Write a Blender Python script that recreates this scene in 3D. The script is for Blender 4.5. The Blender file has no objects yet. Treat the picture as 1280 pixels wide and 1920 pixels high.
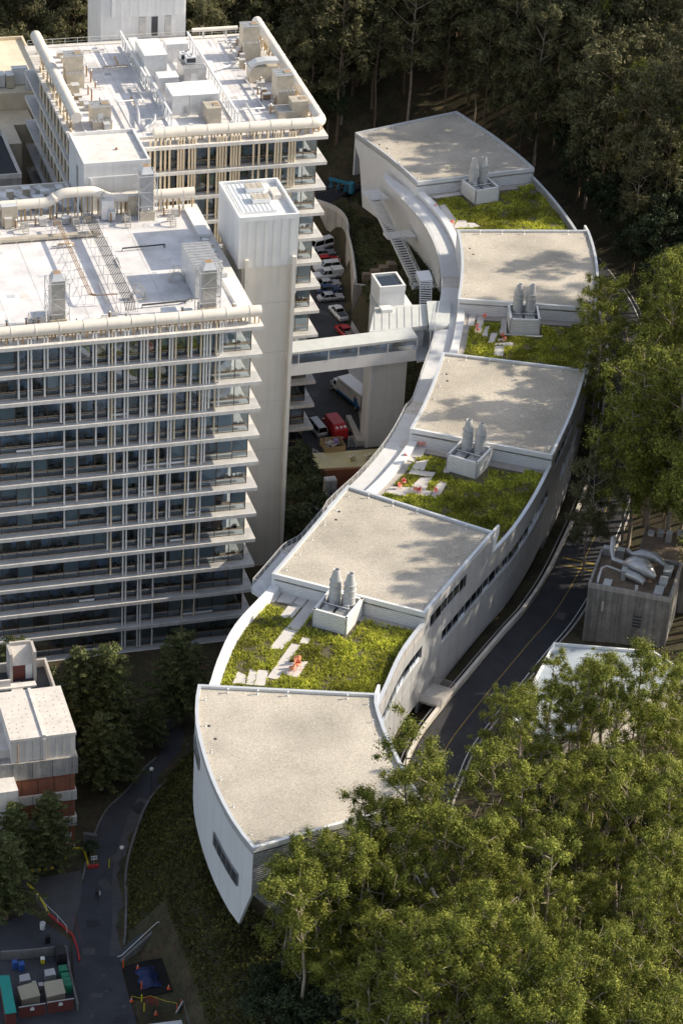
import bpy, bmesh, math, random
from mathutils import Vector, Matrix, noise
S = bpy.context.scene
COL = S.collection
rnd = random.Random(7)
R_ = math.radians

# ---------------------------------------------------------------- camera, sky, sun, exposure
cam = bpy.data.cameras.new('camera')
cam.sensor_fit = 'VERTICAL'; cam.sensor_height = 36.0; cam.sensor_width = 24.0
cam.lens = 36.0 * 5148.39 / 1920.0
cam.clip_start = 5.0; cam.clip_end = 4000.0
camo = bpy.data.objects.new('camera', cam); COL.objects.link(camo)
_p, _r, _y = R_(31.36052), R_(3.38052), R_(17.76716)
_w = Vector((math.sin(_y)*math.cos(_p), math.cos(_y)*math.cos(_p), -math.sin(_p)))
_rt = Vector((math.cos(_y), -math.sin(_y), 0)); _up = _rt.cross(_w)
_r2 = _rt*math.cos(_r) + _up*math.sin(_r); _u2 = -_rt*math.sin(_r) + _up*math.cos(_r)
_m = Matrix((_r2, _u2, -_w)).transposed().to_4x4(); _m.translation = Vector((-88.4986, -314.9173, 221.2156))
camo.matrix_world = _m
S.camera = camo
SUN_EL, SUN_AZ = R_(30.5), R_(-2.0)        # azimuth from +X, negative towards the camera side
sd = Vector((math.cos(SUN_EL)*math.cos(SUN_AZ), math.cos(SUN_EL)*math.sin(SUN_AZ), math.sin(SUN_EL)))
W = bpy.data.worlds.new('World'); S.world = W; W.use_nodes = True
_nt = W.node_tree; _bg = _nt.nodes['Background']
_sky = _nt.nodes.new('ShaderNodeTexSky'); _sky.sky_type = 'NISHITA'; _sky.sun_disc = False
_sky.sun_elevation = SUN_EL; _sky.sun_rotation = math.pi/2 - SUN_AZ
_sky.air_density = 1.0; _sky.dust_density = 1.5; _sky.ozone_density = 1.0
_hs = _nt.nodes.new('ShaderNodeHueSaturation'); _hs.inputs['Saturation'].default_value = 0.55
_nt.links.new(_sky.outputs[0], _hs.inputs['Color']); _nt.links.new(_hs.outputs[0], _bg.inputs[0]); _bg.inputs[1].default_value = 0.15
_sl = bpy.data.lights.new('sun', 'SUN'); _sl.energy = 4.6; _sl.angle = R_(0.55); _sl.color = (1.0, 0.875, 0.68)
sun = bpy.data.objects.new('sun', _sl); COL.objects.link(sun)
sun.rotation_euler = sd.to_track_quat('Z', 'Y').to_euler(); sun.location = (60, -30, 160)
S.view_settings.view_transform = 'Standard'; S.view_settings.look = 'None'
S.view_settings.gamma = 1.0; S.view_settings.use_curve_mapping = False
S.view_settings.exposure = 0.42
S.render.engine = 'CYCLES'
S.cycles.max_bounces = 5; S.cycles.diffuse_bounces = 3; S.cycles.glossy_bounces = 3
S.cycles.transmission_bounces = 3; S.cycles.transparent_max_bounces = 8; S.cycles.use_denoising = True
S.cycles.use_adaptive_sampling = True; S.cycles.adaptive_threshold = .025; S.cycles.caustics_reflective = False; S.cycles.caustics_refractive = False

# ---------------------------------------------------------------- mesh helper
class MB:
    def __init__(s): s.v = []; s.f = []; s.sm = []
    def add(s, vs, fs, smooth=False):
        b = len(s.v); s.v += [tuple(v) for v in vs]
        for f in fs: s.f.append(tuple(i+b for i in f)); s.sm.append(smooth)
        return s
    def box(s, x0, x1, y0, y1, z0, z1):
        vs = [(x, y, z) for z in (z0, z1) for x, y in ((x0, y0), (x1, y0), (x1, y1), (x0, y1))]
        return s.add(vs, [(3,2,1,0), (4,5,6,7), (0,1,5,4), (1,2,6,5), (2,3,7,6), (3,0,4,7)])
    def prism(s, poly, z0, z1):                      # poly counter-clockwise (any order is fixed)
        n = len(poly); a = sum(poly[i][0]*poly[(i+1)%n][1]-poly[(i+1)%n][0]*poly[i][1] for i in range(n))
        if a < 0: poly = poly[::-1]
        z0s = z0 if isinstance(z0, (list, tuple)) else [z0]*n
        z1s = z1 if isinstance(z1, (list, tuple)) else [z1]*n
        if a < 0: z0s = z0s[::-1]; z1s = z1s[::-1]
        vs = [(p[0], p[1], z0s[i]) for i, p in enumerate(poly)] + [(p[0], p[1], z1s[i]) for i, p in enumerate(poly)]
        fs = [tuple(range(n))[::-1], tuple(range(n, 2*n))] + [(i, (i+1)%n, n+(i+1)%n, n+i) for i in range(n)]
        return s.add(vs, fs)
    def bar(s, a, b, w, h=None, up=(0, 0, 1)):       # rectangular bar between two points
        a = Vector(a); b = Vector(b); h = h or w; d = (b-a)
        if d.length < 1e-6: return s
        d.normalize(); u = Vector(up)
        if abs(d.dot(u)) > .98: u = Vector((1, 0, 0))
        x = d.cross(u).normalized()*(w/2); y = x.cross(d).normalized()*(h/2)
        vs = [p+q for p in (a, b) for q in (-x-y, x-y, x+y, -x+y)]
        return s.add(vs, [(3,2,1,0), (4,5,6,7), (0,1,5,4), (1,2,6,5), (2,3,7,6), (3,0,4,7)])
    def tube(s, pts, r, n=8, caps=True, smooth=True):
        pts = [Vector(p) for p in pts]; rs = r if isinstance(r, (list, tuple)) else [r]*len(pts)
        vs = []; m = len(pts); px = None
        for i, p in enumerate(pts):
            d = (pts[min(i+1, m-1)]-pts[max(i-1, 0)]).normalized()
            if px is None:
                u = Vector((0, 0, 1)) if abs(d.z) < .9 else Vector((1, 0, 0)); px = d.cross(u).normalized()
            x = (px - d*px.dot(d)); x = x.normalized() if x.length > 1e-6 else d.orthogonal().normalized()
            px = x; y = d.cross(x)
            for k in range(n):
                t = 2*math.pi*k/n; vs.append(p + (x*math.cos(t)+y*math.sin(t))*rs[i])
        fs = [(i*n+k, i*n+(k+1)%n, (i+1)*n+(k+1)%n, (i+1)*n+k) for i in range(m-1) for k in range(n)]
        s.add(vs, fs, smooth)
        if caps: s.add([vs[k] for k in range(n)], [tuple(range(n))[::-1]]); s.add([vs[(m-1)*n+k] for k in range(n)], [tuple(range(n))])
        return s
    def lathe(s, c, prof, n=16, caps=True):          # prof = [(r, z)...]
        cx, cy, cz = c; vs = []; m = len(prof)
        for r, z in prof:
            for k in range(n): t = 2*math.pi*k/n; vs.append((cx+r*math.cos(t), cy+r*math.sin(t), cz+z))
        s.add(vs, [(i*n+k, i*n+(k+1)%n, (i+1)*n+(k+1)%n, (i+1)*n+k) for i in range(m-1) for k in range(n)], True)
        if caps: s.add(vs[:n], [tuple(range(n))[::-1]]); s.add(vs[-n:], [tuple(range(n))])
        return s
    def strip(s, pts, z0, z1, th=0.3, side=1):       # vertical wall along a polyline with a thickness
        n = len(pts); off = offs(pts, th*side)
        z0 = z0 if isinstance(z0, (list, tuple)) else [z0]*n; z1 = z1 if isinstance(z1, (list, tuple)) else [z1]*n
        vs = []
        for i in range(n):
            vs += [(pts[i][0], pts[i][1], z0[i]), (pts[i][0], pts[i][1], z1[i]), (off[i][0], off[i][1], z1[i]), (off[i][0], off[i][1], z0[i])]
        fs = []
        for i in range(n-1):
            a = i*4; b = a+4
            fs += [(a, b, b+1, a+1), (a+1, b+1, b+2, a+2), (a+2, b+2, b+3, a+3), (a+3, b+3, b, a)]
        fs += [(0, 1, 2, 3), ((n-1)*4+3, (n-1)*4+2, (n-1)*4+1, (n-1)*4)]
        return s.add(vs, fs)
    def sheet(s, A, B, zA, zB=None):                 # ribbon between two polylines
        n = len(A); zB = zA if zB is None else zB
        za = zA if isinstance(zA, (list, tuple)) else [zA]*n; zb = zB if isinstance(zB, (list, tuple)) else [zB]*n
        vs = [(A[i][0], A[i][1], za[i]) for i in range(n)] + [(B[i][0], B[i][1], zb[i]) for i in range(n)]
        return s.add(vs, [(i, i+1, n+i+1, n+i) for i in range(n-1)])
    def slabr(s, A, B, z0, z1):                      # thick ribbon between two polylines
        n = len(A)
        z0 = z0 if isinstance(z0, (list, tuple)) else [z0]*n; z1 = z1 if isinstance(z1, (list, tuple)) else [z1]*n
        vs = []
        for i in range(n): vs += [(A[i][0], A[i][1], z0[i]), (A[i][0], A[i][1], z1[i]), (B[i][0], B[i][1], z1[i]), (B[i][0], B[i][1], z0[i])]
        fs = []
        for i in range(n-1):
            a = i*4; b = a+4
            fs += [(a, b, b+1, a+1), (a+1, b+1, b+2, a+2), (a+2, b+2, b+3, a+3), (a+3, b+3, b, a)]
        fs += [(0, 1, 2, 3), ((n-1)*4+3, (n-1)*4+2, (n-1)*4+1, (n-1)*4)]
        return s.add(vs, fs)
    def mesh(s, name, org=(0, 0, 0), fix=True):
        me = bpy.data.meshes.new(name); ox, oy, oz = org
        me.from_pydata([(x-ox, y-oy, z-oz) for x, y, z in s.v], [], s.f)
        if any(s.sm): me.polygons.foreach_set('use_smooth', s.sm)
        if fix and len(s.f) < 4000:
            bm = bmesh.new(); bm.from_mesh(me); bmesh.ops.recalc_face_normals(bm, faces=bm.faces); bm.to_mesh(me); bm.free()
        me.update(); return me

def offs(pts, d):                                    # polyline shifted sideways (positive = left of travel)
    out = []; n = len(pts)
    for i in range(n):
        a = Vector(pts[max(i-1, 0)][:2]); b = Vector(pts[min(i+1, n-1)][:2]); t = (b-a).normalized()
        out.append((pts[i][0]-t.y*d, pts[i][1]+t.x*d))
    return out

def props(o, label=None, cat=None, group=None, kind=None):
    if label: o['label'] = label
    if cat: o['category'] = cat
    if group: o['group'] = group
    if kind: o['kind'] = kind
    return o
def wloc(o):
    v = Vector((0, 0, 0))
    while o: v += o.location; o = o.parent
    return v
def T_(name, label, cat, loc=(0, 0, 0), group=None, rz=0):
    o = bpy.data.objects.new(name, None); COL.objects.link(o); o.location = loc; o.rotation_euler.z = rz
    o.empty_display_size = .5
    return props(o, label, cat, group)
def ob(name, mb, mat, parent=None, **k):             # mesh in world coordinates, parent rotation ignored when it has none
    org = wloc(parent) if parent else (0, 0, 0)
    me = mb.mesh(name, org) if isinstance(mb, MB) else mb
    if mat and not me.materials: me.materials.append(M[mat])
    o = bpy.data.objects.new(name, me); COL.objects.link(o)
    if parent: o.parent = parent
    return props(o, **k)
def copy_tree(o, parent=None):
    c = o.copy(); COL.objects.link(c); c.parent = parent
    for ch in list(o.children): copy_tree(ch, c)
    return c
def cr(pts, n=6):                                    # Catmull-Rom through plan points
    out = []
    P = [Vector(p) for p in pts]; P = [P[0]*2-P[1]] + P + [P[-1]*2-P[-2]]
    for i in range(1, len(P)-2):
        a, b, c, d = P[i-1:i+3]
        for k in range(n):
            t = k/n; q = .5*((2*b)+(c-a)*t+(2*a-5*b+4*c-d)*t*t+(-a+3*b-3*c+d)*t**3); out.append(tuple(q))
    out.append(tuple(P[-2])); return out
def lerp(a, b, t): return a+(b-a)*t
def sstep(a, b, x):
    t = max(0., min(1., (x-a)/(b-a))); return t*t*(3-2*t)

# ---------------------------------------------------------------- materials
M = {}
def mat(name, col, rough=.65, metal=0., var=.12, vs=.6, fine=0., fs=12., bump=0., bs=25., rib=None, streak=0., spec=.5, col2=None, speck=0., trans=0., isl=0.):
    m = bpy.data.materials.new(name); m.use_nodes = True; nt = m.node_tree; N = nt.nodes; L = nt.links
    b = N['Principled BSDF']; b.inputs['Roughness'].default_value = rough; b.inputs['Metallic'].default_value = metal
    b.inputs['Specular IOR Level'].default_value = spec
    geo = N.new('ShaderNodeNewGeometry'); cur = None
    def tex(sc, det=4., vec=None):
        t = N.new('ShaderNodeTexNoise'); t.inputs['Scale'].default_value = sc; t.inputs['Detail'].default_value = det
        L.new(vec or geo.outputs['Position'], t.inputs['Vector']); return t.outputs['Fac']
    def mapr(x, a, c, lo=.3, hi=.7):
        n = N.new('ShaderNodeMapRange'); L.new(x, n.inputs[0])
        n.inputs[1].default_value = lo; n.inputs[2].default_value = hi; n.inputs[3].default_value = a; n.inputs[4].default_value = c; return n.outputs[0]
    def mul(x, y):
        n = N.new('ShaderNodeMath'); n.operation = 'MULTIPLY'; L.new(x, n.inputs[0]); L.new(y, n.inputs[1]); return n.outputs[0]
    f = mapr(tex(vs, 5.), 1-var, 1+var)
    if fine: f = mul(f, mapr(tex(fs, 3.), 1-fine, 1+fine))
    if streak:
        mp = N.new('ShaderNodeMapping'); mp.inputs['Scale'].default_value = (1., 1., .06); L.new(geo.outputs['Position'], mp.inputs[0])
        f = mul(f, mapr(tex(1.6, 6., mp.outputs[0]), 1-streak, 1+streak*.3))
    if isl:
        ri = geo.outputs['Random Per Island']; f = mul(f, mapr(ri, 1-isl, 1+isl, 0., 1.))
    base = N.new('ShaderNodeRGB'); base.outputs[0].default_value = (*col, 1); c = base.outputs[0]
    if col2:
        mx = N.new('ShaderNodeMixRGB'); mx.inputs[2].default_value = (*col2, 1); L.new(c, mx.inputs[1])
        src = geo.outputs['Random Per Island'] if isl else mapr(tex(vs*1.7+.11, 5.), 0., 1., .42, .62)
        L.new(src, mx.inputs[0]); c = mx.outputs[0]
    if speck:
        v = N.new('ShaderNodeTexVoronoi'); v.inputs['Scale'].default_value = fs; L.new(geo.outputs['Position'], v.inputs['Vector'])
        sp = N.new('ShaderNodeSeparateColor'); L.new(v.outputs['Color'], sp.inputs[0])
        f = mul(f, mapr(sp.outputs[0], 1-speck, 1+speck, 0., 1.))
    vm = N.new('ShaderNodeVectorMath'); vm.operation = 'SCALE'; L.new(c, vm.inputs[0]); L.new(f, vm.inputs['Scale'])
    out = vm.outputs[0]
    if rib:                                          # (axis, period, depth of shade) corrugation relief
        sx = N.new('ShaderNodeSeparateXYZ'); L.new(geo.outputs['Position'], sx.inputs[0])
        mm = N.new('ShaderNodeMath'); mm.operation = 'MULTIPLY'; mm.inputs[1].default_value = 2*math.pi/rib[1]
        L.new(sx.outputs['XYZ'.index(rib[0])], mm.inputs[0])
        sn = N.new('ShaderNodeMath'); sn.operation = 'SINE'; L.new(mm.outputs[0], sn.inputs[0])
        bp = N.new('ShaderNodeBump'); bp.inputs['Strength'].default_value = rib[2]; bp.inputs['Distance'].default_value = rib[1]*.3
        L.new(sn.outputs[0], bp.inputs['Height']); L.new(bp.outputs[0], b.inputs['Normal'])
    elif bump:
        bp = N.new('ShaderNodeBump'); bp.inputs['Strength'].default_value = bump; bp.inputs['Distance'].default_value = .05
        L.new(tex(bs, 6.), bp.inputs['Height']); L.new(bp.outputs[0], b.inputs['Normal'])
    L.new(out, b.inputs['Base Color'])
    if trans:
        tr = N.new('ShaderNodeBsdfTranslucent'); L.new(out, tr.inputs[0]); mx = N.new('ShaderNodeMixShader'); mx.inputs[0].default_value = trans
        L.new(b.outputs[0], mx.inputs[1]); L.new(tr.outputs[0], mx.inputs[2]); L.new(mx.outputs[0], N['Material Output'].inputs[0])
    M[name] = m; return m

mat('white_panel', (.78, .79, .81), .45, var=.035, vs=.25, streak=.05)
mat('white_metal', (.78, .79, .80), .35, var=.05)
mat('white_siding', (.72, .73, .75), .42, var=.04, rib=('Z', .30, .35), streak=.05)
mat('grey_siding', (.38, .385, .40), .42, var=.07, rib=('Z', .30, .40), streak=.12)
mat('coping', (.66, .69, .73), .35, .3, var=.05)
mat('gravel', (.475, .435, .375), .95, var=.21, vs=.13, fine=.16, fs=11., speck=.24, bump=.6, bs=14.)
mat('paver', (.60, .57, .55), .8, var=.06, fine=.05)
mat('deck', (.40, .37, .35), .85, var=.1, fine=.1)
mat('soil', (.10, .09, .05), 1., var=.3, vs=1.)
mat('walk', (.62, .63, .65), .6, var=.05, vs=.8, fine=.04)
mat('concrete', (.48, .45, .42), .85, var=.12, vs=.4, fine=.08, fs=5., streak=.16)
mat('old_concrete', (.36, .34, .32), .9, var=.2, vs=.5, fine=.12, fs=4., streak=.35)
mat('pale_concrete', (.66, .62, .58), .85, var=.08, vs=.5, fine=.06, fs=5., streak=.10)
mat('slab_white', (.73, .70, .67), .7, var=.09, vs=.5, fine=.04, streak=.16)
mat('slab_top', (.50, .50, .50), .8, var=.14, vs=.5, fine=.07, fs=3.)
mat('shaft_cream', (.74, .70, .64), .75, var=.05, vs=.3, streak=.07)
mat('shaft_white', (.74, .74, .74), .6, var=.05, vs=.4, streak=.12)
mat('membrane', (.70, .685, .70), .6, var=.20, vs=.30, fine=.05, fs=2., streak=0.)
mat('pipe_cream', (.80, .74, .66), .45, var=.06, vs=.5, streak=.05)
mat('riser_white', (.76, .75, .73), .5, var=.05)
mat('riser_cream', (.70, .59, .43), .55, var=.08)
mat('galv', (.52, .52, .52), .35, .55, var=.14, vs=1.2, fine=.05)
mat('stack_grey', (.50, .51, .52), .6, .15, var=.06)
mat('roof_panel', (.56, .585, .585), .55, var=.06, vs=.6)
mat('dark_concrete', (.17, .165, .16), .9, var=.2, vs=.5, fine=.1, fs=4., streak=.25)
mat('gold_rust', (.50, .36, .20), .6, .1, var=.25, vs=1.5)
mat('cream_roof', (.74, .65, .50), .8, var=.12, vs=.4)
mat('roof_blue', (.36, .41, .46), .6, var=.15, vs=.4)
mat('pit_shade', (.014, .013, .012), 1., var=.4, vs=.8, fine=.3, fs=3.)  # near-black colour standing in for the shade down in the excavation
mat('stained_shaded_concrete', (.23, .22, .205), .9, var=.28, vs=.5, fine=.12, fs=4., streak=.45)  # streaky stains, with the base also darkened for shade on the plant walls
mat('galv_light', (.70, .71, .72), .4, .35, var=.08, vs=1.)
mat('tan_metal', (.58, .52, .42), .5, .3, var=.14, vs=1.)
mat('rust', (.36, .24, .15), .8, .2, var=.25, vs=2.)
mat('dark_metal', (.07, .075, .085), .5, .4, var=.2)
mat('steel', (.45, .45, .46), .4, .5, var=.1)
mat('mullion', (.10, .075, .06), .5, var=.1)
mat('rail_brown', (.42, .30, .20), .5, var=.15)
mat('blind', (.50, .57, .60), .8, var=.06, isl=.25)
mat('interior', (.46, .58, .76), .9, var=.5, vs=.45, col2=(.40, .36, .32))
mat('clutter', (.42, .40, .38), .8, var=.3, vs=2., isl=.7, col2=(.20, .14, .10))
mat('asphalt', (.034, .035, .042), .85, var=.22, vs=.35, fine=.15, fs=3., bump=.3, bs=20.)
mat('pathway', (.052, .054, .064), .85, var=.22, vs=.3, fine=.1, fs=2.5)
mat('path_pale', (.085, .083, .085), .9, var=.16, vs=.4, fine=.1, fs=3.)
mat('yellow_paint', (.30, .215, .05), .7, var=.2, vs=1.5)
mat('white_paint', (.75, .75, .74), .7, var=.12, vs=1.5)
mat('red_paint', (.45, .03, .03), .6, var=.15, vs=1.5)
mat('bright_yellow', (.70, .56, .02), .55, var=.12)
mat('orange', (.85, .14, .04), .5, var=.08)
mat('coral', (.86, .27, .22), .5, var=.06)
mat('salmon', (.80, .33, .20), .55, var=.06)
mat('brick_red', (.28, .11, .065), .9, var=.12, fine=.15, fs=7., streak=.1)
mat('terrain', (.055, .052, .025), 1., var=.35, vs=.3, fine=.3, fs=2., col2=(.07, .05, .03))
mat('dirt', (.20, .15, .11), 1., var=.25, vs=.6, fine=.2, fs=3.)
mat('bark_pale', (.36, .30, .24), .9, var=.25, vs=1.2, streak=.2)
mat('bark', (.16, .115, .08), .95, var=.25, vs=2.)
mat('leaf_euc', (.075, .102, .015), .6, var=.48, vs=.36, isl=.28, col2=(.31, .325, .065), trans=.24, spec=.15)
mat('leaf_olive', (.100, .108, .046), .55, var=.25, vs=.16, isl=.35, col2=(.165, .150, .075), trans=.25, spec=.2)
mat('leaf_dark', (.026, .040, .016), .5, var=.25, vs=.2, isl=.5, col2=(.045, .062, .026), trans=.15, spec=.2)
mat('leaf_conifer', (.080, .108, .040), .55, var=.25, vs=.25, isl=.5, col2=(.13, .14, .045), trans=.25, spec=.25)
mat('grass', (.235, .29, .038), .75, var=.52, vs=.24, isl=.30, fine=.25, fs=1.6, col2=(.58, .57, .11), trans=.45, spec=.1)
mat('cover', (.055, .085, .026), .7, var=.35, vs=.25, isl=.5, col2=(.10, .10, .035), trans=.25, spec=.2)
mat('cover_brown', (.078, .086, .020), .8, var=.35, vs=.25, isl=.5, col2=(.10, .10, .026), trans=.2, spec=.2)
for n_, c_ in (('car_white', (.72, .73, .74)), ('car_silver', (.45, .47, .50)), ('car_grey', (.26, .27, .30)), ('car_red', (.45, .02, .025)), ('car_blue', (.04, .07, .15)), ('truck_white', (.75, .74, .72)), ('truck_blue', (.02, .14, .38)), ('teal', (.01, .28, .24)), ('green_bin', (.02, .20, .11)), ('blue_bin', (.03, .09, .32)), ('black_plastic', (.015, .015, .018)), ('tan_lid', (.40, .36, .27)), ('maroon', (.13, .035, .03)), ('tarp', (.012, .025, .10)), ('skin', (.45, .28, .20)), ('cloth_dark', (.02, .022, .03)), ('cloth_white', (.65, .65, .66)), ('cloth_red', (.45, .05, .04)), ('hair', (.02, .015, .01)), ('blue_machine', (.04, .22, .34)), ('wood', (.38, .26, .13)), ('purple', (.30, .18, .50)), ('cardboard', (.42, .30, .16)), ('pallet_yellow', (.62, .56, .33)), ('sign_white', (.7, .7, .7)), ('tyre', (.02, .02, .022)), ('lamp_glass', (.75, .74, .68))):
    mat(n_, c_, .35 if 'car_' in n_ else .6, var=.06)
def glass(name, tint, fac, rough=.03):
    m = bpy.data.materials.new(name); m.use_nodes = True; nt = m.node_tree; N = nt.nodes; L = nt.links
    N.remove(N['Principled BSDF']); o = N['Material Output']
    t = N.new('ShaderNodeBsdfTransparent'); t.inputs[0].default_value = (*tint, 1)
    g = N.new('ShaderNodeBsdfGlossy'); g.inputs['Roughness'].default_value = rough; g.inputs[0].default_value = (.9, .95, 1, 1)
    fr = N.new('ShaderNodeFresnel'); fr.inputs[0].default_value = 1.5
    a = N.new('ShaderNodeMath'); a.operation = 'ADD'; a.inputs[1].default_value = fac; L.new(fr.outputs[0], a.inputs[0])
    mx = N.new('ShaderNodeMixShader'); L.new(a.outputs[0], mx.inputs[0]); L.new(t.outputs[0], mx.inputs[1]); L.new(g.outputs[0], mx.inputs[2]); L.new(mx.outputs[0], o.inputs[0])
    M[name] = m
glass('glass', (.88, .92, .95), .05)
glass('glass_dark', (.10, .12, .14), .04)
glass('glass_clear', (.80, .86, .86), .06)
D = {'R5L':[[-21.65,-81.3],[-22.63,-76.64],[-23.16,-69.93],[-22.98,-62.59],[-22.16,-55.67],[-20.25,-49.05]],'R5R':[[-0.38,-76.92],[-0.65,-72.18],[-0.65,-65.75],[-0.43,-60.84],[0.59,-55.4]],'pav':{4:[[[-5.73,-25.96],[-3.98,-23.74],[-3.04,-24.64],[-4.7,-26.98]],[[-4.37,-26.94],[-2.7,-24.59],[-1.21,-26.07],[-2.52,-27.55]],[[-2.25,-27.49],[-1.02,-26.11],[-0.03,-27.01],[-1.38,-28.59]],[[-3.13,-28.12],[-1.45,-28.63],[-3.61,-31.35],[-4.82,-30.34]],[[0.09,-27.27],[1.14,-28.19],[-3.34,-34.12],[-4.71,-33.05]],[[-4.84,-33.06],[-3.4,-34.22],[-6.46,-37.7],[-8.05,-37.26]],[[-4.97,-36.62],[-3.9,-37.13],[-8.79,-44.08],[-9.92,-43.33]],[[-10.63,-41.4],[-9.42,-41.98],[-10.68,-45.02],[-11.92,-44.66]],[[-11.53,-41.0],[-10.91,-41.88],[-11.97,-44.65],[-12.95,-44.23]],[[-13.22,-41.29],[-12.39,-42.32],[-12.97,-44.12],[-14.5,-43.69]],[[-6.58,-40.74],[-3.93,-40.92],[-6.21,-44.2],[-8.22,-42.55]],[[-3.2,-35.49],[-2.29,-36.13],[-3.03,-37.2],[-3.94,-36.79]]],3:[[[25.49,13.48],[26.96,12.24],[25.78,10.59],[24.43,11.87]],[[27.02,12.1],[28.28,10.77],[26.58,8.02],[25.19,8.69]],[[24.51,10.75],[25.33,9.6],[25.25,7.09],[23.31,8.66]],[[25.38,7.06],[27.57,7.43],[25.81,4.48],[24.11,5.2]],[[24.07,5.08],[27.48,3.67],[26.56,2.5],[23.39,4.12]],[[24.78,2.72],[26.49,2.38],[24.45,-0.7],[22.7,0.67]],[[19.84,1.11],[22.56,0.44],[21.18,-1.84],[18.4,-0.52]],[[22.69,0.42],[25.23,-1.24],[24.39,-2.6],[21.63,-1.03]],[[27.02,1.37],[28.05,0.52],[25.29,-3.41],[24.56,-2.51]],[[28.43,3.83],[29.91,6.04],[29.29,3.27],[28.51,3.42]],[[28.32,10.9],[31.06,8.75],[30.83,8.26],[28.03,10.42]]],2:[[[47.36,53.95],[48.85,53.55],[47.98,51.84],[46.65,52.25]],[[48.99,53.26],[49.89,52.94],[48.37,49.05],[47.33,49.4]],[[49.95,51.96],[50.94,51.68],[48.85,46.59],[47.74,46.95]],[[50.0,48.43],[50.83,48.59],[49.24,45.25],[48.38,45.41]],[[50.29,46.32],[51.37,46.12],[49.82,43.11],[48.69,43.17]],[[49.84,42.95],[52.74,42.72],[52.16,41.28],[49.45,42.25]],[[49.45,42.03],[50.87,41.52],[49.5,38.39],[48.17,38.94]],[[53.48,50.5],[54.49,50.96],[52.47,45.28],[51.57,46.24]],[[51.47,45.94],[58.05,43.87],[57.81,43.41],[51.26,45.57]],[[50.84,44.33],[51.94,43.97],[51.54,43.01],[50.24,43.25]],[[50.43,53.16],[54.83,51.48],[54.52,51.02],[50.17,52.4]]],1:[[[55.08,100.07],[57.49,100.23],[57.83,96.56],[56.58,95.27]],[[57.91,96.54],[59.02,97.11],[59.09,90.35],[57.37,87.88]],[[59.16,90.33],[60.66,90.07],[60.16,87.03],[57.53,87.6]],[[60.53,89.17],[61.81,88.76],[62.27,87.39],[60.31,87.0]],[[57.86,100.36],[62.95,101.4],[63.23,100.2],[58.11,99.55]]]},'chair':{1:[[56.77,95.63],[57.76,88.97]],2:[[49.62,53.57],[50.64,50.96],[48.44,48.17],[48.29,46.93],[51.53,44.6],[51.36,43.22]],3:[[27.33,11.23],[27.82,11.13],[24.35,8.25],[21.81,1.28],[20.94,0.3],[22.9,-0.93],[23.25,-1.36],[25.62,-1.91]],4:[[-5.42,-40.95],[-5.7,-42.3],[-6.6,-42.86]]},'enc':{4:[[-1.39,-33.13],[2.31,-36.17],[5.83,-31.94],[2.13,-29.51]],3:[[29.17,3.55],[32.73,0.26],[35.71,5.05],[32.44,8.66]],2:[[52.5,45.69],[57.24,44.45],[59.32,49.29],[54.93,50.66]],1:[[63.85,96.01],[68.88,96.93],[68.08,101.58],[63.48,101.46]]},'bbox':{'big':[-0.03,3.51,73.91,80.55,54.6,59.2],'b3':[5.11,8.61,81.26,83.53,54.6,57.8],'b4':[0.89,3.91,67.68,70.08,54.6,58.0],'b5':[1.24,3.81,60.16,65.03,54.6,58.2],'b5b':[3.97,8.5,60.51,65.7,54.6,58.0],'b6':[5.64,9.05,71.2,75.97,54.6,57.8],'b7':[5.8,8.01,56.93,59.52,54.6,57.2],'b2':[0.11,1.39,81.05,86.28,54.6,57.2],'u1':[17.42,20.15,81.01,83.34,54.6,60.0],'u2':[17.84,20.48,61.84,64.62,54.6,59.6],'u3':[19.1,21.62,57.08,59.28,54.6,57.3],'u4':[17.01,19.23,56.94,59.78,54.6,55.8],'l1':[-12.24,-9.57,74.34,76.74,54.6,59.6],'l2':[-11.49,-8.58,58.22,60.63,54.6,58.0]},'fbox':{'pent':[-7.42,-3.67,8.87,17.08,50.6,55.0],'stB':[-7.69,-5.8,3.47,5.34,50.6,57.6],'stA':[-28.04,-26.21,3.8,5.71,50.6,57.6],'stC':[-9.25,-7.47,34.23,36.41,50.6,57.8],'ledge':[-2.44,-0.72,27.35,36.4,50.6,51.1]},'ris':[(-33.1,2),(-31.8,3),(-31.37,6),(-29.62,2),(-29.19,1),(-27.45,3),(-27.02,7),(-25.27,6),(-24.85,3),(-23.1,2),(-22.69,4),(-20.97,8),(-20.53,9),(-20.09,5),(-18.79,12),(-18.35,12),(-16.61,12),(-16.21,12),(-15.75,9),(-14.46,12),(-14.02,7),(-12.72,9),(-12.33,7),(-11.89,4),(-10.17,12),(-9.73,7),(-8.43,11),(-7.98,9),(-7.59,5),(-7.16,3),(-6.32,4),(-5.81,3),(-5.47,1)],'risb':[-4.26,-3.52,-2.62,-1.96,-1.3,0.02,0.43,0.84,1.68,2.17,2.58,4.66,5.99,6.42,6.83,7.29,8.11,8.53,8.94,9.41,11.54,12.39,13.66,14.91,15.34,15.81,17.08,17.52,17.94]}
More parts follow.
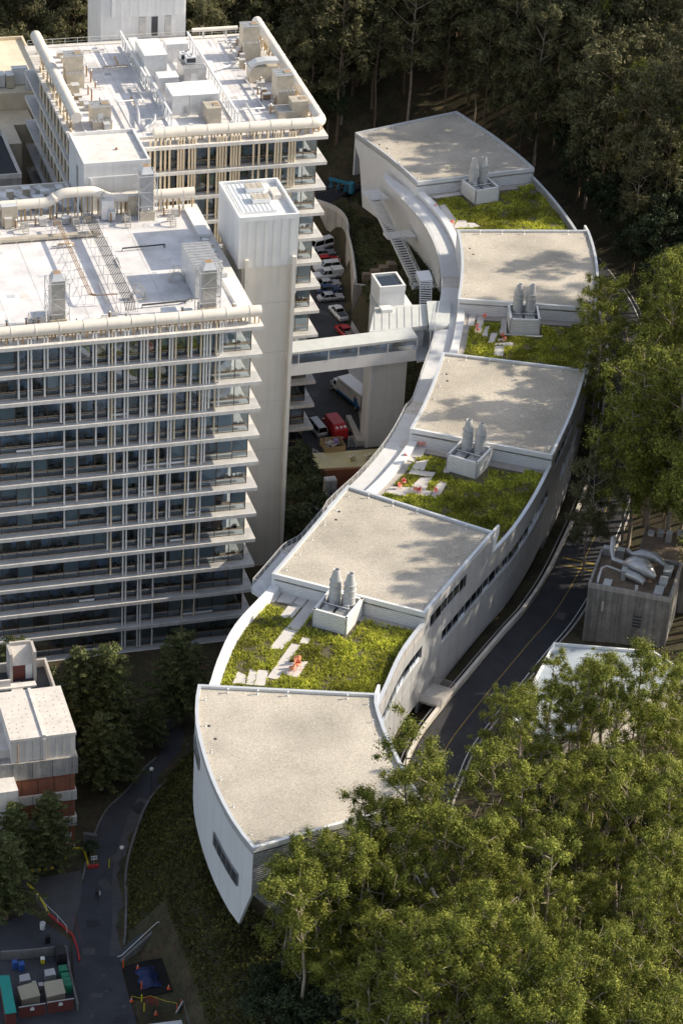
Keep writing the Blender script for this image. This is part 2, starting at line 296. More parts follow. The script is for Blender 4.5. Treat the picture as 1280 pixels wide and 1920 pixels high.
# ---------------------------------------------------------------- plan of the curved building
import numpy as np
RZ = {1: 21.3, 2: 23.1, 3: 24.9, 4: 26.7, 5: 28.5}     # parapet tops of the five roofs
TZ = {1: 18.6, 2: 20.4, 3: 22.2, 4: 24.0}              # grass terraces
LEFT = cr(D['R5L'] + [(-17.7, -44.5), (-15.3, -39.2), (-11.2, -32.0), (-4.3, -24.0), (3.6, -14.3), (11.7, -4.3), (19.2, 3.6), (26.0, 12.3), (32.4, 22.9), (37.9, 33.8), (42.8, 43.6), (47.0, 53.8), (51.6, 66.0), (54.8, 78.2), (56.0, 90.0), (55.2, 101.3), (53.3, 112.6), (50.4, 123.7)], 10)
RIGHT = cr(D['R5R'] + [(4.4, -48.6), (8.1, -42.6), (12.6, -37.0), (20.6, -27.9), (27.8, -19.9), (32.8, -14.5), (38.4, -7.2), (43.8, 0.9), (51.2, 12.6), (57.7, 24.5), (63.2, 35.9), (67.9, 46.6), (73.2, 60.0), (76.8, 74.1), (78.0, 88.4), (77.6, 103.4), (75.4, 117.0), (71.8, 130.1)], 10)
BND = [((-21.65, -81.3), (-.38, -76.92)), ((-20.25, -49.05), (.59, -55.4)), ((-4.3, -24.), (12.6, -37.)), ((11.7, -4.3), (27.8, -19.9)), ((26., 12.3), (43.8, .9)),
       ((37.9, 33.8), (57.7, 24.5)), ((47., 53.8), (67.9, 46.6)), ((54.8, 78.2), (76.8, 74.1)), ((55.2, 101.3), (77.6, 103.4)), ((50.4, 123.7), (71.8, 130.1))]
def near(c, p): return min(range(len(c)), key=lambda i: (c[i][0]-p[0])**2+(c[i][1]-p[1])**2)
LI = [near(LEFT, b[0]) for b in BND]; RI = [near(RIGHT, b[1]) for b in BND]
def resamp(c, n):
    d = [0.]
    for i in range(1, len(c)): d.append(d[-1]+math.hypot(c[i][0]-c[i-1][0], c[i][1]-c[i-1][1]))
    out = []; j = 0
    for k in range(n):
        t = d[-1]*k/(n-1)
        while j < len(d)-2 and d[j+1] < t: j += 1
        u = (t-d[j])/max(d[j+1]-d[j], 1e-9); out.append((lerp(c[j][0], c[j+1][0], u), lerp(c[j][1], c[j+1][1], u)))
    return out
def segL(a, b, n=13): return resamp(LEFT[LI[a]:LI[b]+1], n)
def segR(a, b, n=13): return resamp(RIGHT[RI[a]:RI[b]+1], n)
CEN = []
for i in range(9):
    a, b = segL(i, i+1, 9), segR(i, i+1, 9)
    CEN += [((p[0]+q[0])/2, (p[1]+q[1])/2) for p, q in zip(a, b)][:(9 if i == 8 else 8)]
nC = len(CEN)
_d0 = Vector(CEN[0])-Vector(CEN[2]); _d0.normalize(); _d1 = Vector(CEN[-1])-Vector(CEN[-3]); _d1.normalize()
CX = [tuple(Vector(CEN[0])+_d0*8*k) for k in range(20, 0, -1)] + CEN + [tuple(Vector(CEN[-1])+_d1*8*k) for k in range(1, 26)]
CXA = np.array(CX); CST = (np.arange(len(CX))-20.)/(nC-1)
_tg = np.gradient(CXA, axis=0); _sp = np.linalg.norm(_tg, axis=1); _tg /= _sp[:, None]
RW_FOOT = [(43.6, 96.), (45.5, 107.8), (46.6, 113.5), (47.9, 118.), (47.6, 122.4), (45.9, 125.6), (42., 129.)]
def heights(X, Y):
    X = np.asarray(X, float); Y = np.asarray(Y, float); sh = X.shape; P = np.stack([X.ravel(), Y.ravel()], 1)
    d = np.empty(len(P)); s = np.empty(len(P))
    for k in range(0, len(P), 20000):
        q = P[k:k+20000]; dd = ((q[:, None, :]-CXA[None])**2).sum(2); i = dd.argmin(1)
        v = q-CXA[i]; t = _tg[i]; d[k:k+20000] = v[:, 0]*t[:, 1]-v[:, 1]*t[:, 0]; s[k:k+20000] = CST[i]+np.clip((v*t).sum(1)/_sp[i], -.6, .6)/(nC-1)
        dist = np.sqrt(dd.min(1)); lat = np.abs(d[k:k+20000]); sg = np.sign(d[k:k+20000]); d[k:k+20000] = sg*np.maximum(lat, np.where(lat < 6, lat, dist))
    ss = np.clip(s, -1.2, 1.6); zr = 25.4-7.0*np.clip(ss, 0, 1) - 11.6
    zr = np.where(ss < 0, zr+ss*18., zr)
    zl = np.maximum(zr-5.5, 1.0)
    x_, y_ = P[:, 0], P[:, 1]
    def ss3(a, b, x): t = np.clip((x-a)/(b-a), 0, 1); return t*t*(3-2*t)
    h = np.where(d > 10.5, zr, np.where(d > -11, zl+(zr-zl)*np.clip((d+11)/21.5, 0, 1), zl*np.clip((d+19.5)/8.5, 0, 1)))
    h = np.where((d > 8) & (d < 13.2), zr-1.6, h)
    slope = .06+.46*ss3(-60, 60, y_)
    h = h+np.where(d > 22.5, (d-22.5)*slope, 0)
    h = np.where(d > 110, np.minimum(h, zr+85*slope+(d-110)*.05), h)
    h = h+np.where(y_ > 133, (y_-133)*.36, 0)*ss3(-40, 30, d+60)
    h = np.where((y_ > 15) & (y_ < 43.5) & (x_ > 12) & (x_ < 33) & (d < -13), -3.6, h)
    # planted bank held by the curved retaining wall
    wallx = np.interp(y_, [60, 90, 96, 107.8, 113.5, 118., 122.4, 125.6, 129], [41, 42.2, 43.6, 45.5, 46.6, 47.9, 47.6, 45.9, 42.])
    bank = (y_ > 82) & (y_ < 129) & (d < 2)
    h = np.where(bank, np.where(x_ > wallx+.6, np.maximum(h, 5.6+np.clip((x_-wallx)*.35, 0, 3)), 0.), h)
    road_back = (y_ > 125.6) & (y_ < 146) & (d < -6) & (x_ < 60)
    h = np.where(road_back, np.clip((y_-125.6)*.9, 0, 1)*4.6+np.clip((x_-40)*.08, 0, 1.5)*0, h)
    pit = (x_ > -33.) & (x_ < -26.6) & (y_ < -64.6) & (y_ > -71.6)
    h = np.where(pit, -.05, np.where((x_ > -33.4) & (x_ < -26.6) & (y_ <= -71.6), -.02, h))
    h = np.where((d < -19.5) & (h > 0) & (y_ < 82), 0, h)
    h = np.where((d > 12.6) & (d < 22.) & (s > -.06) & (s < 1.1), h-.55, h)
    und = .35*np.sin(x_*.31+1.)*np.cos(y_*.27)*((d > 27) | (s < -.02))
    return (h+und-.06).reshape(sh)
def H(x, y): return float(heights(np.array([x]), np.array([y]))[0])
gx = np.arange(-220., 341., 2.4); gy = np.arange(-250., 441., 2.4); GX, GY = np.meshgrid(gx, gy)
GZ = heights(GX, GY); nx, ny = len(gx), len(gy)
me = bpy.data.meshes.new('ground')
idx = (np.arange(ny-1)[:, None]*nx+np.arange(nx-1)[None]).ravel()
me.from_pydata(np.stack([GX.ravel(), GY.ravel(), GZ.ravel()], 1).tolist(), [], np.stack([idx, idx+1, idx+nx+1, idx+nx], 1).tolist())
me.polygons.foreach_set('use_smooth', [True]*len(me.polygons)); me.materials.append(M['terrain'])
ground = bpy.data.objects.new('ground', me); COL.objects.link(ground); ground['kind'] = 'structure'

# the hill road along the building, its kerbs and markings
RC = resamp(RIGHT[8:], 120); RC = [tuple(Vector(RC[0])+(Vector(RC[0])-Vector(RC[3])).normalized()*k) for k in (30, 20, 10)] + RC + [tuple(Vector(RC[-1])+(Vector(RC[-1])-Vector(RC[-4])).normalized()*k) for k in (10, 25, 40)]
def rz_(pt): return H(*pt)
_mid = offs(RC, -6.5); RZR = [float(z) for z in heights(np.array([p[0] for p in _mid]), np.array([p[1] for p in _mid]))]
RZR = [sum(RZR[max(0, i-6):i+7])/len(RZR[max(0, i-6):i+7]) for i in range(len(RZR))]
def radd(dz): return [z+dz for z in RZR]
mb = MB(); mb.slabr(offs(RC, -3.2), offs(RC, -10.2), radd(-.4), radd(.12)); ob('road', mb, 'asphalt', kind='structure')
def ribbon(name, d0, d1, m, dz, a=0, b=None):
    mb = MB(); A = offs(RC, -d0); B = offs(RC, -d1); mb.sheet(A[a:b], B[a:b], radd(dz)[a:b]); return ob(name, mb, m, kind='structure')
ribbon('road_centre_line', 6.65, 6.78, 'yellow_paint', .128); ribbon('road_edge_line', 9.6, 9.72, 'white_paint', .128)
def rq(i, d): q = offs(RC, -d)[i]; return (q[0], q[1], RZR[i]+.132)
for i0 in (near(RC, (41.5, -3.)), near(RC, (-.6, -60.))):
    for k in (0, 1.9):
        a = Vector(rq(i0, 3.6)); b = Vector(rq(i0, 9.9)); t = (Vector(rq(i0+1, 6))-Vector(rq(i0, 6))).normalized()
        mb = MB(); vs = [a+t*k, b+t*k, b+t*(k+.5), a+t*(k+.5)]; mb.add(vs, [(0, 1, 2, 3)]); ob('road_cross_line', mb, 'yellow_paint', kind='structure')
mb = MB(); mb.slabr(offs(RC, -10.2), offs(RC, -10.45), radd(-.3), radd(.25)); ob('road_kerb', mb, 'concrete', kind='structure')
g = T_('guard_wall', 'long low concrete guard wall between the hill road and the curved building', 'wall', (RC[40][0]+3, RC[40][1]-3, RZR[40]))
mb = MB(); mb.strip(offs(RC, -2.7), radd(-2.), radd(.95), .28, -1); ob('wall_body', mb, 'concrete', g)
mb = MB(); mb.slabr(offs(RC, -2.62), offs(RC, -3.06), radd(.955), radd(1.05)); ob('wall_cap', mb, 'pale_concrete', g)
mb = MB()
_q = offs(RC, -2.0)
for i in range(len(_q)-1): mb.bar((_q[i][0], _q[i][1], RZR[i]+.55), (_q[i+1][0], _q[i+1][1], RZR[i+1]+.55), .12)
ob('pipe_rail', mb, 'steel', g)

# flat paving at the tower foot, back road and lower path
def poly(name, pts, z0, z1, m, **k): mb = MB(); mb.prism(pts, z0, z1); return ob(name, mb, m, **k)
poly('loading_road', [(10., 44.5), (31.2, 44.5), (33.5, 60.), (36.5, 78.), (41.5, 96.), (44.6, 107.), (45.8, 113.), (47.2, 118.), (46.8, 122.), (45., 125.2), (20., 125.), (22., 60.), (10., 60.)], -.5, .02, 'asphalt', kind='structure')
poly('side_pavement', [(31.4, 50.), (33.6, 50.), (41.0, 78.), (45.2, 96.), (43.2, 96.), (38.7, 84.), (36.6, 78.), (33.6, 60.)], -.4, .16, 'concrete', kind='structure')
poly('back_road', [(22., 128.5), (46., 128.), (53., 134.), (66., 140.), (66., 145.), (20., 142.)], 3.9, 4.66, 'asphalt', kind='structure')
_pl = cr([(-40.4, -100.), (-39.9, -76.), (-39.0, -66.), (-37.9, -60.), (-36.0, -54.), (-34.2, -48.5), (-31.6, -41.5), (-28.6, -35.6), (-24.8, -31.6), (-21.6, -27.5), (-19.2, -25.), (-18.0, -21.5), (-18.6, -17.)], 6)
_pr = cr([(-33.8, -100.), (-33.4, -76.), (-33.1, -66.), (-31.6, -60.), (-30.2, -54.), (-28.9, -48.), (-26.4, -41.5), (-23.2, -35.), (-19.3, -30.2), (-16.4, -26.6), (-15.2, -24.), (-14.6, -21.), (-15.6, -17.)], 6)
mb = MB(); mb.slabr(_pl, _pr, -.5, .05); ob('path', mb, 'pathway', kind='structure')
poly('path_apron', [(-42., -47.), (-34.2, -46.5), (-34.6, -50.), (-36.4, -55.), (-37.7, -58.5), (-40.0, -54.)], -.4, .035, 'path_pale', kind='structure')
mb = MB(); mb.slabr(offs(_pr, .0)[14:44], offs(_pr, 1.5)[14:44], -.3, .058); ob('path_shoulder', mb, 'path_pale', kind='structure')
poly('yard_floor', [(-52., -80.), (-40.1, -80.), (-39.3, -66.), (-38.1, -59.5), (-42., -53.), (-47., -55.)], -.4, .03, 'pathway', kind='structure')
g = T_('kerb_wall', 'low curved concrete kerb wall along the planted side of the lower path', 'wall', (-29, -50, 0))
mb = MB(); mb.strip(offs(_pr, -.05)[16:62], -.4, .55, .3, -1); ob('wall_body', mb, 'dark_concrete', g)
g = T_('path_kerb', 'curved stone kerb round the tree bed beside the lower path', 'kerb', (-24, -33, 0))
mb = MB(); mb.strip(offs(_pl, .05)[30:60], -.3, .22, .28, 1); ob('kerb_stone', mb, 'dark_concrete', g)
# ---------------------------------------------------------------- the curved building
CB = T_('curved_building', 'long white serpentine building with five gravel roofs and four grass terraces', 'building', (22., -10., 12.))
def capwall(name, pts, z0, z1, th, side, m, parent=CB, cap=None, ct=None):
    mb = MB(); mb.strip(pts, z0, z1, th, side); o = ob(name, mb, m, parent)
    return o
SEG = {5: (0, 1), 4: (2, 3), 3: (4, 5), 2: (6, 7), 1: (8, 9)}
TSEG = {4: (1, 2), 3: (3, 4), 2: (5, 6), 1: (7, 8)}
def line(a, b, n=2): return [(lerp(a[0], b[0], k/(n-1)), lerp(a[1], b[1], k/(n-1))) for k in range(n)]
def window_strip(pts, z0, z1, depth, side, parent, nm=8):
    """dark recessed window band: glass panes, frame, mullions"""
    back = offs(pts, depth*side)
    fr = MB(); fr.strip(back, z0, z1, .1, side); f = ob('window_recess', fr, 'dark_metal', parent)
    gl = offs(pts, depth*.55*side); n = len(pts)
    mull = MB(); g = MB()
    for i in range(n-1):
        q = MB(); a, b = gl[i], gl[i+1]
        q.add([(a[0], a[1], z0), (b[0], b[1], z0), (b[0], b[1], z1), (a[0], a[1], z1)], [(0, 1, 2, 3)])
        ob('pane', q, 'glass_dark', f)
        mull.bar((a[0], a[1], z0), (a[0], a[1], z1), .08)
    ob('mullion', mull, 'steel', f)
    return f
for k, (a, b) in SEG.items():
    L, Rr = segL(a, b), segR(a, b); z = RZ[k]; tz = TZ.get(k, z-13.); tb = TZ.get(k-1, z-12.6)
    # roof deck, parapet, coping
    mb = MB(); mb.slabr(L, Rr, z-1.0, z-.38); ob('roof_deck', mb, 'gravel', CB)
    fr, bk = line(L[0], Rr[0], 7), line(L[-1], Rr[-1], 7)
    Lo = offs(L, .05); Ro = offs(Rr, -.05)
    for nm, pts, side in (('parapet', Lo, -1), ('parapet', Ro, 1)):
        mb = MB(); mb.strip(pts, z-.7, z, .42, side); ob(nm, mb, 'coping', CB)
    for e, sgn in ((fr, 1), (bk, -1)):
        e2 = offs(e, .05*(-sgn)); mb = MB(); mb.strip([e2[0]]+e2[1:], z-.7, z-.004, .40, sgn); ob('parapet', mb, 'coping' if sgn < 0 else 'white_metal', CB)
    for u, v in ((.75, .07), (.72, .09)):
        i = int(u*12); x, y = lerp(L[i][0], Rr[i][0], v), lerp(L[i][1], Rr[i][1], v)
        mb = MB(); mb.lathe((x, y, z-.379), [(.22, 0), (.22, .03), (.1, .03), (.08, .1), (.02, .12)], 10); ob('roof_drain', mb, 'dark_metal', CB)
    # edge anchors on the roof
    for pts, dd in ((offs(L, -1.1), 0), (offs(Rr, 1.1), 0)):
        for i in range(1, 12, 2):
            mb = MB(); x, y = pts[i]; mb.lathe((x, y, z-.39), [(.13, 0), (.13, .05), (.05, .06), (.05, .32), (.10, .33), (.10, .42), (.03, .46)], 8); ob('roof_anchor', mb, 'galv_light', CB)
    for i in (1, 2, 3, 5):
        x, y = offs(bk, -.95)[i]
        mb = MB(); mb.lathe((x, y, z-.39), [(.16, 0), (.16, .06), (.07, .08), (.07, .5), (.14, .52), (.14, .66), (.03, .7)], 8); ob('roof_anchor', mb, 'galv_light', CB)
    # white curved wall towards the towers; ends of blocks 5 and 1 are cut back below
    zb = z-13.2; n = len(L)
    z0 = [zb]*n
    if k == 5: z0[0] = z-6.6; z0[1] = zb+.2
    if k == 1: z0[-1] = z-2.4; z0[-2] = z-4.6
    mb = MB(); mb.strip(L, z0, z-.7, .35, -1); lw = ob('side_wall', mb, 'white_panel', CB)
    # front (terrace side) and back walls
    if k < 5:
        mb = MB(); mb.strip(fr, tz-.3, z-.7, .3, 1); ob('terrace_wall', mb, 'white_siding', CB)
    else:
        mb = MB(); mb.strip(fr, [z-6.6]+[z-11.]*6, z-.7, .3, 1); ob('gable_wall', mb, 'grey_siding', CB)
    mb = MB(); mb.strip(bk, (tb if k > 1 else z-8)-.3, z-.7, .3, -1); ob('rear_wall', mb, 'white_siding', CB)
# windows in the white wall of the front block and in its gable
L5 = segL(0, 1, 41)
for i0, i1, zt in ((4, 14, 22.4), (25, 31, 26.4)):
    pts = offs(L5[i0:i1+1:2], .06)
    f = MB(); f.strip(pts, zt-1.75, zt, .05, 1); w = ob('window', f, 'dark_metal', CB)
    for a, b in zip(offs(pts, .03)[:-1], offs(pts, .03)[1:]):
        v = Vector((b[0]-a[0], b[1]-a[1])).normalized()*.07; q = MB()
        q.add([(a[0]+v.x, a[1]+v.y, zt-1.62), (b[0]-v.x, b[1]-v.y, zt-1.62), (b[0]-v.x, b[1]-v.y, zt-.12), (a[0]+v.x, a[1]+v.y, zt-.12)], [(0, 1, 2, 3)])
        for p_ in range(4): pass
        ob('pane', q, 'glass_dark', w)
    mu = MB(); o3 = offs(pts, .1)
    for a in o3: mu.bar((a[0], a[1], zt-1.75), (a[0], a[1], zt), .06)
    for zz in (zt-1.75, zt-.02): 
        for a, b in zip(o3[:-1], o3[1:]): mu.bar((a[0], a[1], zz), (b[0], b[1], zz), .07)
    ob('window_frame', mu, 'steel', w)
fr5 = line(L5[0], segR(0, 1)[0], 25)
for i0, i1 in ((1, 4), (8, 13)):
    pts = offs(fr5[i0:i1+1], -.06); f = MB(); f.strip(pts, 21.6, 23.4, .05, -1); w = ob('window', f, 'dark_metal', CB)
    for a, b in zip(offs(pts, -.07)[:-1], offs(pts, -.07)[1:]):
        q = MB(); q.add([(a[0], a[1], 21.7), (b[0], b[1], 21.7), (b[0], b[1], 23.3), (a[0], a[1], 23.3)], [(0, 1, 2, 3)]); ob('pane', q, 'glass_dark', w)
# road-side wall: panels in tiers with dark window bands between them
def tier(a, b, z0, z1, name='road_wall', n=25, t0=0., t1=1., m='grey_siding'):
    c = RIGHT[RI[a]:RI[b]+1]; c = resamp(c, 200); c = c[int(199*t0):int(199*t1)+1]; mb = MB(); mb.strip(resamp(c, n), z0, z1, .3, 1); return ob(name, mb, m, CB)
def rs_(a, b, t0, t1, n): c = resamp(RIGHT[RI[a]:RI[b]+1], 200); return resamp(c[int(199*t0):int(199*t1)+1], n)
for k in (4, 3, 2, 1):
    a, b = TSEG[k]; t = TZ[k]; zs = t-2.4
    tier(a, b, zs, t+.95)                                         # parapet panel of the terrace
    mb = MB(); mb.strip(offs(rs_(a, b, 0, 1, 25), -.06), t+.95, t+1.06, .5, 1); ob('coping_strip', mb, 'coping', CB)
    window_strip(rs_(a, b, 0, 1, 13), zs-1.95, zs, .35, 1, CB)
    tier(a, b, zs-9., zs-1.95)
    mb = MB(); mb.strip(offs(rs_(a, b, 0, 1, 25), -.03), zs-2.01, zs-1.89, .4, 1); ob('sill', mb, 'coping', CB)
    mb = MB(); mb.strip(offs(rs_(a, b, 0, 1, 25), -.012), zs-4.05, zs-3.99, .1, 1); ob('joint_strip', mb, 'coping', CB)
for k in (5, 4, 3, 2, 1):
    a, b = SEG[k]; z = RZ[k]; zt = TZ.get(k-1, TZ[1])-2.4         # band level inherited from the terrace behind
    zb = zt-9.
    if k == 5: tier(a, b, zb, z-.7); continue
    w0, w1 = (.10, .62)
    tier(a, b, z-1.9, z-.7)
    tier(a, b, z-3.9, z-1.9, t0=0., t1=w0); tier(a, b, z-3.9, z-1.9, t0=w1, t1=1.)
    window_strip(rs_(a, b, w0, w1, 7), z-3.9, z-1.9, .3, 1, CB)
    tier(a, b, zt, z-3.9)
    tier(a, b, zt-1.95, zt, t0=0., t1=.30); window_strip(rs_(a, b, .30, 1., 9), zt-1.95, zt, .35, 1, CB)
    tier(a, b, zb, zt-1.95)
    mb = MB(); mb.strip(offs(rs_(a, b, .30, 1, 17), -.03), zt-2.01, zt-1.89, .4, 1); ob('sill', mb, 'coping', CB)
for k in (5, 4, 3, 2, 1):                                          # upright joints in the cladding
    for (a, b), zt_, zb_ in (((SEG[k]), RZ[k]-.72, TZ.get(k-1, TZ[1])-11.), ((TSEG[k] if k < 5 else None), (TZ[k]+.9 if k < 5 else 0), (TZ[k]-11. if k < 5 else 0))) if k < 5 else ((SEG[k], RZ[k]-.72, 12.),):
        c = offs(RIGHT[RI[a]:RI[b]+1], -.004); n = max(3, int(sum(math.hypot(c[i+1][0]-c[i][0], c[i+1][1]-c[i][1]) for i in range(len(c)-1))/2.6)); q = resamp(c, n)
        for i in range(1, n-1): mb = MB(); mb.box(q[i][0]-.016, q[i][0]+.016, q[i][1]-.016, q[i][1]+.016, zb_, zt_); ob('panel_joint', mb, 'steel', CB)
_w5 = offs(segL(0, 1, 41), .002)
for i in range(3, 40, 4): a = _w5[i]; mb = MB(); mb.box(a[0]-.014, a[0]+.014, a[1]-.014, a[1]+.014, 15.6, 27.7); ob('panel_joint', mb, 'white_siding', CB)
# wing walls: cut-back ends of the road-side parapets
for k in (5, 4, 3, 2):
    e = segR(*SEG[k])[-1]; t = Vector(RIGHT[min(RI[SEG[k][1]]+6, len(RIGHT)-1)])-Vector(e); t.normalize(); q = (e[0]+t.x*1.9, e[1]+t.y*1.9); z = RZ[k]
    n_ = (-t.y*.35, t.x*.35); vs = []
    for (p, zz) in ((e, z-4.3), (e, z), (q, z), (q, z-1.3)): vs.append((p[0], p[1], zz))
    for (p, zz) in ((e, z-4.3), (e, z), (q, z), (q, z-1.3)): vs.append((p[0]+n_[0], p[1]+n_[1], zz))
    mb = MB(); mb.add(vs, [(0, 1, 2, 3), (7, 6, 5, 4), (0, 4, 5, 1), (1, 5, 6, 2), (2, 6, 7, 3), (3, 7, 4, 0)]); ob('wing_wall', mb, 'white_panel', CB)
# terraces: deck, pavers, grass, parapets
def inq(p, q):
    s_ = 0
    for i in range(len(q)):
        a, b = q[i], q[(i+1) % len(q)]; c = (b[0]-a[0])*(p[1]-a[1])-(b[1]-a[1])*(p[0]-a[0])
        if c > 0: s_ += 1
        else: s_ -= 1
    return abs(s_) == len(q)
def blades(n, fn, wmin, wmax, hmin, hmax, lean=.5, seed=1):
    r = random.Random(seed); vs = []; fs = []; b = 0; k = 0; tries = 0
    while k < n and tries < n*12:
        tries += 1; g_ = fn(r)
        if g_ is None: continue
        x, y, z, sc = g_; h = r.uniform(hmin, hmax)*sc; w = r.uniform(wmin, wmax)*sc; t = r.uniform(0, 6.283); c, s_ = math.cos(t), math.sin(t)
        u = r.uniform(0, 6.283); l_ = r.uniform(0, lean)*h; lx, ly = math.cos(u)*l_, math.sin(u)*l_
        vs += [(x-c*w, y-s_*w, z), (x+c*w, y+s_*w, z), (x+lx*.6+c*w*.8, y+ly*.6+s_*w*.8, z+h*.6), (x+lx*1.2, y+ly*1.2, z+h), (x+lx*.6-c*w*.8, y+ly*.6-s_*w*.8, z+h*.6)]
        fs.append((b, b+1, b+2, b+3, b+4)); b += 5; k += 1
    me = bpy.data.meshes.new('grass'); me.from_pydata(vs, [], fs); return me
for k, (a, b) in TSEG.items():
    L, Rr = segL(a, b, 15), segR(a, b, 15); t = TZ[k]
    mb = MB(); mb.slabr(L, Rr, t-.6, t); ob('terrace_deck', mb, 'deck', CB)
    gi = 1.25 if k == 4 else 2.3
    Lg, Rg = offs(L, -gi), offs(Rr, .75)
    mb = MB(); mb.slabr(Lg[:-1], Rg[:-1], t+.002, t+.05); ob('planting_bed', mb, 'soil', CB)
    for q in D['pav'][k]:
        mb = MB(); mb.prism([tuple(p) for p in q], t-.02, t+.13+.006*rnd.random()); ob('paver', mb, 'paver', CB)
    enc = D['enc'][k]; ec = Vector((sum(p[0] for p in enc)/4, sum(p[1] for p in enc)/4))
    encb = [tuple(ec+(Vector(p)-ec)*1.32) for p in enc]
    pav = D['pav'][k]
    def fn(r, Lg=Lg, Rg=Rg, t=t, pav=pav, encb=encb, k=k):
        v = r.uniform(0.02, .955)*(len(Lg)-1); i = int(v); u = v-i; w = r.random()
        x = lerp(lerp(Lg[i][0], Lg[i+1][0], u), lerp(Rg[i][0], Rg[i+1][0], u), w); y = lerp(lerp(Lg[i][1], Lg[i+1][1], u), lerp(Rg[i][1], Rg[i+1][1], u), w)
        if inq((x, y), encb): return None
        for q in pav:
            if inq((x, y), q): return None
        if v > .93*(len(Lg)-1)-.6 and (k != 4 or w < .5) and w < .85: return None
        m_ = noise.noise((x*.45, y*.45, k*7.)); m2 = noise.noise((x*1.3, y*1.3, k*3.))
        if m_+.6*m2 < -.48: return None
        return (x, y, t+.04, max(.35, 1.+.75*m_+.35*m2))
    me = blades(21000, fn, .04, .085, .2, .44, 1.0, seed=k)
    me.transform(Matrix.Translation(-wloc(CB))); me.materials.append(M['grass'])
    o = bpy.data.objects.new('grass', me); COL.objects.link(o); o.parent = CB; o['kind'] = 'stuff'
    # low curved wall at the tower side
    if k == 4:
        mb = MB(); mb.strip(L, t-4.5, t+.95, 1.15, -1); ob('terrace_parapet', mb, 'white_panel', CB)
    else:
        mb = MB(); mb.strip(offs(L, -.1), t-.5, t+.75, 1.2, -1); ob('terrace_parapet', mb, 'white_panel', CB)
        mb = MB(); mb.strip(L, t-9., t-.5, .35, -1); ob('side_wall', mb, 'white_panel', CB)
    if k == 4:
        mb = MB(); mb.strip(L, 15.3, t-4.5, .35, -1); ob('side_wall', mb, 'white_panel', CB)
# walkway along the tower side with steps, deck and railing
wk = []                                                   # (inner, outer, z)
for s0, s1, z0, z1 in ((2, 3, 24., 22.2), (3, 4, 22.2, 22.2), (4, 5, 22.2, 20.4), (5, 6, 20.4, 20.4), (6, 7, 20.4, 18.6), (7, 8, 18.6, 18.6)):
    L = segL(s0, s1, 15); O = offs(L, 3.0 if s0 > 2 else 2.7)
    if z0 == z1:
        mb = MB(); mb.slabr(L, O, z0-.45, z0+.01); ob('walkway_deck', mb, 'walk', CB); zz = [z0]*15
    else:
        zz = []
        for i in range(15): zz.append(lerp(z0, z1, sstep(.35, .65, i/14)))
        mb = MB(); mb.slabr(L, O, [z-.45 for z in zz], [z+.01 for z in zz]); ob('walkway_deck', mb, 'walk', CB)
        q = resamp(L, 61); oq = resamp(O, 61)
        for i in range(22, 40, 2):
            zi = lerp(z0, z1, sstep(.35, .65, i/60)); mb = MB(); mb.slabr([q[i], q[i+1]], [oq[i], oq[i+1]], zi-.02, zi+.11); ob('step', mb, 'pale_concrete', CB)
    wk += [(O[i], zz[i]) for i in range(15 if s0 == 7 else 14)]
def railing(path, parent, name='railing', h=1.05, every=1, m='white_metal', mid=3, r=.045):
    mb = MB()
    for i in range(0, len(path), every):
        x, y, z = path[i]; mb.bar((x, y, z), (x, y, z+h), r*1.3)
    for j in range(mid+1):
        zz = h*(j+1)/(mid+1) if mid else h
        for p, q in zip(path[:-1], path[1:]): mb.bar((p[0], p[1], p[2]+zz), (q[0], q[1], q[2]+zz), r if j == mid else r*.55)
    return ob(name, mb, m, parent)
rp = [(o[0], o[1], z) for o, z in wk]
railing(rp[:58], CB); railing(rp[60:], CB)
e0 = segL(2, 3)[0]; o0 = offs(segL(2, 3), 2.7)[0]
railing([(o0[0], o0[1], 24.), ((o0[0]+e0[0])/2, (o0[1]+e0[1])/2, 24.), (e0[0]-.9, e0[1]-.6, 24.)], CB)
mb = MB(); mb.prism([e0, o0, (o0[0]-.4, o0[1]-.9), (e0[0]-1.2, e0[1]-1.6)], 23.4, 24.01); ob('walkway_deck', mb, 'walk', CB)
# outside stairs down the bank beside the farthest block
def stair(name, a, b, w, n, m='white_metal', parent=CB, rails=True):
    a = Vector(a); b = Vector(b); d = (b-a); dh = Vector((d.x, d.y, 0)); dl = dh.length; u = dh.normalized(); s_ = Vector((-u.y, u.x, 0))*(w/2)
    st = MB()
    for sg in (-1, 1): st.bar(a+s_*sg-Vector((0, 0, .15)), b+s_*sg-Vector((0, 0, .15)), .1, .4)
    o = ob(name, st, m, parent)
    for i in range(n):
        p = a+d*((i+.5)/n); q = MB(); hw = dl/n*.36
        q.add([p-u*hw-s_, p+u*hw-s_, p+u*hw+s_, p-u*hw+s_]+[v+Vector((0, 0, .06)) for v in (p-u*hw-s_, p+u*hw-s_, p+u*hw+s_, p-u*hw+s_)], [(3, 2, 1, 0), (4, 5, 6, 7), (0, 1, 5, 4), (1, 2, 6, 5), (2, 3, 7, 6), (3, 0, 4, 7)])
        ob('tread', q, 'galv_light', o)
    if rails:
        for sg in (-1, 1): railing([tuple(a+d*(i/6)+s_*sg) for i in range(7)], o, 'stair_rail', 1.0)
    return o
stair('stair_flight', (50.3, 109.6, 14.6), (51.0, 101.6, 11.9), 2.0, 15)
stair('stair_flight', (51.2, 99.4, 11.9), (51.8, 88.2, 8.7), 2.0, 18)
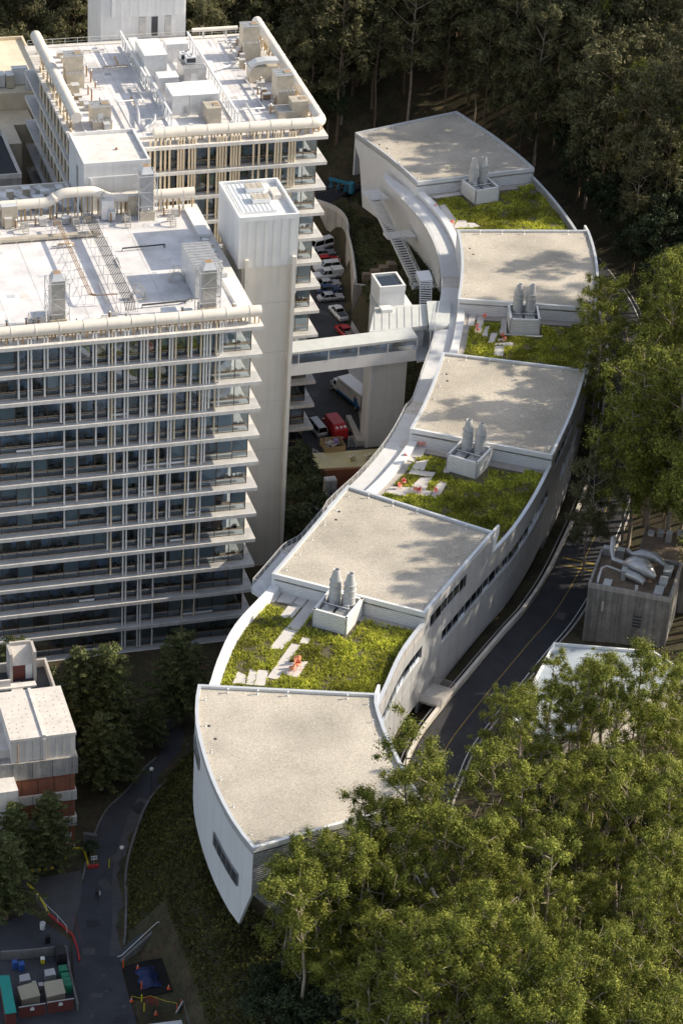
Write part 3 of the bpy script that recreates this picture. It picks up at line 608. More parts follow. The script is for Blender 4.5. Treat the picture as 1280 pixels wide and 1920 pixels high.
for q, z in (([(48.9, 113.2), (52.2, 113.6), (53.0, 109.4), (49.2, 109.6)], 14.6), ([(49.6, 101.6), (54.6, 101.9), (54.9, 98.9), (49.8, 99.4)], 11.9), ([(50.4, 88.2), (55.0, 88.4), (54.6, 85.2), (50.3, 85.6)], 8.7)):
    mb = MB(); mb.prism(q, z-.45, z); ob('landing', mb, 'white_panel', CB)
    c = q + [q[0]]; railing([(*lerp2, z) for lerp2 in [q[3], q[0], q[1]]], CB, 'landing_rail')
mb = MB(); mb.prism([(52.3, 112.), (55.6, 101.3), (55.4, 98.), (53.0, 98.6), (51.6, 108.)], 18.15, 18.6); ob('landing', mb, 'white_panel', CB)
mb = MB(); mb.strip([(54.8, 105.), (55.2, 99.), (55.5, 92.), (54.5, 84.)], 8., 18.1, .3, 1); ob('side_wall', mb, 'white_panel', CB)
mb = MB(); mb.strip([(53.6, 98.6), (54.1, 92.), (53.9, 86.), (52.8, 80.)], [17.2, 16.2, 15.2, 14.3], [18.6, 17.6, 16.7, 15.8], .25, 1); ob('stair_parapet', mb, 'white_panel', CB)
stair('stair_flight', (46.9, 69.5, 18.6), (44.7, 62.2, 15.6), 1.9, 16, rails=False)
mb = MB(); mb.prism([(46.2, 73.), (48.6, 73.), (48.1, 69.4), (45.9, 69.6)], 17.6, 18.6); ob('landing', mb, 'white_panel', CB)
# roof-top exhaust units in their pens
def local(enc):
    e = [Vector(p) for p in enc]; ux = (e[1]-e[0]).normalized(); uy = Vector((-ux.y, ux.x)); c = sum(e, Vector((0, 0)))/4
    return c, ux, uy
wh = {4: 'front', 3: 'second', 2: 'third', 1: 'farthest'}
ELAB = {4: 'grey pen with two exhaust stacks on the grass terrace nearest the camera', 3: 'grey pen with two exhaust stacks on the terrace of the many coral chairs',
        2: 'grey pen with two exhaust stacks below the third roof from the front', 1: 'grey pen with two exhaust stacks below the farthest roof'}
for k in (4, 3, 2, 1):
    c, ux, uy = local(D['enc'][k]); t = TZ[k]; z = RZ[k]-.1
    u_ = T_('exhaust_unit', ELAB[k], 'exhaust unit', (c.x, c.y, t+.05), 'exhaust units on the terraces')
    P2 = lambda x, y: tuple(c+ux*x+uy*y)
    w_, d_ = 2.4, 2.65
    for a, b in (((-w_, -d_), (w_, -d_)), ((w_, -d_), (w_, d_)), ((w_, d_), (-w_, d_)), ((-w_, d_), (-w_, -d_))):
        mb = MB(); mb.strip([P2(*a), P2(*b)], t+.06, z, .2, 1); ob('pen_wall', mb, 'white_siding', u_)
        mb = MB(); va = Vector(a); vb = Vector(b); e_ = (vb-va).normalized()*.05; mb.strip([P2(*(va-e_)), P2(*(vb+e_))], z+.002, z+.10, .32, 1); ob('pen_coping', mb, 'white_metal', u_)
    mb = MB(); mb.prism([P2(-2.2, -2.4), P2(2.2, -2.4), P2(2.2, 2.4), P2(-2.2, 2.4)], t+.055, t+.5); ob('pen_floor', mb, 'dark_metal', u_)
    for x in (-1.05, .95):
        mb = MB(); mb.prism([P2(x-.85, -2.1), P2(x+.75, -2.1), P2(x+.75, .1), P2(x-.85, .1)], t+.5, t+2.05); ob('fan_box', mb, 'galv', u_)
        p = P2(x+.1, 1.15)
        mb = MB()
        for prof in ([(.80, 0), (.80, 2.0)], [(.78, 2.0), (.78, 4.1)], [(.75, 4.1), (.74, 4.9)], [(.72, 4.9), (.43, 6.35)], [(.43, 6.35), (.43, 6.5), (.36, 6.5), (.36, 5.6)]): mb.lathe((p[0], p[1], t+.5), prof, 20, False)
        for zz in (1.0, 2.0, 3.05, 4.1, 4.9): mb.lathe((p[0], p[1], t+.5+zz-.05), [(.78, 0), (.84, 0), (.84, .1), (.72, .1)], 20, False)
        s_ = ob('stack', mb, 'stack_grey', u_)
        mb = MB(); mb.lathe((p[0], p[1], t+6.0), [(.365, 0), (.30, .02)], 12); ob('stack_throat', mb, 'black_plastic', s_)
        mb = MB(); mb.prism([P2(x-.25, .1), P2(x+.45, .1), P2(x+.45, .6), P2(x-.25, .6)], t+1.2, t+2.7); ob('stack_elbow', mb, 'stack_grey', u_)
    mb = MB(); mb.bar((*P2(-2.2, -.2), z-.15), (*P2(2.2, -.2), z-.15), .09); ob('brace_bar', mb, 'white_metal', u_)
# wire-frame chairs on the terraces
def chair_proto(m):
    r_ = T_('terrace_chair', 'x', 'chair'); mb = MB()
    mb.lathe((0, 0, .40), [(.02, .0), (.28, .02), (.30, .06), (.02, .05)], 10); ob('seat', mb, m, r_)
    mb = MB(); pts = []
    for i in range(9):
        a = math.pi*(i/8)-math.pi*.0; pts.append((math.cos(a)*.34, math.sin(a)*.30))
    mb.strip(pts, .38, [.55, .68, .8, .86, .88, .86, .8, .68, .55], .03, 1); ob('backrest', mb, m, r_)
    for x, y in ((-.25, -.2), (.25, -.2), (-.22, .22), (.22, .22)): mb = MB(); mb.tube([(x*.7, y*.7, .42), (x, y, 0)], .022, 6); ob('leg', mb, m, r_)
    return r_
cp = {True: chair_proto('coral'), False: chair_proto('salmon')}; used = {True: False, False: False}
CL = {1: ['round coral chair near the head of the farthest grass terrace', 'round coral chair beside the pavers of the farthest terrace'],
 2: ['coral chair against the white wall below the third roof', 'coral chair at the corner of the small square of grass', 'small coral chair midway along the stepped pavers', 'coral chair at the foot of the stepped pavers', 'coral chair just off the front of the grey pen', 'coral chair on the sunlit square paver'],
 3: ['coral chair below the white wall beneath the middle roof', 'second coral chair close under the white wall beneath the middle roof', 'lone coral chair on the bright pavers by the walkway', 'coral chair at the edge of the small lawn strip', 'coral chair in front of the small lawn strip', 'small coral chair facing its neighbour on the path', 'coral chair at the path end beside its small neighbour', 'coral chair on the detached paver in the lawn'],
 4: ['salmon lounge chair farthest back on the sunny paver', 'salmon lounge chair in the middle of the sunny paver', 'salmon lounge chair nearest the front roof on the sunny paver']}
for k, v in D['chair'].items():
    for i, (x, y) in enumerate(v):
        s_ = k != 4; r_ = cp[s_] if not used[s_] else copy_tree(cp[s_]); used[s_] = True
        r_.location = (x, y, TZ[k]+.14); r_.rotation_euler.z = rnd.uniform(0, 6.28); sc = 1.05 if s_ else 1.45; r_.scale = (sc, sc, sc*1.05)
        props(r_, CL[k][i], 'chair', 'chairs on the grass terraces')
# small entrance bridge over the ditch
eb = T_('entrance_bridge', 'short grey footbridge with railings from the hill road to the curved building', 'footbridge', (18., -33., 14.))
c_ = rs_(2, 3, .02, .22, 5); i_ = near(RC, c_[2]); zd = RZR[i_]+1.15; o_ = offs(c_, -3.1)
mb = MB(); mb.slabr(c_, o_, zd-.35, zd); ob('deck', mb, 'concrete', eb)
railing([(*c_[0], zd), (*o_[0], zd)], eb, m='steel', mid=6); railing([(*c_[-1], zd), (*o_[-1], zd)], eb, m='steel', mid=6)
railing([(*p, zd) for p in offs(c_, -.1)[3:]], eb, m='steel', mid=6)
# ---------------------------------------------------------------- laboratory towers
def tower(name, label, x0, x1, y0, y1, ztop, nf, bays, vis, core):
    t = T_(name, label, 'tower', ((x0+x1)/2, (y0+y1)/2, 0.))
    for k in range(nf):
        z = ztop-4.2*k; mb = MB(); mb.box(x0, x1, y0, y1, z-.52, z); sl_ = ob('floor_slab', mb, 'slab_white', t)
        if k: mb = MB(); mb.box(x0+.05, x1-.05, y0+.14, y0+3., z+.002, z+.008); ob('slab_finish', mb, 'slab_top', sl_)
    cz = MB(); cz.box(x0+core, x1-core, y0+core, y1-1.5, -6., ztop-.6); ob('core_wall', cz, 'interior', t)
    gy = y0+1.42; gx1 = x1-1.32; w = (gx1-(x0+1.3))/bays
    pane = MB(); pane.box(.04, w-.04, -.012, .012, .06, 3.62); pm = pane.mesh('pane'); pm.materials.append(M['glass'])
    side = MB(); side.box(-.012, .012, .04, y1-gy-2., .06, 3.62); sm = side.mesh('pane'); sm.materials.append(M['glass'])
    frm = MB(); frm.box(-.045, .045, -.07, .07, .01, 3.66); mm = frm.mesh('mullion'); mm.materials.append(M['mullion'])
    r = random.Random(len(name)+nf)
    org = wloc(t)
    def put(me, x, y, z, nm, par): o = bpy.data.objects.new(nm, me); COL.objects.link(o); o.parent = par; o.location = Vector((x, y, z))-org; return o
    bl = MB(); bl.box(.06, w-.06, 0, .03, 0, 1.); blm = bl.mesh('blind'); blm.materials.append(M['blind'])
    for k in range(1, nf):
        z = ztop-4.2*k; fr = MB(); cl = MB(); xl = None
        for b in range(bays):
            xa = x0+1.3+w*b
            if not vis(xa, k): continue
            if xl is None: xl = xa
            put(pm, xa, gy, z, 'pane', t)
            put(mm, xa, gy, z, 'mullion', t)
            pb = .55 if k in (6, 7, 11, 12, 13) else .25
            if r.random() < pb:
                hh = r.choice((3.3, 3.3, 2.6, 1.9)); o = put(blm, xa, gy+.16, z+3.62-hh, 'blind', t); o.scale.z = hh
            for j in range(r.randint(1, 4)):
                xx = xa+r.uniform(.1, w-.5); hh = r.uniform(.15, .6); cl.box(xx, xx+r.uniform(.15, .6), gy+.5, gy+.9, z+.8, z+.8+hh)
            if r.random() < .3: cl.box(xa+.2, xa+w*.7, gy+1.6, gy+2.2, z, z+r.uniform(.9, 2.3))
            cl.box(xa, xa+w, gy+.4, gy+1.1, z+.7, z+.78)
        if xl is None: continue
        put(mm, gx1, gy, z, 'mullion', t); o = t
        rl = MB(); rl.box(xl, gx1, gy-.10, gy-.02, z+1.02, z+1.10); rl.box(xl, gx1, gy-.06, gy+.05, z+.0, z+.09); ob('window_rail', rl, 'rail_brown', o)
        if r.random() < .7:
            xa = x0+1.3+w*r.randint(2, bays-4); tr = MB(); tr.box(max(xa, xl), xa+w*r.randint(1, 3), gy-.25, gy-.12, z+.25, z+.55); ob('cable_tray', tr, 'white_metal', t)
        ob('worktop_clutter', cl, 'clutter', t, kind='stuff')
        put(sm, gx1, gy, z, 'pane', t)
    return t
FT = tower('lab_tower', 'tall white laboratory tower with projecting floor slabs, pipe risers and big cream roof pipe', -39., 0., 0., 39., 50.4, 14, 17, lambda x, k: True, 3.4)
BT = tower('lab_tower', 'farther laboratory tower with cream riser pipes and a crowded mechanical roof', -15.5, 22.9, 50.1, 92., 54.6, 14, 17, lambda x, k: (k < 6 and x > -6) or x > 8, 3.4)
for x, n in D['ris']:
    mb = MB(); mb.tube([(x, .72, 50.6-4.2*n+.1), (x, .72, 51.2)], .13, 8); ob('riser_pipe', mb, 'riser_cream' if rnd.random() < .16 else 'riser_white', FT)
for x in D['risb']:
    mb = MB(); mb.tube([(x, 50.75, 54.7-4.2*(4 if x < 9 else rnd.choice((2, 3, 3)))+.1), (x, 50.75, 55.4)], .17, 8); ob('riser_pipe', mb, 'riser_cream', BT)
for i in range(11):
    y = 54.+i*2.7; mb = MB()
    for q in (0, .55): mb.tube([(-14.9, y+q, 38.), (-14.9, y+q, 55.4)], .16, 8)
    ob('riser_pipe', mb, 'riser_cream', BT)
mb = MB(); mb.box(-13.9, -13.7, 52., 91., 30., 54.); ob('side_glazing', mb, 'glass_dark', BT)
# roof membranes and kerbs
for (x0, x1, y0, y1, z, t) in ((-38.2, -2.6, 2.6, 36.2, 50.4, FT), (-12.6, 20.3, 53.4, 90., 54.6, BT)):
    mb = MB(); mb.box(x0, x1, y0, y1, z+.005, z+.22); ob('roof_membrane', mb, 'membrane', t)
    mb = MB(); 
    for q in ((x0, x1, y0-.25, y0, z, z+.42), (x0, x1, y1, y1+.25, z, z+.42), (x0-.25, x0, y0, y1, z, z+.42), (x1, x1+.25, y0, y1, z, z+.42)): mb.box(*q)
    ob('roof_kerb', mb, 'slab_white', t)
_rq = random.Random(9)
for (x0, x1, y0, y1, z, t) in ((-36., -9., 8., 32., 50.62, FT), (-8., -1., 56., 88., 54.82, BT), (11., 16., 56., 88., 54.82, BT)):
    for i in range(9):
        x, y = _rq.uniform(x0, x1), _rq.uniform(y0, y1); a, b = _rq.uniform(.35, 1.5), _rq.uniform(.35, 1.2); mb = MB(); mb.box(x, x+a, y, y+b, z+.001+.0012*i, z+.006+.0012*i); ob('roof_patch', mb, _rq.choice(('slab_top', 'pale_concrete', 'coping')), t)
    n = 5
    for i in range(n): x = lerp(x0, x1, (i+.5)/n); mb = MB(); mb.box(x, x+.05, y0-4., y1+2., z+.014, z+.018); ob('membrane_seam', mb, 'slab_top', t)
# big manifold pipes with collars, stubs and saddles
def manifold(name, label, pts, r, z0, m='pipe_cream', stub=None, seed=1, sup=True):
    P_ = [Vector(p) for p in pts]; t = T_(name, label, 'pipe', (P_[0].x, P_[0].y, z0))
    path = [P_[0]]
    for i in range(1, len(P_)-1):                       # round the bends
        a = (P_[i-1]-P_[i]).normalized(); b = (P_[i+1]-P_[i]).normalized(); q = 1.3
        for j in range(6):
            u = j/5; path.append((P_[i]+a*q)*(1-u)**2+P_[i]*2*u*(1-u)+(P_[i]+b*q)*u*u)
    path.append(P_[-1])
    mb = MB(); mb.tube(path, r, 20); ob('pipe_body', mb, m, t)
    rr = random.Random(seed); sb = MB()
    for i in range(len(P_)-1):
        a, b = P_[i], P_[i+1]; L_ = (b-a).length; d = (b-a)/L_; n = max(1, int(L_/3.1)); s_ = Vector((-d.y, d.x, 0))
        for j in range(n):
            p = a+d*(L_*(j+.5)/n)
            mb = MB(); mb.tube([p-d*.05, p+d*.05], r*1.06, 20); ob('collar', mb, 'pipe_cream', t)
            if sup and p.z-r > z0+.2: mb = MB(); mb.box(p.x-.12, p.x+.12, p.y-.12, p.y+.12, z0, p.z-r*.9); mb.box(p.x-.25, p.x+.25, p.y-.25, p.y+.25, z0, z0+.06); ob('saddle', mb, 'galv_light', t)
        if stub:
            for j in range(int(L_/stub)):
                p = a+d*(L_*(j+rr.uniform(.2, .8))/int(L_/stub)); o_ = rr.choice((-.55, -.35, .0, .3))
                q = p+s_*o_*-1
                sb.tube([(p.x, p.y, p.z-r*.8), (q.x, q.y, p.z-r*1.2), (q.x, q.y, z0+.02)], rr.choice((.09, .11, .14)), 6)
    if stub: ob('stub_pipes', sb, 'gold_rust', t, kind='stuff')
    return t
manifold('roof_pipe', 'big cream pipe along the front edge of the nearer tower roof', [(-38.8, 1.3, 52.1), (-.15, 1.3, 52.1)], .80, 50.42, stub=.55, seed=3)
manifold('roof_pipe', 'big cream pipe with a raised bend along the back of the nearer tower roof', [(-38., 36.9, 53.3), (-21.8, 36.9, 53.3), (-20.6, 36.9, 54.6), (-15.2, 36.9, 54.6), (-13.8, 36.9, 53.3), (-.9, 36.9, 53.3)], .74, 50.62, stub=.8, seed=4)
manifold('roof_pipe', 'big cream pipe turning the front right corner of the farther tower roof', [(-3.6, 51.5, 56.3), (22.3, 51.5, 56.3), (22.3, 91., 57.)], .80, 54.62, stub=.6, seed=5)
manifold('roof_pipe', 'big cream pipe down the left side of the farther tower roof', [(-14.0, 57.4, 57.0), (-14.0, 90.2, 57.0)], .86, 54.62, stub=1.2, seed=6)
manifold('roof_pipe', 'slim pipe along the far edge of the farther tower roof', [(11.5, 90.6, 56.2), (19., 90.6, 56.2)], .34, 54.62, seed=8)
# boxes on the roofs
def unit(name, label, cat, b, m, roof='seam', mroof=None, group=None, tier2=None, door=True, fan=False):
    x0, x1, y0, y1, z0, z1 = b; t = T_(name, label, cat, ((x0+x1)/2, (y0+y1)/2, z0), group)
    zb = z0+.16; mb = MB(); mb.box(x0+.1, x1-.1, y0+.1, y1-.1, z0+.02, zb); ob('base_frame', mb, 'dark_metal', t)
    if tier2:
        zm = lerp(zb, z1, tier2); mb = MB(); mb.box(x0, x1, y0-1.0, y1, zb, zm); ob('lower_casing', mb, m, t)
        mb = MB(); mb.box(x0-.05, x1+.05, y0-1.05, y0, zm+.002, zm+.06)
        for i in range(5): xx = lerp(x0, x1, (i+.5)/5); mb.box(xx-.04, xx+.04, y0-1.05, y0, zm+.06, zm+.13)
        ob('hood', mb, 'galv', t); zb = zm
    mb = MB(); mb.box(x0, x1, y0, y1, zb+.003, z1); c = ob('casing', mb, m, t)
    rf = MB(); rf.box(x0-.07, x1+.07, y0-.07, y1+.07, z1+.002, z1+.1); rfo = ob('roof', rf, mroof or m, t)
    if roof == 'seam':
        n = max(3, int((y1-y0)/.75)); sm_ = MB()
        for i in range(n): yy = lerp(y0, y1, (i+.5)/n); sm_.box(x0-.07, x1+.07, yy-.035, yy+.035, z1+.1, z1+.17)
        ob('roof_seam', sm_, mroof or m, rfo)
    if fan or roof == 'hatch':
        mb = MB(); mb.box(lerp(x0, x1, .55), lerp(x0, x1, .95), lerp(y0, y1, .3), lerp(y0, y1, .7), z1+.1, z1+.24); mb2 = MB(); mb2.box(lerp(x0, x1, .59), lerp(x0, x1, .91), lerp(y0, y1, .36), lerp(y0, y1, .64), z1+.24, z1+.26)
        h_ = ob('outlet_curb', mb, m, t); ob('outlet', mb2, 'rust', h_)
    if door:
        xd = lerp(x0, x1, .3); mb = MB(); mb.box(xd, xd+min(.8, (x1-x0)*.35), y0-.05, y0-.002, z0+.4, min(z1-.4, z0+2.4)); ob('door', mb, 'galv_light', t)
        mb = MB(); 
        for i in range(6): mb.box(lerp(x0, x1, .68), lerp(x0, x1, .92), y0-.06, y0-.003, z0+.8+i*.2, z0+.9+i*.2)
        ob('louvre', mb, 'galv', t)
    return t
B = D['bbox']; F = D['fbox']; gm = 'mechanical cabinets on the farther tower roof'
unit('plant_cabinet', 'largest white ribbed-roof cabinet on the farther tower roof', 'cabinet', B['big'], 'galv_light', mroof='white_metal', group=gm)
unit('plant_cabinet', 'narrow white cabinet beside the largest ribbed-roof cabinet', 'cabinet', B['b2'], 'white_metal', group=gm)
unit('plant_cabinet', 'white cabinet by the far parapet below the tall white shaft', 'cabinet', B['b3'], 'galv_light', mroof='white_metal', group=gm)
unit('plant_cabinet', 'small square white-topped cabinet in the middle of the farther roof', 'cabinet', B['b4'], 'galv_light', roof='flat', mroof='white_metal', group=gm)
unit('plant_cabinet', 'left half of the wide low-roofed cabinet pair, ribbed top', 'cabinet', B['b5'], 'galv_light', mroof='white_metal', group=gm)
unit('plant_cabinet', 'right half of the wide cabinet pair, smooth pale top', 'cabinet', B['b5b'], 'galv_light', roof='flat', mroof='white_metal', group=gm)
u6 = unit('plant_cabinet', 'grey cabinet carrying two condenser boxes on its roof', 'cabinet', B['b6'], 'galv', group=gm)
x0, x1, y0, y1, z0, z1 = B['b6']
for i, (xa, ya) in enumerate(((x0+.9, y1-1.3), (x0+1.4, y1-2.8))):
    t = T_('condenser', 'pale condenser box standing on the grey cabinet, ' + ('farther one' if i == 0 else 'nearer one'), 'condenser', (xa, ya, z1+.17), 'condensers on the grey cabinet')
    mb = MB(); mb.box(xa-.8, xa+.8, ya-.55, ya+.55, z1+.18, z1+1.3); ob('casing', mb, 'white_metal', t)
    mb = MB(); mb.lathe((xa, ya, z1+1.3), [(.42, 0), (.42, .12), (.36, .12), (.36, .02)], 14, False); ob('fan_ring', mb, 'galv', t)
    mb = MB(); mb.box(xa-.7, xa+.7, ya-.58, ya-.551, z1+.4, z1+1.1); ob('grille', mb, 'dark_metal', t)
gf = 'tan fan units on the farther tower roof'
unit('fan_unit', 'tan fan unit at the far right corner of the farther tower roof', 'fan unit', B['u1'], 'tan_metal', mroof='galv', tier2=.55, fan=True, group=gf)
unit('fan_unit', 'tan two-tier fan unit midway along the right roof pipe', 'fan unit', B['u2'], 'tan_metal', mroof='galv', tier2=.55, fan=True, group=gf)
unit('fan_unit', 'tan fan unit at the bend of the right roof pipe', 'fan unit', B['u3'], 'tan_metal', roof='hatch', group=gf, door=False)
unit('fan_unit', 'low fan unit with a blue-grey ribbed lid near the front pipe', 'fan unit', B['u4'], 'tan_metal', mroof='galv', group=gf, door=False)
unit('fan_unit', 'square tan fan unit in front of the wide cabinet pair', 'fan unit', B['b7'], 'tan_metal', roof='hatch', group=gf, door=False)
unit('fan_unit', 'tall tan fan unit inside the left roof pipe', 'fan unit', B['l1'], 'tan_metal', mroof='galv', tier2=.5, fan=True, group=gf)
unit('fan_unit', 'tan fan unit by the near end of the left roof pipe', 'fan unit', B['l2'], 'tan_metal', mroof='galv', tier2=.4, fan=True, group=gf)
dk = T_('curved_duct', 'arched galvanized duct between the tan fan units', 'duct', (18., 72., 54.8))
mb = MB(); mb.strip([(16., 71.), (20.6, 71.2)], 54.9, 57.4, 1.6, 1); ob('duct_casing', mb, 'tan_metal', dk)
mb = MB(); pts = [(16.0-.1, 57.0), (16.3, 57.8), (17.2, 58.3), (18.6, 58.5), (20.6, 58.4)]
mb.add([(x, 70.9, z) for x, z in pts]+[(x, 72.7, z) for x, z in pts]+[(x, 70.9, z-.5) for x, z in pts]+[(x, 72.7, z-.5) for x, z in pts], [(i, i+1, 6+i, 5+i) for i in range(4)]+[(i, 10+i, 11+i, i+1) for i in range(4)]+[(5+i, 6+i, 16+i, 15+i) for i in range(4)]); ob('duct_top', mb, 'galv_light', dk)
unit('stair_penthouse', 'metal roof penthouse with a ribbed lid on the nearer tower roof', 'penthouse', F['pent'], 'galv_light', mroof='galv')
def flue(label, b):
    x0, x1, y0, y1, z0, z1 = b; t = T_('flue_tower', label, 'flue', ((x0+x1)/2, (y0+y1)/2, z0), 'braced flue towers on the nearer roof')
    mb = MB(); mb.box(x0, x1, y0, y1, z0+1.4, z1); ob('flue_box', mb, 'galv', t)
    mb = MB(); mb.prism([(x0, y0), (x1, y0), (x1, y1), (x0, y1)], z1, z1); cx, cy = (x0+x1)/2, (y0+y1)/2; q = .55
    mb = MB(); mb.add([(x0, y0, z1), (x1, y0, z1), (x1, y1, z1), (x0, y1, z1), (cx-q, cy-q, z1+.9), (cx+q, cy-q, z1+.9), (cx+q, cy+q, z1+.9), (cx-q, cy+q, z1+.9)], [(0, 1, 5, 4), (1, 2, 6, 5), (2, 3, 7, 6), (3, 0, 4, 7), (4, 5, 6, 7)]); c_ = ob('cap', mb, 'galv_light', t)
    mb = MB(); mb.box(cx-q+.08, cx+q-.08, cy-q+.08, cy+q-.08, z1+.9, z1+.93); ob('cap_mouth', mb, 'rust', c_)
    mb = MB(); mb.box(x0-.2, x1+.2, y0-.2, y1+.2, z0+.02, z0+1.4); ob('fan_base', mb, 'tan_metal', t)
    fr = MB(); a0, a1, b0, b1 = x0-.45, x1+.45, y0-.45, y1+.45; c4 = [(a0, b0), (a1, b0), (a1, b1), (a0, b1)]
    for i in range(4):
        p, q_ = c4[i], c4[(i+1) % 4]; fr.bar((*p, z0+.02), (*p, z1-.1), .09)
        for zz in (z0+2.4, z0+4.6, z1-.15): fr.bar((*p, zz), (*q_, zz), .07)
        fr.bar((*p, z0+.2), (*q_, z0+2.4), .05); fr.bar((*q_, z0+2.4), (*p, z0+4.6), .05); fr.bar((*p, z0+4.6), (*q_, z1-.2), .05)
    ob('bracing', fr, 'galv_light', t)
flue('braced metal flue at the left of the nearer tower roof', F['stA']); flue('braced metal flue beside the roof penthouse', F['stB']); flue('braced metal flue standing at the back roof pipe', F['stC'])
# pipe racks across the nearer roof
for x, ya, yb, n, lab in ((-21.6, 33.2, 10., 3, 'narrow raised pipe rack with three thin lines across the white roof'), (-16.9, 32.6, 6.8, 7, 'wide raised pipe rack with seven lines across the white roof')):
    t = T_('pipe_rack', lab, 'pipe rack', (x, (ya+yb)/2, 50.62)); pp = MB(); lg = MB()
    for i in range(n): xx = x+(i-(n-1)/2)*.22; pp.tube([(xx, ya, 52.2), (xx, yb, 52.2), (xx+.5+.1*i, yb-.6, 52.2), (xx+3.4, yb-.6-.1*i, 52.2)] if n < 5 else [(xx, ya+2, 52.2), (xx, yb, 52.2), (xx, yb-.7, 51.2)], .06, 6)
    ob('pipe_line', pp, 'rust' if n < 5 else 'dark_metal', t)
    for j in range(10):
        y = lerp(ya, yb, j/9); w = n*.13+.25
        for s_ in (-1, 1): lg.bar((x+s_*w, y, 50.63), (x+s_*w, y, 52.1), .07)
        lg.bar((x-w, y, 52.1), (x+w, y, 52.1), .08)
        if j < 9: lg.bar((x-w, y, 50.7), (x+w, lerp(ya, yb, (j+1)/9), 52.1), .04)
    ob('frame', lg, 'galv_light', t)
r = random.Random(5)
def stile(x, y, z, rz, lab):
    t = T_('roof_stile', lab, 'step ladder', (x, y, z), 'crossover steps on the nearer roof'); mb = MB(); c, s_ = math.cos(rz), math.sin(rz)
    f = lambda u, v, w: (x+u*c-v*s_, y+u*s_+v*c, z+w)
    for v in (-.4, .4):
        mb.bar(f(-1.1, v, 0), f(-.4, v, 1.2), .06); mb.bar(f(1.1, v, 0), f(.4, v, 1.2), .06); mb.bar(f(-.4, v, 1.2), f(.4, v, 1.2), .07); mb.bar(f(-1.1, v, 1.), f(-.4, v, 2.2), .04); mb.bar(f(1.1, v, 1.), f(.4, v, 2.2), .04); mb.bar(f(-.4, v, 2.2), f(.4, v, 2.2), .04)
        for u in (-1.1, -.4, .4, 1.1): mb.bar(f(u, v, 0 if abs(u) > 1 else 1.2), f(u, v, 1. if abs(u) > 1 else 2.2), .04)
    ob('frame', mb, 'tan_metal', t); mb = MB()
    for i in range(4):
        for sg in (-1, 1): u = sg*(1.05-.17*i); mb.bar(f(u, -.4, .2+.27*i), f(u, .4, .2+.27*i), .18, .04)
    mb.bar(f(0, -.4, 1.24), f(0, .4, 1.24), .8, .04); ob('tread', mb, 'galv', t)
for x, y, rz, lab in ((-15.0, 10.4, 0., 'crossover steps at the near end of the wide pipe rack'), (-26.2, 33.6, 1.57, 'crossover steps at the left of the back roof pipe'), (-18.9, 33.8, 1.57, 'crossover steps between the two pipe racks'), (-11.6, 33.2, 1.57, 'crossover steps left of the back flue'), (-5.2, 32.4, 1.57, 'crossover steps right of the back flue'), (-8.6, 14.6, 0., 'crossover steps beside the metal penthouse'), (-30.5, 4.6, 1.57, 'crossover steps left of the front flue'), (-19.6, 4.4, 1.57, 'crossover steps right of the front flue')): stile(x, y, 50.63, rz, lab)
# low ducts, ledges and small vents on the nearer roof
mb = MB(); mb.box(-33., -16., 30.0, 30.9, 50.9, 51.3)
for i in range(8): mb.box(-32.5+i*2.2, -32.3+i*2.2, 30.1, 30.8, 50.62, 50.9)
props(ob('flat_duct', mb, 'tan_metal'), 'flat brown duct on short legs across the back of the white roof', 'duct')
b = F['ledge']; mb = MB(); mb.box(b[0], b[1], b[2], b[3], b[4]+.02, b[5]); props(ob('white_plinth', mb, 'white_metal'), 'long white plinth at the right back edge of the nearer roof', 'plinth')
mb = MB(); mb.box(-2.4, -.5, 3., 14., 50.42, 50.9); props(ob('white_plinth', mb, 'white_metal'), 'long white plinth at the right front edge of the nearer roof', 'plinth')
vl = ['left of the front flue', 'behind the front pipe', 'near the wide rack foot', 'beside the braced flue']
def vent(x, y, z, h, lab, group):
    t = T_('roof_vent', lab, 'vent', (x, y, z), group); mb = MB(); mb.tube([(x, y, z+.01), (x, y, z+h)], .13, 8); ob('pipe', mb, 'rust', t); mb = MB(); mb.lathe((x, y, z+h), [(.22, 0), (.22, .12), (.05, .2)], 8); ob('cap', mb, 'galv', t)
for i in range(14): vent(-34.+i*2.35+r.uniform(-.4, .4), 3.6+r.uniform(-.2, 1.4), 50.62, r.uniform(.7, 1.5), 'short rusty vent pipe in the row behind the front roof pipe', 'vents behind the front roof pipe')
for i in range(12): vent(-32.+i*2.6+r.uniform(-.4, .4), 34.6+r.uniform(-.5, .8), 50.62, r.uniform(.9, 1.9), 'short rusty vent pipe in the row along the back roof pipe', 'vents along the back roof pipe')
for i in range(12): vent(17.2+r.uniform(-1.2, .8), 59.+i*2.5, 54.82, r.uniform(.8, 1.8), 'short vent pipe in the line beside the right fan units', 'vents beside the right fan units')
for i in range(8): vent(-8.6+r.uniform(-1., 1.), 61.+i*2.4, 54.82, r.uniform(.8, 2.), 'short vent pipe in the cluster right of the left fan units', 'vents beside the left fan units')
def smallbox(x, y, z, sx, sy, sz, m, lab, group):
    t = T_('roof_box', lab, 'equipment box', (x, y, z), group); mb = MB(); mb.box(x-sx, x+sx, y-sy, y+sy, z+.12, z+sz); ob('casing', mb, m, t); mb = MB(); mb.box(x-sx-.04, x+sx+.04, y-sy-.04, y+sy+.04, z+sz, z+sz+.06); ob('lid', mb, 'galv_light', t); mb = MB(); mb.box(x-sx*.8, x+sx*.8, y-sy*.8, y+sy*.8, z+.01, z+.12); ob('skid', mb, 'dark_metal', t)
for i in range(9): smallbox(-36.+i*3.9+r.uniform(-1, 1), 35.2, 50.62, .5, .5, r.uniform(.8, 1.6), r.choice(('tan_metal', 'galv', 'galv_light')), 'small equipment box in the row under the back roof pipe', 'boxes under the back roof pipe')
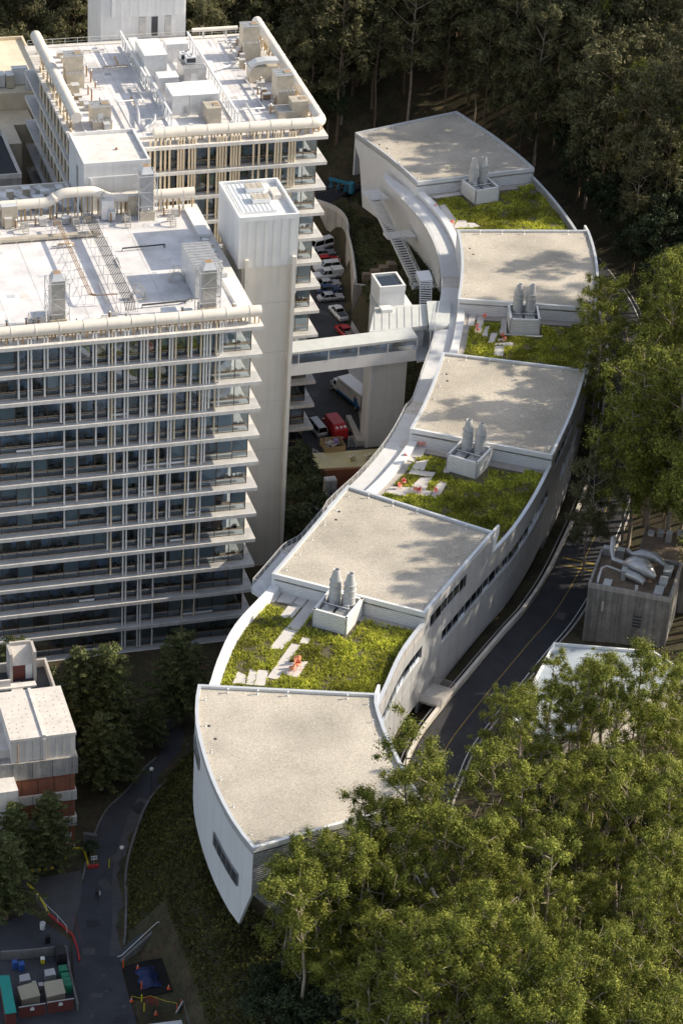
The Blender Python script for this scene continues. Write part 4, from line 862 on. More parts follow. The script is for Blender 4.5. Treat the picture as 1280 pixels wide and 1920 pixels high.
for i in range(7): smallbox(-1.9+r.uniform(-.3, .3), 14.5+i*1.9, 50.42, .45, .4, r.uniform(.6, 1.2), r.choice(('tan_metal', 'galv')), 'small equipment box in the line between plinths at the right roof edge', 'boxes at the right roof edge')
smallbox(-29.6, 5.2, 50.62, .9, .8, 1.7, 'galv_light', 'pale box with a dark lid left of the front flue', None)
smallbox(-12.0, 4.6, 50.62, 1.0, .7, 1.0, 'white_metal', 'white box behind the front roof pipe right of centre', None)
smallbox(-9.9, 36.9, 50.62, 0.85, .8, 3.1, 'tan_metal', 'upright tan housing on the back roof pipe beside the flue', None)
smallbox(-28.0, 36.2, 50.62, 1.1, .9, 3.2, 'tan_metal', 'upright tan housing on the back roof pipe at the left', None)
smallbox(-13.9, 36.0, 50.62, .9, .9, 3.0, 'galv_light', 'upright grey housing where the back roof pipe drops', None)
for i in range(16): smallbox(r.uniform(-12., -9.), 54.5+i*2.1, 54.82, r.uniform(.3, .7), r.uniform(.3, .6), r.uniform(.5, 1.6), r.choice(('tan_metal', 'galv', 'rust')), 'small equipment box in the strip inside the left roof pipe', 'boxes inside the left roof pipe')
for i in range(14): smallbox(r.uniform(16.4, 18.6), 60.5+i*2.1, 54.82, r.uniform(.25, .6), r.uniform(.25, .5), r.uniform(.5, 1.5), r.choice(('tan_metal', 'galv', 'rust')), 'small equipment box in the strip beside the right fan units', 'boxes beside the right fan units')
for i in range(12): smallbox(-2.+i*1.6, 54.3+r.uniform(-.3, .6), 54.82, r.uniform(.25, .6), r.uniform(.25, .45), r.uniform(.4, 1.2), r.choice(('tan_metal', 'galv', 'white_metal')), 'small equipment box in the row behind the front pipe of the farther roof', 'boxes behind the farther front pipe')
for i in range(9): smallbox(-36.5+r.uniform(-.8, .8), 6.+i*3., 50.62, r.uniform(.4, .9), r.uniform(.4, .8), r.uniform(.6, 1.8), r.choice(('tan_metal', 'pale_concrete', 'galv')), 'small equipment box near the left edge of the nearer roof', 'boxes at the left roof edge')
for i, (pts, rr) in enumerate((([(-14., 25.), (-8., 25.2), (-7.8, 25.2)], .12), ([(-15., 7.6), (-9., 7.8), (-7.9, 8.4)], .14), ([(-36., 4.8), (-30., 4.8)], .16), ([(-12., 4.), (-4., 4.)], .16))):
    mb = MB(); mb.tube([(x, y, 51.1) for x, y in pts], rr, 8)
    for x, y in pts: mb.bar((x, y, 50.63), (x, y, 51.), .1)
    props(ob('roof_conduit', mb, 'dark_metal' if i < 2 else 'pipe_cream'), ['dark conduit across the shaded roof bay', 'dark conduit towards the penthouse foot', 'cream conduit left of the front flue', 'cream conduit before the braced right flue'][i], 'conduit', 'conduits on the nearer roof')
for i in range(13): smallbox(-36.+i*2.6+r.uniform(-.8, .8), 3.6+r.uniform(0, .8), 50.62, r.uniform(.25, .7), r.uniform(.25, .5), r.uniform(.4, 1.1), r.choice(('tan_metal', 'gold_rust', 'white_metal')), 'small equipment box in the row just behind the front roof pipe', 'boxes behind the front roof pipe')
for i in range(22):
    far_ = i % 2; x0, x1, y0, y1, z = ((-36., -9., 5., 34., 50.62) if not far_ else (-9., 18., 55., 88., 54.82))
    x, y = r.uniform(x0, x1), r.uniform(y0, y1); L_ = r.uniform(2., 6.); hz = z+r.uniform(.25, .6); d_ = r.random() < .5
    if far_ and 0. < x < 9.5: x = r.uniform(-9., -2.)
    e = (x+(L_ if d_ else 0), y+(0 if d_ else L_)); mb = MB(); mb.tube([(x, y, z), (x, y, hz), (*e, hz), (*e, z)], r.choice((.06, .09, .12)), 6)
    for u in (.3, .7): q = (lerp(x, e[0], u), lerp(y, e[1], u)); mb.bar((*q, z), (*q, hz), .08)
    props(ob('roof_conduit', mb, r.choice(('gold_rust', 'galv', 'pipe_cream'))), ['low bent conduit lying on the open part of the nearer roof', 'low bent conduit lying on the open part of the farther roof'][far_], 'conduit', ['loose conduits on the nearer roof', 'loose conduits on the farther roof'][far_])
# white screen trusses on the farther roof
for (x, ya, yb, lab) in ((-.6, 70.4, 89., 'white lattice screen beside the largest cabinet'), (.0, 55.6, 77., 'white lattice screen running to the front roof pipe'), (9.9, 54.4, 87., 'long white lattice screen right of the cabinets')):
    t = T_('roof_truss', lab, 'lattice screen', (x, (ya+yb)/2, 54.83), 'lattice screens on the farther roof'); ch = MB(); ch.bar((x, ya, 57.3), (x, yb, 57.3), .3, .34); ch.bar((x, ya, 55.0), (x, yb, 55.0), .24); ob('chord', ch, 'white_metal', t)
    wb = MB(); n = int((yb-ya)/1.8)
    for i in range(n):
        y, y2 = lerp(ya, yb, i/n), lerp(ya, yb, (i+1)/n); wb.bar((x, y, 54.84), (x, y, 57.2), .14); wb.bar((x, y, 55.), (x, y2, 57.2), .09)
    ob('web', wb, 'white_metal', t)
for i, (pts, rr) in enumerate((([(-6., 56.), (-6., 66.), (-2., 66.), (-2., 72.)], .16), ([(-4.6, 57.), (-3.6, 62.), (-3., 68.)], .2), ([(11.5, 60.), (15.5, 60.), (15.5, 72.)], .14), ([(12., 76.), (16., 78.), (16.4, 88.)], .14), ([(-4., 55.5), (-2., 58.), (-1.5, 60.)], .24), ([(13., 55.), (13.2, 63.)], .2))):
    mb = MB(); mb.tube([(x, y, 55.4) for x, y in pts], rr, 8)
    for x, y in pts: mb.bar((x, y, 54.83), (x, y, 55.3), .1)
    props(ob('roof_conduit', mb, 'galv_light'), ['conduit zigzagging left of the lattice screens', 'thick conduit close to the lattice screens', 'bent conduit on the right roof bay', 'conduit near the far right roof corner', 'short thick conduit behind the front roof pipe', 'conduit running back from the front pipe in the right bay'][i], 'conduit', 'conduits on the farther roof')
t = T_('parapet_rail', 'thin white safety rail along the far edge of the farther tower roof', 'railing', (3., 91.5, 54.6))
railing([(-15.+i*2., 91.6, 54.62) for i in range(19)], t, mid=1)

# ---------------------------------------------------------------- shafts, stair towers and neighbours
sh = T_('service_shaft', 'tall blank cream service shaft with a white clad head between the towers', 'shaft', (5.2, 24., 0))
mb = MB(); mb.box(1.7, 9.2, 18.5, 29.8, -5., 50.0); ob('shaft_body', mb, 'shaft_cream', sh)
for x in (1.9, 8.75): mb = MB(); mb.box(x, x+.5, 17.55, 18.497, -5., 51.4); ob('fin', mb, 'shaft_cream', sh)
for zz in range(4, 50, 8): mb = MB(); mb.box(2.45, 8.7, 18.47, 18.498, zz, zz+.05); ob('panel_joint', mb, 'slab_top', sh)
mb = MB(); mb.box(1.0, 9.5, 18.0, 30.0, 50.0, 57.2); hd = ob('shaft_head', mb, 'shaft_white', sh)
for i in range(1, 7): mb = MB(); x = 1.0+8.5*i/7; mb.box(x-.03, x+.03, 17.975, 17.998, 50.05, 57.1); ob('cladding_seam', mb, 'galv_light', hd)
mb = MB()
for q in ((.95, 9.55, 17.95, 18.3), (.95, 9.55, 29.7, 30.05), (.95, 1.3, 18.3, 29.7), (9.2, 9.55, 18.3, 29.7)): mb.box(*q, 57.2, 57.85)
ob('parapet', mb, 'white_metal', sh)
mb = MB(); mb.box(1.7, 6.9, 20.2, 29.4, 57.21, 57.6); rf = ob('roof_panel', mb, 'white_metal', sh)
for i in range(8): mb = MB(); x = 1.95+i*.62; mb.box(x, x+.06, 20.2, 29.4, 57.6, 57.68); ob('standing_seam', mb, 'white_metal', rf)
for i, y in enumerate((22.4, 26.0)):
    t = T_('skylight', ('nearer' if i == 0 else 'farther') + ' three-pane skylight box on the white shaft roof', 'skylight', (5.2, y, 57.6), 'skylights on the shaft roof')
    mb = MB(); mb.box(4.0, 6.6, y, y+1.9, 57.69, 58.3); ob('curb', mb, 'white_metal', t)
    for j in range(3): mb = MB(); mb.box(4.08+.84*j, 4.08+.84*j+.74, y+.1, y+1.8, 58.3, 58.36); ob('pane', mb, 'tan_metal', t)
mb = MB(); mb.box(7.4, 8.6, 24.2, 27., 57.21, 57.9); props(ob('roof_hatch', mb, 'pale_concrete'), 'small pale hatch box on the white shaft roof', 'hatch')
fs_ = T_('service_shaft', 'tall white shaft rising behind the farther tower roof, cut off by the picture top', 'shaft', (4.5, 97., 0))
mb = MB(); mb.box(-3.0, 10.8, 92.3, 103., -2., 76.); ob('shaft_body', mb, 'shaft_white', fs_)
mb = MB(); mb.box(-1.4, 10.4, 91.75, 92.29, 58.6, 76.); ob('clad_panel', mb, 'shaft_white', fs_)
for i, x in enumerate((3.2, 5.2, 7.4)): mb = MB(); mb.box(x, x+1.0, 92.18, 92.297, 55., 58.2); ob('door', mb, 'galv' if i != 1 else 'dark_metal', fs_)
for i in range(1, 8): mb = MB(); x = -1.4+11.8*i/8; mb.box(x-.03, x+.03, 91.72, 91.748, 58.7, 76.); ob('cladding_seam', mb, 'galv_light', fs_)
ms = T_('stair_tower', 'plain white stair tower with flat pale roof squeezed between the two laboratory towers', 'stair tower', (-11.8, 44.3, 0))
mb = MB(); mb.box(-16.6, -7., 38.9, 50., -2., 57.4); ob('tower_body', mb, 'shaft_white', ms)
mb = MB()
for q in ((-16.65, -6.95, 38.85, 39.15), (-16.65, -6.95, 49.75, 50.02), (-16.65, -16.35, 39.15, 49.75), (-7.25, -6.95, 39.15, 49.75)): mb.box(*q, 57.4, 58.)
ob('parapet', mb, 'shaft_white', ms)
mb = MB(); mb.box(-16.3, -7.3, 39.2, 49.7, 57.402, 57.5); ob('roof_sheet', mb, 'slab_white', ms)
mb = MB(); mb.box(-16.0, -7.1, 38.80, 38.898, 55.6, 55.8); mb.box(-15.7, -15.4, 38.7, 38.898, 48., 55.6); ob('trim', mb, 'white_metal', ms)
mb = MB(); mb.lathe((-10.8, 44., 57.5), [(.22, 0), (.22, .25), (.1, .35)], 8); ob('roof_drain', mb, 'rust', ms)
mb = MB(); mb.box(-16.66, -16.602, 43., 44.2, 51., 55.6); mb.box(-16.75, -16.602, 40.2, 41., 50., 51.4); ob('side_louvre', mb, 'galv', ms)
def block(name, label, x0, x1, y0, y1, z0, z1, m, roofm='slab_top', par=.7, pm=None):
    t = T_(name, label, 'building', ((x0+x1)/2, (y0+y1)/2, max(z0, 0)))
    mb = MB(); mb.box(x0, x1, y0, y1, z0, z1-par); ob('wall', mb, m, t)
    mb = MB(); mb.box(x0+.3, x1-.3, y0+.3, y1-.3, z1-par+.002, z1-par+.12); ob('roof', mb, roofm, t)
    mb = MB()
    for q in ((x0-.04, x1+.04, y0-.04, y0+.3), (x0-.04, x1+.04, y1-.3, y1+.04), (x0-.04, x0+.3, y0+.3, y1-.3), (x1-.3, x1+.04, y0+.3, y1-.3)): mb.box(*q, z1-par, z1)
    ob('parapet', mb, pm or m, t); return t
lk = block('link_building', 'cream link block with a cluttered roof left of the stair tower', -30., -17., 39.6, 50., -2., 50.2, 'shaft_cream', 'membrane')
for i in range(9): smallbox(-28.6+i*1.25, 42.+r.uniform(-1., 6.), 49.65, r.uniform(.4, .9), r.uniform(.4, .8), r.uniform(.7, 1.8), r.choice(('tan_metal', 'white_metal', 'galv')), 'equipment box on the cluttered link roof left of the stair tower', 'boxes on the link roof')
for i, (a, b_, w) in enumerate((((-21.8, 48.), (-18.6, 40.2), 1.2), ((-25.4, 46.), (-21.6, 39.9), 1.0), ((-28., 45.), (-24.4, 39.9), .8))):
    mb = MB(); mb.bar((*a, 50.6), (*b_, 50.6), w, .5); mb.bar((*a, 49.7), (*a, 50.4), .2); mb.bar((*b_, 49.7), (*b_, 50.4), .2); props(ob('sloping_duct', mb, 'galv'), ['duct on the link roof nearest the stair tower', 'middle of three ducts crossing the link roof', 'leftmost of three ducts crossing the link roof'][i], 'duct', 'ducts on the link roof')
dkb = block('annex_building', 'annex with brown panelled wall and dark flat roof at the left picture edge', -62., -20.8, 66., 82., -2., 44.6, 'old_concrete', 'asphalt', pm='pale_concrete')
for i in range(9):
    for j in range(4): mb = MB(); mb.box(-40.+i*2.1, -38.3+i*2.1, 65.93, 65.997, 41.-j*2.2, 42.8-j*2.2); ob('wall_panel', mb, 'concrete', dkb)
cr_ = block('cream_building', 'cream building with a terraced equipment roof behind the annex', -60., -10.4, 98., 122., -2., 44.2, 'riser_cream', 'cream_roof')
mb = MB(); mb.box(-60., -14., 92., 97.9, -2., 41.2); ob('lower_wing', mb, 'riser_cream', cr_)
mb = MB(); mb.box(-60., -17.5, 84., 91.9, -2., 41.5); ob('court_wall', mb, 'cream_roof', cr_)
mb = MB(); mb.box(-44., -20., 85., 91., 41.502, 41.6); ob('court_roof', mb, 'dirt', cr_)
for i in range(9): smallbox(-27.+i*1.8, 101.+r.uniform(-1, 6), 43.62, r.uniform(.6, 1.3), r.uniform(.6, 1.1), r.uniform(1.2, 3.), r.choice(('white_metal', 'galv_light', 'tan_metal')), 'equipment box on the cream building roof', 'boxes on the cream building roof')
# enclosed footbridge, lobby and lift tower
fb = T_('skybridge', 'enclosed white footbridge with a strip of windows crossing the loading road', 'bridge', (22., 47., 16.2))
A_, B_ = (4., 45.2), (38.4, 47.3); A2, B2 = (4., 48.4), (38.4, 50.5); F_ = line(A_, B_, 2); K_ = line(A2, B2, 2)
mb = MB(); mb.slabr(F_, K_, 16.2, 18.3); ob('girder', mb, 'white_panel', fb)
mb = MB(); mb.slabr(offs(F_, -.15), offs(K_, .15), 20.0, 20.4); ob('roof', mb, 'roof_panel', fb)
mb = MB(); mb.slabr(offs(F_, 1.4), offs(F_, 1.8), 18.3, 20.); ob('inner_wall', mb, 'interior', fb)
for e in (F_, K_):
    q = resamp(e, 8); mu = MB()
    for i in range(7):
        g = MB(); a, b_ = q[i], q[i+1]; g.add([(a[0], a[1], 18.3), (b_[0], b_[1], 18.3), (b_[0], b_[1], 20.), (a[0], a[1], 20.)], [(0, 1, 2, 3)]); ob('pane', g, 'glass', fb)
        mu.bar((*a, 18.3), (*a, 20.), .16)
    mu.bar((*q[-1], 18.3), (*q[-1], 20.), .16); ob('mullion', mu, 'white_metal', fb)
et = T_('lift_tower', 'white lift tower with a glazed lantern top and ribbed base beside the footbridge', 'lift tower', (36., 54., 0))
mb = MB(); mb.box(31.9, 37.6, 49.2, 52.4, -.3, 16.2); ob('base_wall', mb, 'white_siding', et)
mb = MB(); mb.box(31.5, 31.898, 49.0, 52.4, -.3, 16.2); ob('edge_wall', mb, 'white_panel', et)
mb = MB(); mb.prism([(31.4, 50.4), (41.2, 50.9), (44., 57.8), (40.9, 58.2), (40.9, 63.), (35.2, 63.), (34.6, 58.2)], 19.6, 20.35); ob('lobby_roof', mb, 'roof_panel', et)
mb = MB(); mb.prism([(32.2, 51.), (40.8, 51.4), (43.2, 57.4), (40.4, 58.), (40.4, 62.6), (35.8, 62.6), (35.2, 58.)], 16.2, 19.6); ob('lobby_wall', mb, 'white_panel', et)
for i in range(7): mb = MB(); x = 32.4+i*1.25; mb.bar((x, 50.9, 20.38), (x+2., 57.6, 20.38), .06); ob('roof_joint', mb, 'galv', et)
mb = MB(); mb.box(35.4, 39.6, 58.4, 63.3, 8., 23.); ob('lift_shaft', mb, 'white_panel', et)
mb = MB()
for q in ((35.35, 39.65, 58.35, 58.7), (35.35, 39.65, 63., 63.35), (35.35, 35.7, 58.7, 63.), (39.3, 39.65, 58.7, 63.)): mb.box(*q, 23., 23.9)
ob('lantern_frame', mb, 'white_metal', et)
mb = MB(); mb.box(35.75, 39.25, 58.75, 62.95, 23.5, 23.56); ob('pane', mb, 'glass_clear', et)
mb = MB(); mb.box(35.2, 37., 56.2, 57.8, 20.36, 20.9); ob('roof_vent', mb, 'white_metal', et)
cn = T_('canopy', 'pale panelled canopy roof joining the lift tower to the curved building', 'canopy', (43., 52., 16.4))
mb = MB(); mb.prism([(40.7, 48.6), (44.2, 49.2), (47.2, 57.4), (43.2, 57.9)], 20.55, 20.95); ob('roof', mb, 'roof_panel', cn)
for x, y in ((41.2, 49.2), (44., 49.7)): mb = MB(); mb.tube([(x, y, 16.), (x, y, 20.55)], .12, 8); ob('post', mb, 'white_metal', cn)
mb = MB(); mb.prism([(38.5, 47.), (44.4, 48.4), (46.6, 57.4), (40., 57.)], 15.9, 16.3); ob('deck', mb, 'walk', cn)
mb = MB(); mb.tube([(40.9, 48.9, 0.), (40.9, 48.9, 15.9)], .45, 14); ob('column', mb, 'white_panel', cn)
railing([(41.2, 47.8, 16.3), (42.8, 48.1, 16.3), (44.4, 48.5, 16.3)], cn)
# ---------------------------------------------------------------- concrete building at the left
LBd = T_('school_building', 'weathered concrete building with brick-red bands and pale sloping roof at left', 'building', (-40., -37., 0))
def lb(name, b, m, par=None): mb = MB(); mb.box(*b); return ob(name, mb, m, par or LBd)
for z0, z1 in ((.0, 3.5), (4.9, 7.6), (9.0, 11.8)):
    w_ = lb('brick_wall', (-50., -33.95, -41.4, -23., z0, z1), 'brick_red')
    for i in range(6): x = -34.0-.6-i*2.05; lb('brick_joint', (x, x+.07, -41.43, -41.402, z0+.02, z1-.02), 'mullion', w_)
    for i in range(6): x = -34.0-.6-i*2.05; lb('brick_panel', (x-1.9, x-.06, -41.46, -41.402, z0+.35, z1-.5), 'brick_red', w_)
for z0, z1, e in ((3.5, 4.9, .10), (7.6, 9.0, .10), (11.8, 14.4, .22)):
    w_ = lb('concrete_band', (-50., -33.85+e, -41.55-e, -22.9, z0, z1), 'pale_concrete' if e < .2 else 'old_concrete')
    for i in range(6): x = -34.4-i*2.5; lb('joint', (x, x+.05, -41.575-e, -41.552-e, z0+.02, z1-.02), 'dark_metal', w_)
lb('attic_wall', (-42.0, -33.9, -41.4, -31.2, 14.4, 17.6), 'pale_concrete')
lb('attic_wall', (-50., -42.0, -40.2, -33., 14.4, 15.6), 'pale_concrete')
for i in range(8): x = -41.2+i*.95; lb('wall_joint', (x, x+.04, -41.42, -41.402, 14.5, 17.5), 'old_concrete')
lb('pilaster', (-38.0, -37.6, -41.62, -41.402, 14.4, 17.6), 'pale_concrete')
mb = MB(); mb.prism([(-42.1, -41.55), (-33.8, -41.55), (-33.8, -31.2), (-42.1, -31.2)], 17.6, 18.0); rf_ = ob('roof_slab', mb, 'pale_concrete', LBd)
lb('roof_rib', (-38.05, -37.65, -41.6, -31.2, 18.0, 18.22), 'slab_white', rf_)
for i in range(9):
    for j in range(10):
        if rnd.random() < .75:
            x, y = -41.6+i*.88+rnd.uniform(-.2, .2), -41.+j*.95+rnd.uniform(-.2, .2)
            if abs(x+37.85) > .35: mb = MB(); mb.lathe((x, y, 18.001), [(.06, 0), (.06, .03)], 6); ob('roof_fixing', mb, 'dark_metal', rf_)
lb('terrace_floor', (-50., -34., -31.15, -22.95, 14.4, 15.6), 'pathway')
for b in ((-50., -34.1, -23.25, -22.95, 15.6, 16.8), (-34.4, -34.1, -31.1, -23.25, 15.6, 16.8)): lb('parapet', b, 'concrete')
lb('pale_walk', (-39.5, -38., -31., -26., 15.602, 15.68), 'pale_concrete')
for b in ((-39.4, -39.05, -26.3, -23.6, 15.6, 20.2), (-36.3, -35.95, -26.3, -23.6, 15.6, 20.2), (-39.05, -36.3, -23.95, -23.6, 15.6, 20.4)): lb('stairhouse_wall', b, 'concrete')
mb = MB(); mb.prism([(-39.3, -25.6), (-36.05, -25.6), (-36.05, -23.7), (-39.3, -23.7)], 17.9, [18.0, 18.0, 20.2, 20.2]); ob('stairhouse_roof', mb, 'pale_concrete', LBd)
lb('stair_opening', (-39.0, -37.3, -25.5, -25.44, 15.65, 17.9), 'maroon'); lb('stair_door', (-37.25, -36.35, -25.52, -25.45, 15.65, 17.85), 'white_metal')
lb('planter_wall', (-50., -39.5, -27.2, -26.9, 15.6, 16.9), 'pale_concrete'); lb('planter_wall', (-41.5, -36.2, -27.6, -26.6, 15.69, 15.95), 'slab_white')
mb = MB(); mb.prism([(-50., -44.), (-41.6, -44.), (-42.3, -34.6), (-50., -34.6)], 9., [12., 12., 14.2, 14.2]); ob('canted_roof', mb, 'slab_white', LBd)
lb('canted_wall', (-50., -41.9, -43.95, -41.7, -.2, 11.9), 'pale_concrete')
mb = MB(); mb.tube([(-41.2, -41.75, 14.5), (-41.2, -41.75, 17.4)], .08, 6); ob('downpipe', mb, 'rust', LBd)
def text(s_, loc, rot, size, m, parent, name='lettering'):
    cu = bpy.data.curves.new(name, 'FONT'); cu.body = s_; cu.size = size; cu.extrude = .012; tmp = bpy.data.objects.new(name, cu); COL.objects.link(tmp)
    me = bpy.data.meshes.new_from_object(tmp.evaluated_get(bpy.context.evaluated_depsgraph_get())); bpy.data.objects.remove(tmp); me.name = name; me.materials.clear(); me.materials.append(M[m])
    o = bpy.data.objects.new(name, me); COL.objects.link(o); o.rotation_euler = rot
    if parent: o.parent = parent; o.location = Vector(loc)-wloc(parent)
    else: o.location = loc
    return o
text('School', (-35.7, -41.70, 4.28), (R_(90), 0, 0), .55, 'dark_metal', LBd); text('of Nursing', (-35.7, -41.70, 3.72), (R_(90), 0, 0), .55, 'dark_metal', LBd)
w_ = lb('wall_notice', (-35.3, -34.4, -41.49, -41.462, 1.6, 2.3), 'sign_white')

# ---------------------------------------------------------------- buildings across the hill road
rb = T_('plant_building', 'small stained concrete plant building with silver ducts on its roof across the road', 'building', (45., -25., 12.))
c0 = Vector((39.6, -26.4)); ux = Vector((9.7, -5.9)).normalized(); uy = Vector((-ux.y, ux.x))
def rp_(x, y): return tuple(c0+ux*x+uy*y)
def rbx(name, x0, x1, y0, y1, z0, z1, m, par=None): mb = MB(); mb.prism([rp_(x0, y0), rp_(x1, y0), rp_(x1, y1), rp_(x0, y1)], z0, z1); return ob(name, mb, m, par or rb)
rbx('wall', 0, 11.3, 0, 9.6, 8., 20.3, 'stained_shaded_concrete'); rbx('roof', .3, 11., .3, 9.3, 20.302, 20.42, 'dirt')
for q in ((-.03, 11.33, -.03, .3), (-.03, 11.33, 9.3, 9.63), (-.03, .3, .3, 9.3), (11., 11.33, .3, 9.3)): rbx('parapet', *q, 20.3, 21., 'old_concrete')
rbx('wall', 4.8, 13., 9.7, 19., 8., 20., 'stained_shaded_concrete'); rbx('roof', 5., 12.8, 9.9, 18.8, 20.002, 20.1, 'dirt')
w_ = rbx('window', 6.6, 7.7, -.05, -.005, 15.4, 17.2, 'dark_metal')
for i in range(3): rbx('window_bar', 6.6, 7.7, -.08, -.052, 15.8+i*.5, 15.86+i*.5, 'steel', w_)
for x in (1.2, 4.2, 7.2): rbx('form_joint', x, x+.04, -.03, -.004, 12., 20.2, 'dark_metal')
rbx('panel_box', 2.1, 2.4, -.12, -.004, 17., 18.6, 'concrete')
def duct(lab, pts, r, m='galv', supports=True):
    t = T_('silver_duct', lab, 'duct', (pts[0][0], pts[0][1], 20.42)); mb = MB(); mb.tube(pts, r, 12); ob('duct_body', mb, m, t); sp = MB()
    for p in pts[::2]:
        if p[2]-r[0] > 20.5 if isinstance(r, list) else p[2]-r > 20.5: sp.bar((p[0], p[1], 20.425), (p[0], p[1], p[2]), .1)
    if sp.v: ob('support', sp, 'steel', t)
def q3(x, y, z): return (*rp_(x, y), z)
duct('thick silver elbow duct at the left of the plant roof', [q3(1.6, 9., 23.2), q3(1.6, 8.4, 23.4), q3(1.8, 7., 22.4), q3(2.2, 6.2, 21.6), q3(4.2, 5.9, 21.4)], .38)
duct('tapering silver transition duct in the middle of the plant roof', [q3(3.6, 5.8, 21.4), q3(4.6, 5.6, 21.6), q3(5.4, 5.4, 21.9), q3(6.4, 5.2, 21.9), q3(7.4, 4.7, 21.5), q3(8.4, 4.2, 21.2)], [.35, 1.1, 1.35, 1.35, 1.0, .28])
duct('long silver duct at the back of the plant roof', [q3(3.6, 8.9, 21.9), q3(4.4, 8.3, 21.7), q3(5.6, 8.3, 21.9), q3(7.6, 8.2, 21.9), q3(9., 7.8, 21.2), q3(10.4, 7.4, 21.)], [.25, .3, .75, .75, .35, .3])
duct('low silver scroll duct near the front of the plant roof', [q3(4.2, 3.6, 21.6), q3(5., 3.4, 21.4), q3(6., 3.2, 21.3), q3(7.2, 2.7, 21.)], [.55, .62, .6, .5])
duct('thin silver gooseneck pipe at the front left of the plant roof', [q3(1.1, .9, 20.5), q3(1.1, 1.2, 21.5), q3(1.2, 2.6, 22.1), q3(1.8, 3.4, 22.1), q3(4., 3.3, 21.7)], .16)
def sheetbox(x, y, z0, sx, sy, h, m, lab, g_): t = T_('roof_box', lab, 'equipment box', (*rp_(x, y), z0), g_); rbx('casing', x-sx, x+sx, y-sy, y+sy, z0+.05, z0+h, m, t); rbx('lid', x-sx-.05, x+sx+.05, y-sy-.05, y+sy+.05, z0+h+.002, z0+h+.07, 'galv_light', t)
for i, (x, y, sx, sy, h, m, l_) in enumerate(((9.4, 1.6, .55, 1., .5, 'galv_light', 'flat silver box nearest the front right of the plant roof'), (9.6, 4.2, .5, .9, .6, 'galv_light', 'flat silver box midway on the right of the plant roof'), (9.8, 6.8, .55, .9, .9, 'galv', 'silver box at the back right of the plant roof'), (4.2, 3.5, .3, .5, 1.6, 'galv', 'upright silver fan box on the plant roof'), (6.4, .9, .18, .18, .9, 'pale_concrete', 'small upright box at the front edge of the plant roof'), (2.4, 1.3, .5, .8, .4, 'concrete', 'low grey box at the front left of the plant roof'), (.9, 8.9, .5, .4, 1.2, 'galv', 'grey box in the back left corner of the plant roof'), (2.8, 8.7, .5, .4, 1.4, 'galv', 'grey box beside the thick silver elbow'))): sheetbox(x, y, 20.42, sx, sy, h, m, l_, 'boxes on the plant roof')
for i in range(5): sheetbox(5.8+i*1.3, 16.5+rnd.uniform(-1, 1.6), 20.1, .4, .4, rnd.uniform(.5, 1.6), rnd.choice(('galv', 'pale_concrete')), 'small box on the brown roof behind the silver ducts', 'boxes on the brown rear roof')
lo = T_('low_building', 'low building with pale blue-grey roof half hidden under the eucalyptus trees', 'building', (33., -46., 14.))
_lp = [(19.6, -52.7), (24.5, -57.), (46., -47.), (43.4, -41.), (31.2, -36.5)]
mb = MB(); mb.prism(_lp, 10., 18.6); ob('wall', mb, 'pale_concrete', lo)
_cc = sum((Vector(p) for p in _lp), Vector((0, 0)))/5
mb = MB(); mb.prism([tuple(_cc+(Vector(p)-_cc)*1.0) for p in _lp], 18.602, 18.72); ob('roof', mb, 'roof_blue', lo)
mb = MB(); _pp = [tuple(_cc+(Vector(p)-_cc)*1.015) for p in _lp]; mb.strip(_pp+[_pp[0]], 18.2, 19.1, .3, 1); ob('parapet', mb, 'white_metal', lo)
for i, (x, y) in enumerate(((33., -45.), (37., -47.), (29., -47.))): t = T_('condenser', ['white condenser on the low pale roof, middle one', 'white condenser on the low pale roof, right one', 'white condenser on the low pale roof, left one'][i], 'condenser', (x, y, 18.72)); mb = MB(); mb.box(x-.6, x+.6, y-.4, y+.4, 18.73, 19.6); ob('casing', mb, 'white_metal', t); mb = MB(); mb.lathe((x, y, 19.6), [(.34, 0), (.34, .1), (.28, .1), (.28, .0)], 12, False); ob('fan_ring', mb, 'dark_metal', t)

# ---------------------------------------------------------------- retaining wall, bank and yard behind the towers
rw = T_('retaining_wall', 'tall curved concrete retaining wall behind the parked cars', 'wall', (46., 112., 0))
_rwp = cr([(42.6, 94.5), (44.2, 101.), (45.7, 107.8), (46.7, 113.5), (47.9, 118.), (47.7, 122.4), (45.9, 125.8), (42., 128.8), (34., 130.)], 5)
mb = MB(); mb.strip(_rwp, -.4, 6.0, .5, -1); ob('wall_body', mb, 'concrete', rw)
mb = MB(); mb.strip(offs(_rwp, .06), 6.0, 6.9, .25, -1); ob('wall_parapet', mb, 'pale_concrete', rw)
for i in range(2, 38, 3): a = offs(_rwp, .02)[i]; mb = MB(); mb.box(a[0]-.03, a[0]+.03, a[1]-.03, a[1]+.03, 0., 6.); ob('form_joint', mb, 'old_concrete', rw)
rw2 = T_('retaining_wall', 'low stepped brown concrete wall at the foot of the planted bank', 'wall', (44., 92., 0))
mb = MB(); mb.prism([(42.4, 94.4), (50.2, 92.0), (50.1, 91.4), (42.2, 93.8)], -.3, 6.1); ob('wall_body', mb, 'old_concrete', rw2)
for i in range(4): mb = MB(); x = 44.2+i*1.5; mb.prism([(x, 95.5+.2*i), (x+1.4, 95.2+.2*i), (x+1.4, 94.2), (x, 94.5)], 5., 7.6+.5*i); ob('wall_step', mb, 'dirt', rw2)
pm_ = T_('pump_set', 'teal pump set on a platform behind the curved retaining wall', 'machine', (51.5, 135.5, 4.6))
mb = MB(); mb.bar((49.9, 136.6, 6.4), (53.2, 133.6, 6.4), .5, .5); ob('beam', mb, 'blue_machine', pm_)
